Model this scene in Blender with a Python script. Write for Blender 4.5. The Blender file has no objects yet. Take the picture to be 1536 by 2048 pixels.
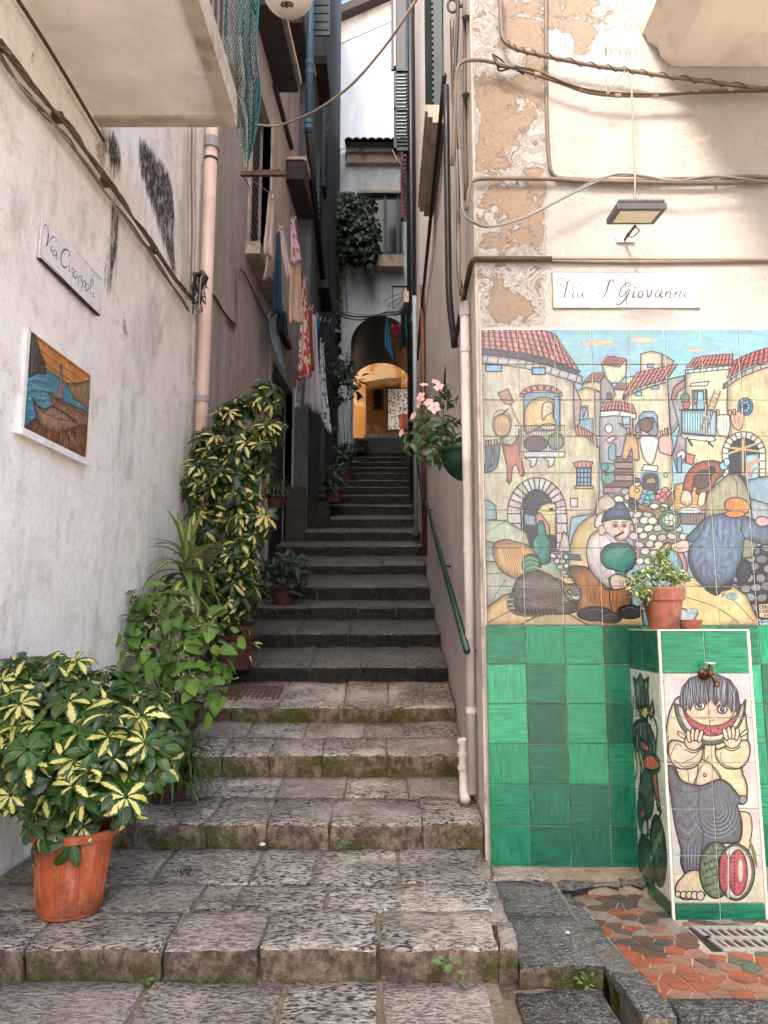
import bpy, math, random
import numpy as np
from mathutils import Vector, Matrix, noise as mnoise

# ------------------------------------------------------------------ camera, world, sun, exposure
S = bpy.context.scene
COL = S.collection
F = 1530.0
PITCH = math.atan(226 / F)
cam = bpy.data.cameras.new('camera')
cam.sensor_fit = 'VERTICAL'; cam.sensor_height = 24.0; cam.lens = 24.0 * F / 2048
cam.clip_start = 0.05; cam.clip_end = 600
camo = bpy.data.objects.new('camera', cam); COL.objects.link(camo)
camo.location = (0, 0, 0); camo.rotation_euler = (math.pi / 2 + PITCH, 0, 0)
S.camera = camo

SUN_AZ, SUN_EL = math.radians(-27), math.radians(47)      # light comes from behind and left of the viewer
W = bpy.data.worlds.new('World'); S.world = W; W.use_nodes = True
wn = W.node_tree
sky = wn.nodes.new('ShaderNodeTexSky'); sky.sky_type = 'NISHITA'; sky.sun_disc = False
sky.sun_elevation = SUN_EL; sky.sun_rotation = math.radians(180 + 27)
sky.air_density = 0.9; sky.dust_density = 5.0; sky.ozone_density = 0.8
bg = wn.nodes['Background']; wn.links.new(sky.outputs[0], bg.inputs[0]); bg.inputs[1].default_value = 0.15
sun = bpy.data.lights.new('sun', 'SUN'); sun.energy = 1.5; sun.angle = math.radians(10); sun.color = (1.0, 0.965, 0.92)
suno = bpy.data.objects.new('sun', sun); COL.objects.link(suno)
sdir = Vector((math.sin(-SUN_AZ) * math.cos(SUN_EL), math.cos(SUN_AZ) * math.cos(SUN_EL), -math.sin(SUN_EL)))
suno.rotation_euler = sdir.to_track_quat('-Z', 'Y').to_euler(); suno.location = (-5, -10, 12)
S.view_settings.view_transform = 'Standard'; S.view_settings.look = 'None'
S.view_settings.gamma = 1.0; S.view_settings.exposure = 2.22
S.cycles.max_bounces = 8; S.cycles.diffuse_bounces = 5; S.cycles.glossy_bounces = 3
S.cycles.transparent_max_bounces = 12; S.cycles.caustics_reflective = False; S.cycles.caustics_refractive = False
S.cycles.use_denoising = True

RN = random.Random(7)
CP, SP = math.cos(PITCH), math.sin(PITCH)

# ------------------------------------------------------------------ from a pixel of the photograph to a point of the place
def ray(px, py):
    dx = (px - 768) / F; dy = -(py - 1024) / F
    return (dx, CP - dy * SP, SP + dy * CP)
def onY(px, py, Y):
    d = ray(px, py); t = Y / d[1]; return (d[0] * t, Y, d[2] * t)
def onZ(px, py, z):
    d = ray(px, py); t = z / d[2]; return (d[0] * t, d[1] * t, z)
def onX(px, py, X):
    d = ray(px, py); t = X / d[0]; return (X, d[1] * t, d[2] * t)
LW0, LWS = -1.71, 0.05                                    # left wall: X = LW0 + LWS*(Y-3.41)
def XL(Y): return LW0 + LWS * (Y - 3.41)
def onL(px, py, off=0.0):
    d = ray(px, py); t = (LW0 - LWS * 3.41 + off) / (d[0] - LWS * d[1]); return (d[0] * t, d[1] * t, d[2] * t)
FY = 4.0                                                  # mural facade
RX = 0.505                                                # right alley wall

# ------------------------------------------------------------------ objects
WL = {}
def tag(o, label=None, cat=None, group=None, kind=None):
    if label: o['label'] = label
    if cat: o['category'] = cat
    if group: o['group'] = group
    if kind: o['kind'] = kind
    return o
def thing(name, loc, label, cat, group=None, kind=None):
    o = bpy.data.objects.new(name, None); COL.objects.link(o); o.location = loc
    o.empty_display_size = 0.1; WL[o.name] = Vector(loc)
    return tag(o, label, cat, group, kind)
def mk(name, V, Fc, m, parent=None, uv=None, smooth=False, mi=None):
    """one mesh object; V in world coordinates"""
    me = bpy.data.meshes.new(name)
    off = WL[parent.name] if parent is not None else None
    if off is not None and off.length > 0: V = [(v[0] - off.x, v[1] - off.y, v[2] - off.z) for v in V]
    me.from_pydata([tuple(v) for v in V], [], [tuple(f) for f in Fc])
    ms = m if isinstance(m, (list, tuple)) else [m]
    for q in ms: me.materials.append(q)
    if mi: me.polygons.foreach_set('material_index', mi)
    if smooth: me.polygons.foreach_set('use_smooth', [True] * len(me.polygons))
    if uv:
        ul = me.uv_layers.new(name='uv'); k = 0
        d = []
        for p in me.polygons:
            for vi in p.vertices: d += uv[vi]
        ul.data.foreach_set('uv', d)
    me.update()
    o = bpy.data.objects.new(name, me); COL.objects.link(o)
    if parent is not None: o.parent = parent; WL[o.name] = off
    return o
class MB:
    def __init__(s): s.V = []; s.F = []; s.mi = []; s.uv = []
    def add(s, V, Fc, m=0, uv=None):
        n = len(s.V); s.V += [tuple(v) for v in V]; s.F += [tuple(i + n for i in f) for f in Fc]; s.mi += [m] * len(Fc)
        s.uv += uv if uv else [(0.0, 0.0)] * len(V)
        return s
    def box(s, x0, x1, y0, y1, z0, z1, m=0):
        return s.add([(x0,y0,z0),(x1,y0,z0),(x1,y1,z0),(x0,y1,z0),(x0,y0,z1),(x1,y0,z1),(x1,y1,z1),(x0,y1,z1)],
                     [(0,3,2,1),(4,5,6,7),(0,1,5,4),(1,2,6,5),(2,3,7,6),(3,0,4,7)], m)
    def hexa(s, b, t, m=0):
        """solid between two matching loops (bottom, top)"""
        n = len(b)
        return s.add(list(b) + list(t), [tuple(range(n))[::-1], tuple(range(n, 2 * n))] +
                     [(i, (i + 1) % n, n + (i + 1) % n, n + i) for i in range(n)], m)
    def tube(s, P, r, n=6, m=0, caps=True):
        P = [Vector(p) for p in P]; rs = r if isinstance(r, (list, tuple)) else [r] * len(P)
        V = []; Fc = []; u = None
        for i, p in enumerate(P):
            t = (P[min(i + 1, len(P) - 1)] - P[max(i - 1, 0)])
            t = t.normalized() if t.length > 1e-9 else Vector((0, 0, 1))
            if u is None:
                u = t.orthogonal().normalized()
            u = (u - t * u.dot(t))
            u = u.normalized() if u.length > 1e-6 else t.orthogonal().normalized()
            w = t.cross(u)
            for k in range(n):
                a = 2 * math.pi * k / n
                V.append(p + (u * math.cos(a) + w * math.sin(a)) * rs[i])
        for i in range(len(P) - 1):
            for k in range(n):
                Fc.append((i * n + k, i * n + (k + 1) % n, (i + 1) * n + (k + 1) % n, (i + 1) * n + k))
        if caps: Fc += [tuple(range(n))[::-1], tuple((len(P) - 1) * n + k for k in range(n))]
        return s.add(V, Fc, m)
    def lathe(s, c, prof, n=20, m=0, a0=0, a1=2 * math.pi, M=None):
        full = abs(a1 - a0 - 2 * math.pi) < 1e-6; k = n if full else n + 1
        V = []
        for (r, z) in prof:
            for i in range(k):
                a = a0 + (a1 - a0) * i / n
                v = Vector((r * math.cos(a), r * math.sin(a), z))
                if M: v = M @ v
                V.append((c[0] + v.x, c[1] + v.y, c[2] + v.z))
        Fc = []
        for j in range(len(prof) - 1):
            for i in range(n):
                i2 = (i + 1) % k
                Fc.append((j * k + i, j * k + i2, (j + 1) * k + i2, (j + 1) * k + i))
        return s.add(V, Fc, m)
    def quad(s, a, b, c, d, m=0, uv=None): return s.add([a, b, c, d], [(0, 1, 2, 3)], m, uv)
    def build(s, name, m, parent=None, smooth=False):
        uv = s.uv if any(u != (0.0, 0.0) for u in s.uv) else None
        return mk(name, s.V, s.F, m, parent, uv=uv, smooth=smooth, mi=s.mi)
def cat(P, n=8):
    """Catmull-Rom through P"""
    P = [Vector(p) for p in P]
    if len(P) < 3: return P
    out = []
    Q = [P[0] * 2 - P[1]] + P + [P[-1] * 2 - P[-2]]
    for i in range(1, len(Q) - 2):
        for k in range(n):
            t = k / n
            a, b, c, d = Q[i - 1], Q[i], Q[i + 1], Q[i + 2]
            out.append(0.5 * ((2 * b) + (c - a) * t + (2 * a - 5 * b + 4 * c - d) * t * t + (3 * b - a - 3 * c + d) * t ** 3))
    out.append(P[-1]); return out
def copy_of(o, name=None, parent=None, loc=None, M=None):
    c = o.copy(); COL.objects.link(c)
    if parent is not None: c.parent = parent; WL[c.name] = WL[parent.name]
    if M is not None: c.matrix_basis = M
    return c
def inst(name, me, parent, M):
    """a part that shares its mesh with alike parts; M in world coordinates, parent not rotated"""
    o = bpy.data.objects.new(name, me); COL.objects.link(o); o.parent = parent
    o.matrix_basis = Matrix.Translation(-WL[parent.name]) @ M
    return o
def frame(p, n, up=(0, 0, 1), s=1.0, spin=0.0):
    """matrix at p with local z along n"""
    n = Vector(n).normalized(); up = Vector(up)
    x = up.cross(n)
    x = x.normalized() if x.length > 1e-3 else n.orthogonal().normalized()
    y = n.cross(x)
    R = Matrix(((x.x, y.x, n.x), (x.y, y.y, n.y), (x.z, y.z, n.z))).to_4x4()
    return Matrix.Translation(Vector(p)) @ R @ Matrix.Rotation(spin, 4, 'Z') @ Matrix.Scale(s, 4)

# ------------------------------------------------------------------ node helpers
def lin(c):
    if isinstance(c, str): c = tuple(int(c[i:i + 2], 16) / 255 for i in (0, 2, 4))
    else: return tuple(c)[:3] + (1.0,)
    return tuple(((x + 0.055) / 1.055) ** 2.4 if x > 0.04045 else x / 12.92 for x in c) + (1.0,)
class G:
    def __init__(s, name):
        s.m = bpy.data.materials.new(name); s.m.use_nodes = True; s.t = s.m.node_tree
        s.bsdf = s.t.nodes['Principled BSDF']; s.p = None
    def n(s, ty, **k):
        nd = s.t.nodes.new('ShaderNode' + ty)
        for a, b in k.items(): setattr(nd, a, b)
        return nd
    def put(s, sock, v):
        if isinstance(v, bpy.types.NodeSocket): s.t.links.new(v, sock)
        elif v is not None: sock.default_value = v if not (isinstance(v, tuple) and len(v) == 3 and sock.type == 'RGBA') else v + (1.0,)
    def pos(s):
        if s.p is None: s.p = s.n('NewGeometry').outputs['Position']
        return s.p
    def obj(s): return s.n('TexCoord').outputs['Object']
    def uv(s): return s.n('TexCoord').outputs['UV']
    def mp(s, v, sc=(1, 1, 1), rot=(0, 0, 0), loc=(0, 0, 0)):
        q = s.n('Mapping'); s.put(q.inputs['Vector'], v); q.inputs['Scale'].default_value = sc; q.inputs['Rotation'].default_value = rot
        q.inputs['Location'].default_value = loc; return q.outputs[0]
    def noise(s, v, sc, det=4, ro=0.55, di=0.0, col=False):
        q = s.n('TexNoise'); s.put(q.inputs['Vector'], v); q.inputs['Scale'].default_value = sc
        q.inputs['Detail'].default_value = det; q.inputs['Roughness'].default_value = ro; q.inputs['Distortion'].default_value = di
        return q.outputs['Color' if col else 'Fac']
    def warp(s, v, sc, amt, det=3):
        n_ = s.n('VectorMath', operation='SUBTRACT'); s.put(n_.inputs[0], s.noise(v, sc, det, .5, col=True)); n_.inputs[1].default_value = (.5, .5, .5)
        m_ = s.n('VectorMath', operation='SCALE'); s.put(m_.inputs[0], n_.outputs[0]); m_.inputs['Scale'].default_value = amt
        a_ = s.n('VectorMath', operation='ADD'); s.put(a_.inputs[0], v); s.put(a_.inputs[1], m_.outputs[0]); return a_.outputs[0]
    def vor(s, v, sc, feat='F1', out='Distance', rnd=1.0):
        q = s.n('TexVoronoi', feature=feat); s.put(q.inputs['Vector'], v); q.inputs['Scale'].default_value = sc
        q.inputs['Randomness'].default_value = rnd
        return q.outputs[out]
    def ramp(s, f, stops, interp='LINEAR'):
        q = s.n('ValToRGB'); s.put(q.inputs[0], f); e = q.color_ramp.elements; q.color_ramp.interpolation = interp
        while len(e) < len(stops): e.new(0.5)
        for i, (p, c) in enumerate(stops):
            e[i].position = p; e[i].color = (c, c, c, 1) if isinstance(c, (int, float)) else lin(c)
        return q.outputs[0]
    def mix(s, f, a, b, mode='MIX'):
        q = s.n('Mix', data_type='RGBA', blend_type=mode); q.clamp_result = True
        s.put(q.inputs[0], f); s.put(q.inputs[6], lin(a) if not isinstance(a, bpy.types.NodeSocket) else a)
        s.put(q.inputs[7], lin(b) if not isinstance(b, bpy.types.NodeSocket) else b); return q.outputs[2]
    def math(s, op, a, b=0.0, c=0.0, clamp=False):
        q = s.n('Math', operation=op, use_clamp=clamp); s.put(q.inputs[0], a); s.put(q.inputs[1], b); s.put(q.inputs[2], c); return q.outputs[0]
    def bump(s, h, dist, strength=1.0, prev=None):
        q = s.n('Bump'); s.put(q.inputs['Height'], h); q.inputs['Distance'].default_value = dist; q.inputs['Strength'].default_value = strength
        if prev is not None: s.put(q.inputs['Normal'], prev)
        return q.outputs[0]
    def out(s, col=None, rough=0.8, nrm=None, metal=0.0, **k):
        b = s.bsdf
        if col is not None: s.put(b.inputs['Base Color'], lin(col) if not isinstance(col, bpy.types.NodeSocket) else col)
        s.put(b.inputs['Roughness'], rough); s.put(b.inputs['Metallic'], metal)
        if nrm is not None: s.put(b.inputs['Normal'], nrm)
        for a, v in k.items(): s.put(b.inputs[a], v)
        return s.m
    def sep(s, v):
        q = s.n('SeparateXYZ'); s.put(q.inputs[0], v); return q.outputs
    def img(s, im, v=None, closest=False):
        q = s.n('TexImage'); q.image = im; q.extension = 'EXTEND'
        if v is not None: s.put(q.inputs[0], v)
        return q
def simple(name, col, rough=0.7, var=0.15, sc=12.0, bump=0.0, bsc=40.0, metal=0.0, dirt=None, obj=False, **k):
    g = G(name); v = g.obj() if obj else g.pos()
    c = g.mix(g.ramp(g.noise(v, sc, 5, 0.6), [(0.3, 0.0), (0.7, 1.0)]), tuple(x * (1 - var) for x in lin(col)[:3]), tuple(min(1, x * (1 + var)) for x in lin(col)[:3]))
    if dirt: c = g.mix(g.math('MULTIPLY', g.ramp(g.noise(v, sc * 0.35, 8, 0.7), [(0.5, 0.0), (0.68, 1.0)]), dirt[1]), c, dirt[0])
    nr = g.bump(g.noise(v, bsc, 6, 0.6), bump) if bump else None
    return g.out(c, rough, nr, metal, **k)

# ------------------------------------------------------------------ painter: flat print traced in the photograph, laid out on its real plane
class Cv:
    def __init__(s, name, plane, a0, a1, z0, z1, w, zoom, bg):
        """plane(px,py)->(a,z); zoom=(ox,oy,scale) of the traced coordinates"""
        s.name, s.plane, s.zoom = name, plane, zoom; s.lw = 1.0
        s.a0, s.a1, s.z0, s.z1 = a0, a1, z0, z1
        s.w = w; s.h = int(round(w * (z1 - z0) / abs(a1 - a0))); s.k = s.w / abs(a1 - a0)
        s.im = np.zeros((s.h, s.w, 3), np.float32); s.im[:] = s.rgb(bg)
        s.rs = np.random.RandomState(3)
        px = s.zoom; c0 = s.map((px[2] * 0 + 0, 0)); s.u = 1.0
        p0 = plane(px[0] + 300 / px[2], px[1] + 300 / px[2]); p1 = plane(px[0] + 310 / px[2], px[1] + 300 / px[2])
        p2 = plane(px[0] + 300 / px[2], px[1] + 310 / px[2])
        s.brush = []
        for ax in (0, 1):                                  # brush grain down / across
            N = s.rs.rand(512, 512).astype(np.float32) - .5; Lg = s.rs.rand(512, 512).astype(np.float32) - .5
            for k in (1, 2, 4, 8): N = (N + np.roll(N, k, ax)) ; 
            for k in (1, 2, 4, 8, 16): Lg = Lg + np.roll(Lg, k, ax)
            for k in (1, 2, 4): Lg = Lg + np.roll(Lg, k, 1 - ax)
            s.brush.append(N / N.std() * .45 + Lg / Lg.std() * .8)
        s.u = 0.5 * (abs(p1[0] - p0[0]) + abs(p2[1] - p0[1])) / 10 * s.k   # canvas px per traced px
    def rgb(s, c):
        if isinstance(c, str): return np.array([int(c[i:i + 2], 16) / 255 for i in (0, 2, 4)], np.float32)
        return np.array(c, np.float32)
    def map(s, p):
        a, z = s.plane(s.zoom[0] + p[0] / s.zoom[2], s.zoom[1] + p[1] / s.zoom[2])
        return ((a - s.a0) / (s.a1 - s.a0) * s.w, (s.z1 - z) / (s.z1 - s.z0) * s.h)
    def sm(s, P, closed, n=5):
        P = np.array(P, float)
        if len(P) < 3: return P
        if closed: Q = np.vstack([P[-1], P, P[0], P[1]])
        else: Q = np.vstack([2 * P[0] - P[1], P, 2 * P[-1] - P[-2]])
        out = []
        for i in range(1, len(Q) - 2):
            a, b, c, d = Q[i - 1], Q[i], Q[i + 1], Q[i + 2]
            for k in range(n):
                t = k / n; out.append(0.5 * (2 * b + (c - a) * t + (2 * a - 5 * b + 4 * c - d) * t * t + (3 * b - a - 3 * c + d) * t ** 3))
        if not closed: out.append(P[-1])
        return np.array(out)
    def fill(s, P, c, smooth=False, line=2.2, lc='1c1816', tex=0.10, ang=1.2, shade=0.0, cc=True, alpha=1.0):
        Z = s.sm(P, True) if smooth else np.array(P, float)
        Q = np.array([s.map(p) for p in Z]) if cc else Z
        x0 = max(0, int(Q[:, 0].min()) - 1); x1 = min(s.w, int(Q[:, 0].max()) + 2)
        y0 = max(0, int(Q[:, 1].min()) - 1); y1 = min(s.h, int(Q[:, 1].max()) + 2)
        if x1 <= x0 or y1 <= y0: return
        T = np.zeros((y1 - y0, x1 - x0 + 1), np.int32)
        n = len(Q)
        for i in range(n):
            ax, ay = Q[i]; bx, by = Q[(i + 1) % n]
            if ay == by: continue
            if ay > by: ax, ay, bx, by = bx, by, ax, ay
            r0 = max(y0, int(math.ceil(ay - 0.5))); r1 = min(y1 - 1, int(math.ceil(by - 0.5)) - 1)
            if r1 < r0: continue
            rr = np.arange(r0, r1 + 1); xi = ax + (rr + 0.5 - ay) * (bx - ax) / (by - ay)
            ci = np.clip(np.ceil(xi - 0.5).astype(int) - x0, 0, x1 - x0)
            np.add.at(T, (rr - y0, ci), 1)
        mk_ = (np.cumsum(T, 1)[:, :-1] % 2).astype(np.float32)
        col = s.rgb(c)
        yy, xx = np.mgrid[y0:y1, x0:x1]
        hat = np.zeros_like(mk_)
        if tex:
            tex = tex * .5
            B = s.brush[0 if ang > 0.9 else 1]; sh = int(col[0] * 97 + col[2] * 53)
            hat = B[(yy + sh) % B.shape[0], (xx + sh * 3) % B.shape[1]] * tex
        if shade:
            cx, cy = Q[:, 0].mean(), Q[:, 1].mean(); rx = (x1 - x0) / 2 + 1; ry = (y1 - y0) / 2 + 1
            hat = hat - shade * np.clip(((xx - cx) / rx) ** 2 + ((yy - cy) / ry) ** 2 - 0.25, 0, 1.0)
        if tex and mk_.size > 150:                         # washes pool darker along the outline
            r_ = int(max(2, min(14, .10 * min(mk_.shape)))); bl = mk_
            for ax in (0, 1):
                for k in (r_, -r_, max(1, r_ // 2), -max(1, r_ // 2)): bl = (bl + np.roll(bl, k, ax)) * .5
            hat = hat - np.clip(.92 - bl, 0, 1) * .75 + np.clip(bl - .9, 0, 1) * .6
        cl = col[None, None, :] * (1 + hat[:, :, None] * np.array([.85, 1.0, 1.1], np.float32))
        mm = (mk_ * alpha)[:, :, None]
        s.im[y0:y1, x0:x1] = s.im[y0:y1, x0:x1] * (1 - mm) + cl * mm
        if line: s.line(Q, lc, line * 1.7, closed=True, cc=False)
    def line(s, P, c, w=2.2, smooth=False, closed=False, cc=True, taper=False):
        Z = s.sm(P, closed) if smooth else np.array(P, float)
        Q = np.array([s.map(p) for p in Z]) if cc else Z
        if closed: Q = np.vstack([Q, Q[0]])
        d = np.hypot(*(np.diff(Q, axis=0).T)); L = np.concatenate([[0], np.cumsum(d)])
        if L[-1] < 0.5: return
        t = np.arange(0, L[-1], 1.0); X = np.interp(t, L, Q[:, 0]); Y = np.interp(t, L, Q[:, 1])
        R0 = max(0.6, w * s.u * 0.5 * s.lw)
        x0 = max(0, int(X.min() - R0 - 2)); x1 = min(s.w, int(X.max() + R0 + 3)); y0 = max(0, int(Y.min() - R0 - 2)); y1 = min(s.h, int(Y.max() + R0 + 3))
        if x1 <= x0 or y1 <= y0: return
        A = np.zeros((y1 - y0, x1 - x0), np.float32)
        k = int(R0 + 2)
        g = np.arange(-k, k + 1)
        for i in range(len(X)):
            R = R0 * ((0.45 + 0.55 * math.sin(math.pi * (i + 0.5) / len(X))) if taper else 1.0)
            cx, cy = int(X[i]), int(Y[i])
            ax0, ax1, ay0, ay1 = cx - k, cx + k + 1, cy - k, cy + k + 1
            bx0, bx1, by0, by1 = max(ax0, x0), min(ax1, x1), max(ay0, y0), min(ay1, y1)
            if bx1 <= bx0 or by1 <= by0: continue
            dd = np.sqrt((g[None, bx0 - ax0:bx1 - ax0] + cx + 0.5 - X[i]) ** 2 + (g[by0 - ay0:by1 - ay0, None] + cy + 0.5 - Y[i]) ** 2)
            st = np.clip(R + 0.5 - dd, 0, 1)
            sl = A[by0 - y0:by1 - y0, bx0 - x0:bx1 - x0]; np.maximum(sl, st, out=sl)
        A = A[:, :, None]
        s.im[y0:y1, x0:x1] = s.im[y0:y1, x0:x1] * (1 - A) + s.rgb(c) * A
    def ell(s, cx, cy, rx, ry, c, rot=0.0, **k):
        P = [(cx + rx * math.cos(a) * math.cos(rot) - ry * math.sin(a) * math.sin(rot), cy + rx * math.cos(a) * math.sin(rot) + ry * math.sin(a) * math.cos(rot))
             for a in [2 * math.pi * i / 28 for i in range(28)]]
        s.fill(P, c, **k)
    def rect(s, x0, y0, x1, y1, c, **k): s.fill([(x0, y0), (x1, y0), (x1, y1), (x0, y1)], c, **k)
    def hatch(s, P0, P1, n, c, w=1.4, jit=4):
        """strokes between two polylines"""
        P0 = np.array(P0, float); P1 = np.array(P1, float)
        def at(P, t):
            L = np.concatenate([[0], np.cumsum(np.hypot(*np.diff(P, axis=0).T))]); return np.array([np.interp(t * L[-1], L, P[:, 0]), np.interp(t * L[-1], L, P[:, 1])])
        for i in range(n):
            t = (i + 0.5) / n; a = at(P0, t) + s.rs.uniform(-jit, jit, 2); b = at(P1, t) + s.rs.uniform(-jit, jit, 2); m = (a + b) / 2 + s.rs.uniform(-jit, jit, 2)
            s.line([a, m, b], c, w, smooth=True, taper=True)
    def image(s, grain=0.05, soft=0.0, val=.86):
        h, w = s.h, s.w
        def nz(f):
            gy, gx = int(h / f) + 2, int(w / f) + 2; g = s.rs.rand(gy, gx).astype(np.float32)
            yy = np.linspace(0, gy - 1.001, h); xx = np.linspace(0, gx - 1.001, w); yi = yy.astype(int); xi = xx.astype(int)
            fy = (yy - yi)[:, None]; fx = (xx - xi)[None]
            return (g[yi][:, xi] * (1 - fy) * (1 - fx) + g[yi + 1][:, xi] * fy * (1 - fx) + g[yi][:, xi + 1] * (1 - fy) * fx + g[yi + 1][:, xi + 1] * fy * fx) - 0.5
        im = s.im
        if grain: im = im * (1 + grain * 2.5 * nz(60)[:, :, None] + grain * 2 * nz(14)[:, :, None] + grain * nz(3)[:, :, None])
        im = im * (1 + np.stack([nz(46), nz(52), nz(40)], 2) * (.12 if soft else .02))
        if soft: L_ = im.mean(2, keepdims=True); im = (im * (1 - soft) + L_ * soft) * val
        im = np.clip(im, 0, 1)
        I = bpy.data.images.new(s.name, w, h, alpha=False)
        A = np.ones((h, w, 4), np.float32); A[:, :, :3] = im[::-1]
        I.pixels.foreach_set(A.ravel()); I.update(); I.pack()
        return I
    def uvof(s, a, z): return ((a - s.a0) / (s.a1 - s.a0), (z - s.z0) / (s.z1 - s.z0))
pl_facade = lambda px, py: (lambda p: (p[0], p[2]))(onY(px, py, FY))
pl_left = lambda px, py: (lambda p: (p[1], p[2]))(onL(px, py))
# ------------------------------------------------------------------ the painted tile mural (flat print), traced
def tiles_roof(c, top, bot, n, rows, col='c9735b'):
    top = c.sm(top, False, 8); bot = c.sm(bot, False, 8)
    def at(P, t):
        L = np.concatenate([[0], np.cumsum(np.hypot(*np.diff(P, axis=0).T))]); return np.array([np.interp(t * L[-1], L, P[:, 0]), np.interp(t * L[-1], L, P[:, 1])])
    base = c.rgb(col)
    c.fill([tuple(p) for p in top] + [tuple(p) for p in bot[::-1]], tuple(base * 0.6), line=2.5)
    for i in range(n):
        for r in range(rows):
            t0, t1 = i / n, (i + 0.86) / n; s0, s1 = r / rows, (r + 0.97) / rows
            A, B = at(top, t0), at(bot, t0); C, D = at(top, t1), at(bot, t1)
            a = A + (B - A) * s0; b = A + (B - A) * s1; cc = C + (D - C) * s0; d = C + (D - C) * s1
            m = (b + d) / 2 + (b - a) * 0.12
            c.fill([a, b, m, d, cc], tuple(base * c.rs.uniform(0.85, 1.18)), line=1.4, tex=0.08, shade=0.25)
            c.line([(a + cc) / 2 + (d - b) * 0.1, (b + d) / 2], tuple(np.minimum(1, base * 1.25 + 0.12)), 2.2)
def eave(c, P, w, n, col='e8e2d8'):
    P = c.sm(P, False, 8); Q = P + np.array([0, w])
    c.fill([tuple(p) for p in P] + [tuple(q) for q in Q[::-1]], col, line=2.4, tex=0.04)
    for i in range(n):
        k = int((i + 0.6) / n * (len(P) - 1)); c.line([P[k], Q[k] + np.array([-w * 0.25, -w * 0.2])], '2c2725', 4)
def cobbles(c, poly, step, col, back, seed=1):
    c.fill(poly, back, line=0, tex=0)
    P = np.array(poly, float); rs = np.random.RandomState(seed)
    def inside(x, y):
        r = False
        for i in range(len(P)):
            (ax, ay), (bx, by) = P[i], P[(i + 1) % len(P)]
            if (ay > y) != (by > y) and x < (bx - ax) * (y - ay) / (by - ay) + ax: r = not r
        return r
    y = P[:, 1].min(); k = 0
    while y < P[:, 1].max():
        x = P[:, 0].min() + (k % 2) * step * 0.5
        while x < P[:, 0].max():
            X, Y = x + rs.uniform(-.15, .15) * step, y + rs.uniform(-.15, .15) * step
            if inside(X, Y): c.ell(X, Y, step * rs.uniform(.42, .52), step * rs.uniform(.32, .4), tuple(np.array(c.rgb(col)) * rs.uniform(.85, 1.1)), rot=rs.uniform(-.4, .4), line=2, shade=.2, tex=.04)
            x += step
        y += step * 0.8; k += 1
MX0, MX1 = onY(961, 661, FY)[0], onY(961, 661, FY)[0] + 1.6
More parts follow.
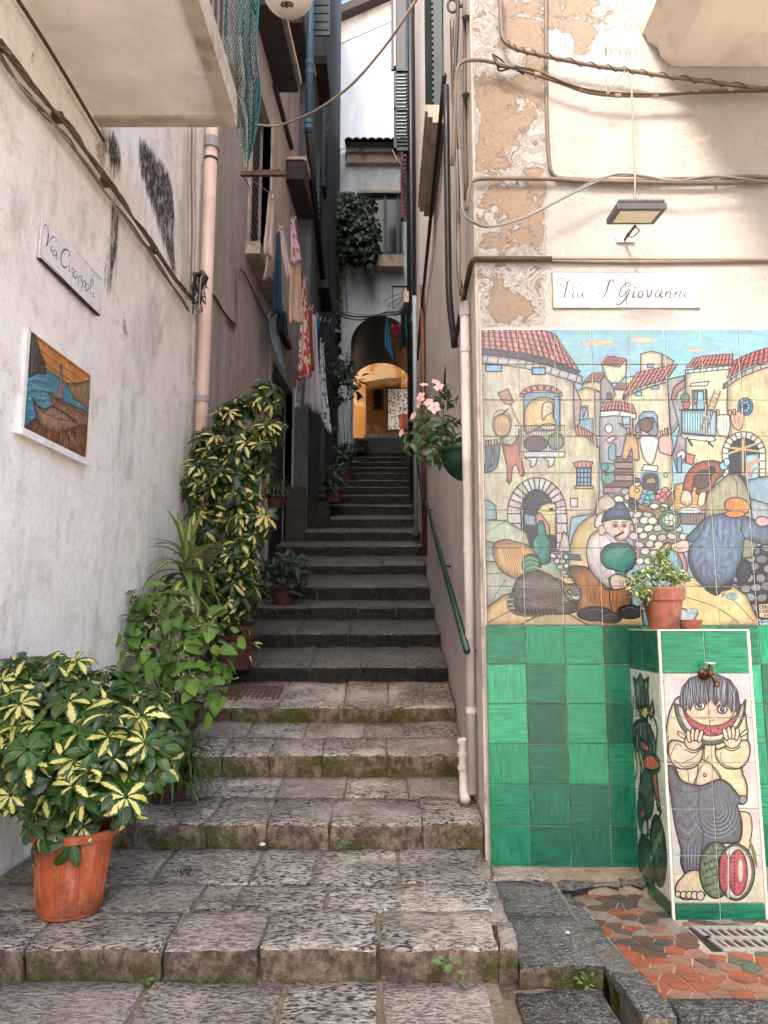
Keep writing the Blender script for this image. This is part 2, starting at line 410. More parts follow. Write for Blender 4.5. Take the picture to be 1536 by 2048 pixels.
def paint_mural():
    zt = onY(1250, 660.5, FY)[2]; zb = zt - 1.6
    c = Cv('mural_print', pl_facade, MX0, MX1, zb, zt, 1000, (940, 640, 2.577), 'a9cdd2'); c.lw = 1.25
    K = '1e1a18'
    c.rect(30, 30, 1600, 700, '93c6cf', tex=.06, ang=0, line=0)
    for e in [(640, 125, 70, 14), (880, 108, 60, 16), (1150, 160, 40, 10), (700, 118, 50, 10)]: c.ell(*e, 'e6c9a4', line=0, tex=.08)
    WALL = 'd6cfa8'
    # far houses
    c.fill([(675,235),(735,190),(805,215),(800,290),(770,330),(700,330)], WALL); tiles_roof(c, [(705,190),(800,205)], [(672,232),(765,248)], 7, 3)
    c.fill([(875,180),(930,165),(985,180),(985,250),(875,280)], 'd8cdb4'); c.fill([(985,180),(1045,215),(1040,250),(985,245)], 'bba994'); c.rect(910,232,940,250,'7fb6cc')
    for x in (895, 925, 955, 985): c.line([(x,180),(x,160)], 'a08c78', 2)
    c.fill([(580,330),(640,320),(690,335),(700,420),(600,420),(560,400)], 'cfc39a'); tiles_roof(c, [(625,278),(690,275)], [(583,322),(668,318)], 6, 3)
    c.fill([(690,290),(760,380),(760,430),(670,430),(668,320)], 'a39a8c'); c.rect(702,380,724,412,'8a5c48')
    c.fill([(800,300),(860,290),(860,330),(800,340)], 'cfc3a0'); tiles_roof(c, [(760,330),(815,332)], [(735,355),(812,362)], 6, 2); c.fill([(735,360),(812,365),(810,430),(720,425),(745,390)], 'd8cd9d')
    c.fill([(780,405),(900,345),(1010,310),(1032,640),(1040,870),(960,900),(840,880),(830,470)], WALL, tex=.13)
    c.fill([(1010,310),(1100,290),(1110,460),(1060,560),(1030,600),(1025,500)], 'a8a196')
    tiles_roof(c, [(855,275),(1065,232)], [(785,392),(1020,298)], 9, 4); eave(c, [(785,398),(860,355),(1012,308)], 16, 9)
    c.rect(850,375,880,395,'8cc3d8'); c.rect(930,345,970,360,'8cc3d8')
    c.fill([(535,375),(600,350),(668,372),(672,440),(650,600),(540,545)], 'd9cf9a', tex=.13); c.fill([(640,365),(670,380),(672,600),(640,600)], 'a8a08f')
    c.fill([(560,450),(605,445),(605,515),(562,520)], '8cc0d8'); c.fill([(575,455),(598,455),(580,510)], 'cf8a5e'); 
    c.fill([(540,520),(630,510),(632,590),(545,560)], 'a9cbd2')
    for x in range(545, 632, 11): c.line([(x,520),(x,575)], '3c4a50', 2)
    # left house
    c.fill([(40,150),(300,230),(440,270),(535,325),(535,560),(640,640),(662,660),(662,900),(640,1000),(520,1020),(490,1240),(40,1240)], 'd3cca6', tex=.14, ang=1.5)
    c.fill([(530,330),(570,420),(560,540),(535,560)], 'b1a98c')
    tiles_roof(c, [(535,545),(600,570),(650,610)], [(545,595),(600,610),(655,660)], 8, 1, 'cf7a5a')
    tiles_roof(c, [(40,50),(260,48),(420,72),(470,130)], [(40,150),(250,172),(400,205),(560,268)], 17, 5, 'd07a60')
    c.fill([(40,148),(250,170),(400,203),(568,270),(545,290),(400,240),(250,205),(40,180)], '5d4a42')
    eave(c, [(40,180),(250,207),(400,240),(575,295)], 42, 13)
    for p in [(80,235,160,270), (318,250,385,285)]: c.rect(*p, '86c0dc', line=3.5)
    for i in range(9):
        a0 = math.pi * (1.0 + i / 9 * 1.0); a1 = math.pi * (1.0 + (i + .85) / 9)
        f = lambda a, r, q: (365 + r * math.cos(a), 400 + q * math.sin(a))
        c.fill([f(a0,112,62), f(a1,112,62), f(a1,90,34), f(a0,90,34)], 'd08a74', line=2)
    c.fill([(273,575),(273,400),(290,378),(400,375),(455,382),(462,400),(462,575)], '94b4bc'); c.fill([(430,400),(458,400),(458,560),(430,560)], '7fb4d4')
    c.fill([(278,520),(285,455),(330,410),(400,403),(430,425),(425,500),(440,540),(350,560),(290,590)], 'ecd07c', smooth=True, tex=.12)
    c.fill([(372,440),(410,425),(424,445),(420,480),(395,495),(370,520)], 'f0cfb0', smooth=True); c.line([(392,450),(404,455)], K, 2); c.line([(396,475),(412,474)], 'a0604c', 2); c.line([(408,450),(416,464),(410,468)], K, 1.6)
    for q in [(300,470,340,560), (330,430,320,470), (380,510,420,545)]: c.line([(q[0],q[1]),(q[2],q[3])], 'a88c44', 2)
    c.ell(335, 640, 62, 40, '7d5444', shade=.3); c.ell(440, 628, 42, 44, '9caa80', shade=.2); c.ell(400, 555, 42, 16, 'f0d2b4')
    for k in range(8): c.line([(285 + k * 14, 615), (290 + k * 13, 668)], '4a2f28', 2)
    for k in range(20): c.line([(233 + k * 13.2, 548), (236 + k * 13, 682)], '3a4a52', 2.2)
    c.line([(230,548),(485,548)], '2e3438', 5); c.line([(236,682),(485,682)], '2e3438', 4)
    c.fill([(270,682),(487,682),(484,710),(275,710)], 'e0dacb')
    for x in (280, 372): c.fill([(x,712),(x+65,712),(x+55,750),(x+30,765),(x+28,730)], 'e6dfd0')
    c.line([(205,435),(228,500),(262,560)], 'c89a86', 10); c.line([(205,435),(262,560)], K, 1.5)
    c.fill([(140,382),(195,358),(222,425),(205,440),(175,435)], 'dcb676', smooth=False); c.hatch([(145,385),(195,362)], [(180,430),(215,425)], 12, '8f6b38', 1.6, 2)
    c.ell(163, 548, 47, 62, 'e8b87c', shade=.3); c.line([(118,530),(125,485),(165,470),(205,500),(210,540)], '9c7040', 6, smooth=True); c.hatch([(120,530),(205,530)], [(130,590),(195,590)], 14, 'a8783f', 1.8, 2); c.line([(160,492),(195,462)], '2e2a2a', 7)
    c.line([(60,662),(120,648),(180,630),(230,608),(262,575)], '4a4440', 2.4, smooth=True)
    c.fill([(78,645),(108,645),(112,700),(100,760),(80,790),(64,775),(80,725)], '6d6e76', smooth=True, tex=.2)
    c.fill([(120,645),(150,642),(150,700),(135,760),(105,785),(88,775),(118,730)], '747680', smooth=True, tex=.2)
    c.fill([(162,640),(215,648),(248,600),(262,598),(256,690),(280,795),(272,810),(258,805),(238,745),(218,760),(210,835),(198,848),(187,835),(190,765),(175,700)], 'cc8868', tex=.12, shade=.2)
    for x, y in [(85,640),(100,640),(128,636),(160,630),(255,585)]: c.fill([(x-6,y-16),(x+8,y-16),(x+9,y+14),(x-3,y+16)], 'e39a4e')
    c.fill([(540,765),(528,740),(575,728),(630,735),(620,768)], 'd28c78'); 
    for x in (550, 572, 595, 615): c.line([(x,735),(x+2,765)], K, 2)
    c.rect(548,765,620,858,'84b4da', line=4)
    for x in (565,583,602): c.line([(x,765),(x,858)], '22262c', 5)
    for y in (790,815,838): c.line([(548,y),(620,y)], '22262c', 5)
    c.fill([(535,858),(632,858),(630,872),(537,872)], 'd9a48e'); c.rect(515,922,552,965,'e5e0d4')
    # big arch
    ring = []
    for i in range(15):
        a0, a1 = math.pi + math.pi * i / 15, math.pi + math.pi * (i + 1) / 15
        f = lambda a, rx, ry: (342 + rx * math.cos(a), 1000 + ry * math.sin(a))
        c.fill([f(a0,152,185), f(a1,152,185), f(a1,84,125), f(a0,84,125)], ['ded7ca','cfc8ba','e4dfd6'][i % 3], line=2.6)
    for i in range(4): c.fill([(440,1000+i*50),(494,1000+i*50),(500,1050+i*50),(445,1050+i*50)], ['d8d2c4','e2ddd0'][i % 2]); 
    for i in range(2): c.fill([(190,1000+i*50),(260,1000+i*50),(262,1050+i*50),(192,1050+i*50)], 'd8d2c6')
    c.fill([(262,1240),(262,970),(285,905),(342,876),(400,905),(438,970),(442,1240)], '383035', smooth=False, tex=.2)
    for k in range(7): c.line([(275+k*5,960-k*10),(342,890+k*9),(420-k*4,960-k*8)], '6a6068', 1.6, smooth=True)
    c.fill([(342,990),(365,958),(400,945),(440,948),(440,1115),(405,1110),(400,1060)], 'ecd694'); c.fill([(335,1005),(360,995),(405,1060),(410,1110),(345,1110)], 'd79a80'); c.rect(408,973,424,985,K)
    for k in range(8): c.line([(375+k*8,990+k*16),(440,990+k*16)], '8a6a40', 2)
    c.fill([(275,1000),(335,1012),(338,1065),(278,1055)], 'c4dbe6')
    for k in range(7): c.line([(280+k*8,1003),(284+k*8,1030),(279+k*8,1058)], '2e4a60', 2.4, smooth=True)
    # left ground slabs
    c.fill([(40,925),(100,935),(132,960),(135,1030),(40,1035)], '93b0ae', tex=.15)
    c.fill([(40,1030),(180,1035),(290,1100),(310,1190),(40,1150)], 'ccd0b4', tex=.12); c.line([(60,1110),(180,1040)], K, 2)
    c.fill([(40,1130),(120,1150),(330,1190),(440,1230),(470,1330),(300,1380),(40,1380)], 'a9c4bc', tex=.14)
    c.fill([(40,1240),(180,1250),(380,1300),(380,1400),(40,1500)], 'b9bfaa', tex=.12)
    for q in [((70,1200),(320,1260)), ((60,1310),(300,1300)), ((180,1340),(110,1450))]: c.line(q, K, 2)
    # lane, stairs, greengrocer
    c.fill([(665,500),(700,480),(835,480),(838,890),(685,890),(665,700)], 'b3aea2', tex=.12)
    tiles_roof(c, [(690,430),(760,425),(835,440)], [(668,470),(760,465),(852,485)], 10, 2); eave(c, [(668,475),(760,470),(852,488)], 28, 1)
    c.ell(712, 563, 20, 24, 'd8d2c6'); c.fill([(695,620),(735,598),(752,612),(712,640)], 'dcd2ba'); c.fill([(710,660),(735,635),(748,650),(748,735),(712,720)], '8ab6b4')
    c.fill([(780,505),(820,500),(822,540),(785,545)], '9cc8dc')
    for k in range(6): c.fill([(752-k*13,705+k*32),(836,705+k*32),(836,735+k*32),(745-k*13,735+k*32)], ['8a5c4c','b08c78'][k % 2])
    c.ell(708, 815, 36, 36, '7ba094'); c.ell(715, 765, 32, 25, '8aa590'); c.ell(690, 760, 20, 22, '5f9390'); c.ell(700, 795, 10, 8, 'c0583f')
    c.line([(765,535),(840,600)], '3a2a26', 7)
    c.fill([(870,900),(875,820),(890,792),(930,785),(965,795),(975,830),(975,900)], '4a3c42'); c.line([(875,880),(875,820),(890,792),(930,785),(965,795),(975,830),(975,880)], '8fb0cc', 9, smooth=True)
    for k in range(4): c.ell(915+k*9, 830, 6, 18, 'ecc06a', rot=.4-k*.25, line=1.6)
    c.fill([(892,748),(965,755),(960,782),(880,778)], 'ece6d6'); c.rect(995,790,1012,812,'e0d2b4')
    cobbles(c, [(690,900),(830,880),(1000,920),(1070,1060),(1100,1120),(1000,1200),(960,1270),(830,1260),(830,1010),(700,960)], 50, 'dcd8cc', '8a867e', 3)
    cobbles(c, [(410,1200),(470,1190),(520,1230),(520,1330),(470,1330),(440,1270)], 34, 'dcd8cc', '8a867e', 4)
    c.fill([(640,1000),(655,930),(700,895),(735,920),(760,960),(700,1020)], 'cfc8b4'); c.fill([(450,1195),(480,1090),(505,1120),(512,1195)], 'd8d2c4')
    c.fill([(815,870),(835,850),(870,848),(888,870),(882,920),(850,935),(818,915)], 'e8b45e', smooth=True); c.ell(856, 842, 18, 20, 'efcfae'); c.ell(853, 828, 19, 13, '6a3c2c'); c.ell(855,880,14,10,'efcfae'); c.fill([(818,915),(850,925),(870,970),(840,985),(812,950)], '3a3436')
    for x, y in [(900,890),(925,895),(890,915),(915,920),(938,915),(880,938),(905,945),(895,962)]: c.ell(x, y, 19, 16, '6fb2ae', line=2, shade=.3)
    c.fill([(855,960),(870,950),(940,975),(925,995),(875,985)], 'b8743f')
    for x, y in [(975,890),(1000,880),(990,905),(965,915),(1005,915),(1020,900),(985,930)]: c.ell(x, y, 17, 15, 'd8808a', line=2, shade=.3)
    c.fill([(940,985),(975,960),(1025,975),(1000,1025),(955,1030)], 'd09050'); c.fill([(1010,920),(1045,880),(1040,950),(1020,975)], '8a5a3c')
    for x, y in [(965,985),(985,978),(1005,990),(975,1000)]: c.ell(x, y, 12, 10, 'b8bf78', line=1.6)
    # washing line and leaning woman
    c.fill([(862,600),(865,500),(890,475),(940,475),(962,500),(965,590)], '88bccc'); c.fill([(848,575),(860,530),(905,505),(945,520),(962,560),(955,600),(870,600)], '8f9aa0', smooth=True); c.ell(902, 545, 36, 38, '7a5848', shade=.3); c.ell(932, 520, 14, 16, '6a4a3c')
    c.fill([(870,575),(900,580),(945,610),(940,640),(905,640),(890,605)], 'efcdb2', smooth=True); c.hatch([(905,610),(940,610)], [(905,640),(942,640)], 4, K, 2, 1)
    c.line([(770,540),(850,600),(980,600),(1040,560),(1085,480)], '4c4844', 2.4, smooth=True)
    c.fill([(800,590),(855,595),(862,640),(870,720),(855,732),(838,715),(828,665),(808,718),(790,726),(776,710),(790,640)], 'd6b068', tex=.12, shade=.2)
    c.fill([(875,605),(962,612),(955,690),(935,745),(910,740),(885,700)], 'efeade', smooth=True, tex=.05); c.hatch([(890,620),(945,620)], [(905,690),(940,700)], 5, '9a958a', 1.6)
    c.fill([(975,600),(1028,600),(1042,660),(1030,698),(985,690),(968,670)], 'e2b09c', smooth=True)
    for x, y in [(808,575),(858,600),(980,590),(1003,578),(1022,575)]: c.fill([(x-6,y-16),(x+8,y-16),(x+9,y+14),(x-3,y+16)], 'e8a052')
    # right houses
    c.fill([(1105,270),(1180,245),(1330,235),(1340,330),(1325,620),(1300,760),(1105,740),(1100,600),(1108,470)], 'dbd3a6', tex=.14)
    c.fill([(1032,400),(1050,345),(1105,305),(1108,470),(1108,720),(1060,780),(1040,700),(1075,560)], 'a5a094', tex=.12); c.fill([(1030,415),(1045,350),(1105,308),(1105,345),(1065,380),(1050,420)], 'b07a62')
    tiles_roof(c, [(1150,200),(1250,185),(1350,180)], [(1110,250),(1230,240),(1345,232)], 12, 2, 'c86a4c'); eave(c, [(1105,262),(1230,250),(1345,238)], 18, 8)
    c.fill([(1320,340),(1420,270),(1560,215),(1560,850),(1400,830),(1320,700)], 'cdc08c', tex=.14)
    tiles_roof(c, [(1355,215),(1440,175),(1560,140)], [(1318,305),(1420,250),(1560,205)], 9, 3, 'c4553a'); eave(c, [(1300,335),(1400,270),(1560,210)], 26, 9)
    c.fill([(1135,330),(1228,320),(1215,342),(1128,346)], 'e2d8c0'); c.fill([(1140,365),(1215,362),(1220,470),(1140,470)], 'a8aa84'); c.fill([(1163,372),(1200,370),(1202,465),(1163,465)], '92c2e0'); c.fill([(1148,370),(1170,372),(1165,430),(1150,440)], '6f7b52'); c.fill([(1195,370),(1212,370),(1212,435),(1200,420)], '6f7b52')
    c.fill([(1085,425),(1132,425),(1122,460),(1096,460)], 'c85c40'); c.ell(1105, 405, 24, 24, '5f7f58', tex=.3)
    c.fill([(1083,470),(1240,470),(1262,480),(1262,600),(1085,585)], 'a6cde0')
    for k in range(12): c.line([(1090+k*13,472),(1090+k*13,590)], '2c3a44', 3)
    c.line([(1073,466),(1245,466),(1265,480)], '1c2228', 6); c.fill([(1080,590),(1245,602),(1262,620),(1240,632),(1090,612)], 'e4dece')
    for q in [((1115,612),(1140,650)), ((1215,625),(1245,655))]: c.line(q, '22201f', 8)
    for q in [((1255,365),(1180,575)), ((1285,372),(1212,580))]: c.line(q, 'b08450', 7); c.line(q, '5a3c20', 2)
    for k in range(9): c.line([(1252-k*8.5,380+k*22),(1280-k*8,388+k*22)], '8a6436', 4)
    c.ell(1413, 450, 39, 46, '3f8cc0'); c.ell(1413, 450, 26, 32, '7ab8da', line=3)
    for k in range(4): a = k * math.pi / 4; c.line([(1413-22*math.cos(a),450-27*math.sin(a)),(1413+22*math.cos(a),450+27*math.sin(a))], '142a44', 7, taper=True)
    c.line([(1245,480),(1300,495),(1400,475)], '4c4844', 2.4)
    c.fill([(1266,492),(1332,492),(1336,550),(1325,605),(1275,600),(1264,560)], 'e6e0c8', tex=.05); c.hatch([(1280,500),(1325,500)], [(1280,590),(1322,595)], 5, 'a49c84', 1.6)
    c.fill([(1340,485),(1402,480),(1398,550),(1375,572),(1345,545)], 'd8a484', smooth=True); c.hatch([(1350,490),(1395,490)], [(1355,540),(1390,550)], 5, '8a5844', 1.6)
    for x, y in [(1270,480),(1332,482),(1355,478),(1395,470)]: c.fill([(x-6,y-14),(x+8,y-14),(x+9,y+14),(x-3,y+14)], 'e8a052')
    for i in range(11):
        a0, a1 = math.pi + math.pi * i / 11, math.pi + math.pi * (i + 1) / 11
        f = lambda a, rx, ry: (1405 + rx * math.cos(a), 690 + ry * math.sin(a))
        c.fill([f(a0,112,112), f(a1,112,112), f(a1,78,78), f(a0,78,78)], ['e0dbcf','cfc9bc'][i % 2], line=2.4)
    for i in range(3): c.fill([(1292,690+i*40),(1330,690+i*40),(1334,730+i*40),(1296,730+i*40)], 'd8d2c6'); c.fill([(1484,690+i*40),(1518,690+i*40),(1516,730+i*40),(1486,730+i*40)], 'd8d2c6')
    c.fill([(1328,850),(1328,680),(1350,630),(1405,612),(1460,630),(1484,680),(1484,850)], '332c2e', tex=.2)
    for q in [((1330,690),(1470,640)), ((1330,660),(1480,680)), ((1400,620),(1400,800))]: c.line(q, 'd8b070', 8)
    c.fill([(1412,700),(1484,690),(1484,830),(1412,830)], '8ac0cc')
    c.line([(1420,800),(1440,745),(1480,725)], 'd89888', 18, smooth=True); c.line([(1440,810),(1455,775),(1484,760)], 'c07a66', 8, smooth=True)
    c.fill([(1060,690),(1090,670),(1108,690),(1100,720),(1060,730)], 'd9d2bc'); c.fill([(1062,720),(1085,700),(1085,790),(1064,790)], '6f9cc0'); c.fill([(1108,690),(1155,700),(1140,750),(1108,740)], 'c8765c')
    c.fill([(1410,830),(1560,800),(1560,1010),(1500,990),(1430,920)], '8ea4aa', tex=.15); c.fill([(1430,920),(1560,960),(1560,1080),(1440,1030)], '98a8a8', tex=.15)
    # washerwoman
    c.fill([(1205,1030),(1215,900),(1260,850),(1320,800),(1375,795),(1420,860),(1440,930),(1450,1060),(1400,1040),(1300,1010)], 'aaa47e', smooth=False, tex=.15); c.line([(1345,810),(1370,850),(1370,1000)], K, 3, smooth=True)
    c.fill([(1052,850),(1100,842),(1215,880),(1210,985),(1042,985)], 'e8ae62')
    for k in range(6): c.line([(1050,870+k*19),(1212,890+k*17)], 'a86a34', 3)
    c.fill([(1092,885),(1110,800),(1165,742),(1240,726),(1300,745),(1305,790),(1262,835),(1232,880),(1180,905),(1160,880),(1215,830),(1220,790),(1170,790),(1150,840),(1135,900)], 'b8643f', smooth=True, tex=.14, shade=.2)
    c.ell(1192, 825, 42, 52, '6c4a3e', rot=.5, shade=.3); c.ell(1240, 778, 18, 22, '3c2c28'); c.hatch([(1165,800),(1220,780)], [(1170,860),(1215,850)], 9, '3c2822', 2)
    c.fill([(1095,880),(1130,890),(1140,920),(1135,950),(1110,960),(1080,935)], 'f0cfae', smooth=True); c.fill([(1180,895),(1210,890),(1205,940),(1190,965),(1168,950)], 'f0cfae', smooth=True)
    c.hatch([(1085,930),(1135,930)], [(1090,955),(1130,955)], 5, K, 2, 1); c.ell(1130, 985, 60, 18, 'c8dcd8', line=1.5, tex=.2)
    c.fill([(1045,1000),(1210,1000),(1190,1055),(1085,1055)], '6a5a4e')
    for k in range(10): c.line([(1055+k*16,1002),(1085+k*12,1052)], 'c8b89c', 2.4)
    c.line([(1045,1000),(1212,1000)], '2e2624', 5); c.ell(1302, 755, 22, 20, '8fc4cc'); c.ell(1318, 735, 16, 20, 'a8d4d8')
    c.ell(1025, 1035, 57, 52, '7c9880'); c.ell(1025, 1032, 42, 36, 'b8ccb0')
    for k in range(5): a = k * 1.26; c.ell(1025+16*math.cos(a), 1032+14*math.sin(a), 17, 13, 'e6ecd8', rot=a, line=1.6)
    # right cobbles, yellow ledge
    cobbles(c, [(1330,1230),(1560,1130),(1560,1520),(1470,1540),(1400,1420),(1250,1400)], 62, '8e8c90', '3c3a3e', 8)
    c.fill([(1440,1080),(1480,1060),(1470,1170),(1450,1225),(1390,1230),(1380,1160)], '969078')
    c.fill([(60,1580),(78,1490),(170,1420),(330,1370),(470,1325),(560,1330),(860,1480),(960,1400),(1110,1325),(1300,1340),(1420,1420),(1490,1580)], 'ebd090', smooth=False, tex=.10)
    c.fill([(240,1580),(330,1530),(480,1500),(620,1580)], 'd6c084'); c.fill([(860,1480),(1000,1460),(1170,1510),(1130,1580),(900,1580)], 'bcd0cc'); c.fill([(880,1500),(980,1480),(1040,1580),(890,1580)], '84b8c8')
    for q in [((90,1560),(330,1440),(520,1400)), ((1150,1360),(1330,1430),(1460,1560)), ((1200,1340),(1180,1380)), ((1330,1370),(1290,1430)), ((1110,1430),(1260,1480),(1380,1560)), ((200,1420),(230,1460))]: c.line(q, K, 2.6, smooth=True)
    c.ell(1345, 1425, 34, 20, '8cb8ac', line=0, tex=.2); c.ell(1140, 1500, 30, 16, '9cc0b4', line=0, tex=.2)
    # bottle and wicker flask
    c.fill([(342,1110),(345,1060),(355,1036),(372,1036),(384,1060),(388,1105),(412,1140),(412,1250),(385,1262),(335,1258),(315,1240),(316,1140)], '3f9182', smooth=False, tex=.12, shade=.3)
    c.line([(345,1110),(385,1110)], '1f4a44', 3); c.line([(335,1140),(335,1240)], '8cc8ba', 5); c.line([(340,1150),(385,1150)], '1f4a44', 2)
    c.fill([(115,1180),(135,1143),(190,1133),(232,1145),(300,1165),(350,1225),(360,1290),(300,1330),(240,1335),(165,1300),(125,1235)], 'e8bd80', smooth=True, tex=.10, shade=.25)
    for k in range(11): c.line([(150+k*8,1150),(175+k*12,1215+k*4),(190+k*14,1310+k*1.5)], '9c6a34', 2.4, smooth=True)
    c.line([(118,1215),(150,1165),(228,1150)], '9c6a34', 3, smooth=True)
    c.ell(308, 1262, 50, 56, '3a8a78', rot=.3, shade=.35)
    for k in range(3): c.line([(262+k*16,1240+k*22),(300+k*10,1225+k*24),(350,1240+k*20)], 'e0b478', 4, smooth=True)
    c.line([(262,1235),(258,1280),(290,1325)], 'e8bd80', 8, smooth=True); c.line([(350,1280),(470,1330)], 'd8b47a', 8)
    # cat
    c.fill([(212,1440),(220,1380),(255,1320),(320,1298),(390,1305),(440,1335),(480,1350),(500,1400),(560,1450),(545,1500),(470,1518),(330,1505),(245,1500)], '85796e', smooth=True, tex=.25, ang=.6, shade=.35)
    for k in range(22): x = 235 + k * 12; c.line([(x,1330+abs(k-10)*5),(x-18,1390+abs(k-8)*3),(x-8,1460)], '3c3430', 3.2, smooth=True, taper=True)
    for k in range(16): x = 245 + k * 14; c.line([(x,1340),(x-12,1400)], 'c4bab0', 2, taper=True)
    c.line([(215,1420),(205,1470),(240,1505),(330,1512),(440,1495)], '6e645c', 26, smooth=True); c.line([(215,1420),(205,1470),(240,1505),(330,1512),(440,1495)], '3a322f', 2, smooth=True)
    for k in range(11): x, y = 232 + k * 20, 1498 + (6 if k > 2 else -10 + k * 5); c.line([(x,y-12),(x+5,y+13)], '25201e', 7)
    for x, y in [(206,1440),(205,1465),(215,1485)]: c.line([(x-10,y),(x+14,y)], 'd8d0c6', 5)
    c.fill([(470,1385),(468,1350),(500,1362),(550,1358),(592,1338),(600,1375),(608,1410),(580,1445),(540,1460),(500,1440),(475,1410)], '8d8278', smooth=False, tex=.2, shade=.3)
    for k in range(7): c.line([(505+k*14,1362),(512+k*11,1392)], '332c2a', 3.4, taper=True)
    c.ell(512, 1402, 13, 8, 'd8cfae', line=3, rot=.3); c.ell(572, 1398, 13, 8, 'd8cfae', line=3, rot=-.3); c.ell(545, 1430, 22, 14, 'e2dad0', line=1.6); c.ell(543, 1420, 7, 5, 'c08878', line=1.6)
    for k in range(4): c.line([(560,1428+k*4),(612,1415+k*10)], 'f0ece4', 1.5); c.line([(525,1428+k*4),(475,1420+k*10)], 'f0ece4', 1.5)
    c.line([(350,1500),(430,1465),(540,1470),(580,1440)], '3a322f', 3, smooth=True)
    # man with the round flask
    c.fill([(505,1265),(515,1160),(540,1085),(590,1030),(650,1005),(720,1010),(760,1090),(700,1180),(640,1290),(520,1290)], 'e9d296', smooth=True, tex=.08)
    for k in range(13): c.line([(520+k*9,1245),(533+k*9,1120),(590+k*8,1045)], 'b8984c', 2, smooth=True)
    c.fill([(640,1070),(650,1015),(700,985),(720,1010),(690,1060)], 'efe9dc', smooth=True)
    c.fill([(512,1270),(640,1290),(700,1390),(800,1340),(830,1440),(815,1510),(700,1540),(600,1540),(545,1490),(570,1400),(525,1340)], 'cc8e54', smooth=True, tex=.1, shade=.35)
    c.hatch([(580,1310),(680,1400)], [(600,1480),(700,1520)], 16, '8a5424', 2.4, 6); c.hatch([(730,1380),(810,1370)], [(720,1500),(800,1500)], 10, '8a5424', 2.2, 6); c.line([(720,1370),(715,1450),(740,1530)], K, 4, smooth=True)
    c.fill([(500,1208),(560,1212),(570,1240),(510,1236)], '5a5e66')
    c.fill([(598,1160),(630,1100),(690,1080),(740,1100),(820,1160),(835,1230),(790,1330),(770,1380),(710,1385),(640,1320),(605,1260)], 'ece7dc', smooth=True, tex=.06, shade=.1)
    for k in range(7): c.line([(620+k*14,1180+k*5),(650+k*10,1260),(700+k*5,1340)], 'a8a298', 2, smooth=True)
    c.fill([(678,1040),(700,1020),(800,1020),(835,1045),(828,1090),(800,1130),(760,1140),(720,1110),(690,1085)], 'f0d4b8', smooth=True, shade=.15)
    c.ell(676, 1085, 20, 26, 'efcdb0'); c.ell(830, 1075, 10, 20, 'efcdb0')
    c.fill([(672,1045),(685,1000),(715,975),(742,965),(750,942),(775,938),(795,955),(812,985),(828,1035),(790,1028),(730,1030)], '54667c', smooth=False, tex=.2, shade=.3); c.hatch([(690,1010),(810,1000)], [(680,1035),(820,1030)], 16, '2a3644', 2.2, 4)
    for x in (745, 790): c.ell(x, 1062, 11, 7, 'f6f2ea', line=2.6); c.ell(x, 1062, 4, 4, '2a3a4a', line=0); c.line([(x-14,1048),(x,1042),(x+14,1047)], '6a6460', 4, smooth=True)
    c.line([(768,1060),(765,1082),(778,1088),(786,1078)], '8a5c44', 3, smooth=True); c.line([(740,1120),(785,1096)], '2c2422', 9); c.line([(705,1070),(700,1110),(730,1150)], '8a5c44', 2.4, smooth=True); c.line([(745,1120),(765,1130)], '8a5c44', 2.4)
    for k in range(7): c.line([(690+k*6,1055+k*3),(700+k*6,1090+k*6)], 'e8e4de', 3)
    c.fill([(670,1240),(675,1190),(710,1158),(770,1150),(830,1165),(850,1210),(840,1270),(800,1300),(770,1320),(740,1290),(700,1280)], '2f8c7c', smooth=True, tex=.06, shade=.35)
    for k in range(5): c.line([(690+k*12,1225),(720+k*8,1190+k*8),(800-k*6,1185+k*9)], '6cc0ae', 3, smooth=True)
    c.fill([(745,1290),(790,1300),(790,1330),(750,1320)], '2f8c7c')
    c.fill([(715,1335),(745,1312),(800,1325),(835,1345),(830,1370),(780,1385),(730,1388)], 'f2d6ba', smooth=True); c.hatch([(760,1330),(820,1350)], [(765,1375),(825,1370)], 4, K, 2, 1); c.line([(712,1330),(722,1388)], '22303a', 7)
    for x, y, rx, ry in [(640, 1515, 92, 38), (820, 1505, 66, 36), (720, 1535, 60, 28)]: c.ell(x, y, rx, ry, '33323a', tex=.2, shade=.3); c.line([(x-rx*.6,y-ry*.3),(x,y-ry*.65),(x+rx*.5,y-ry*.4)], '8a8890', 3, smooth=True)
    # woman in blue with the round tub
    c.ell(1040, 1255, 72, 108, 'd8a48c', rot=-.3, shade=.2); c.ell(1035, 1260, 52, 85, '7fb4be', rot=-.3, tex=.2)
    c.ell(1190, 1130, 0.1, 0.1, 'eeeeee', line=0)
    c.fill([(1105,1130),(1150,1080),(1200,1030),(1290,1000),(1400,1010),(1480,1040),(1560,1070),(1560,1160),(1470,1150),(1410,1130),(1400,1200),(1375,1300),(1310,1370),(1240,1390),(1170,1350),(1125,1270),(1120,1190),(1140,1150)], '6b829a', smooth=True, tex=.18, shade=.3)
    for k in range(26): a = k * .24; c.line([(1250+95*math.cos(a),1210+130*math.sin(a)),(1250+60*math.cos(a+.35),1210+90*math.sin(a+.35))], ['34465c','9cb0c4'][k % 2], 3, taper=True)
    for k in range(14): c.line([(1180+k*15,1045-k*1.5),(1165+k*17,1110)], ['3c5068','9fb4c8'][k % 2], 2.4, taper=True)
    c.line([(1410,1130),(1390,1080),(1400,1030)], K, 4, smooth=True); c.line([(1140,1150),(1180,1110),(1200,1060)], K, 3.4, smooth=True)
    c.fill([(1030,1165),(1050,1150),(1100,1135),(1125,1150),(1120,1190),(1085,1200),(1045,1190)], 'f2d2b4', smooth=True); c.hatch([(1040,1165),(1090,1175)], [(1050,1190),(1095,1198)], 4, K, 2, 1)
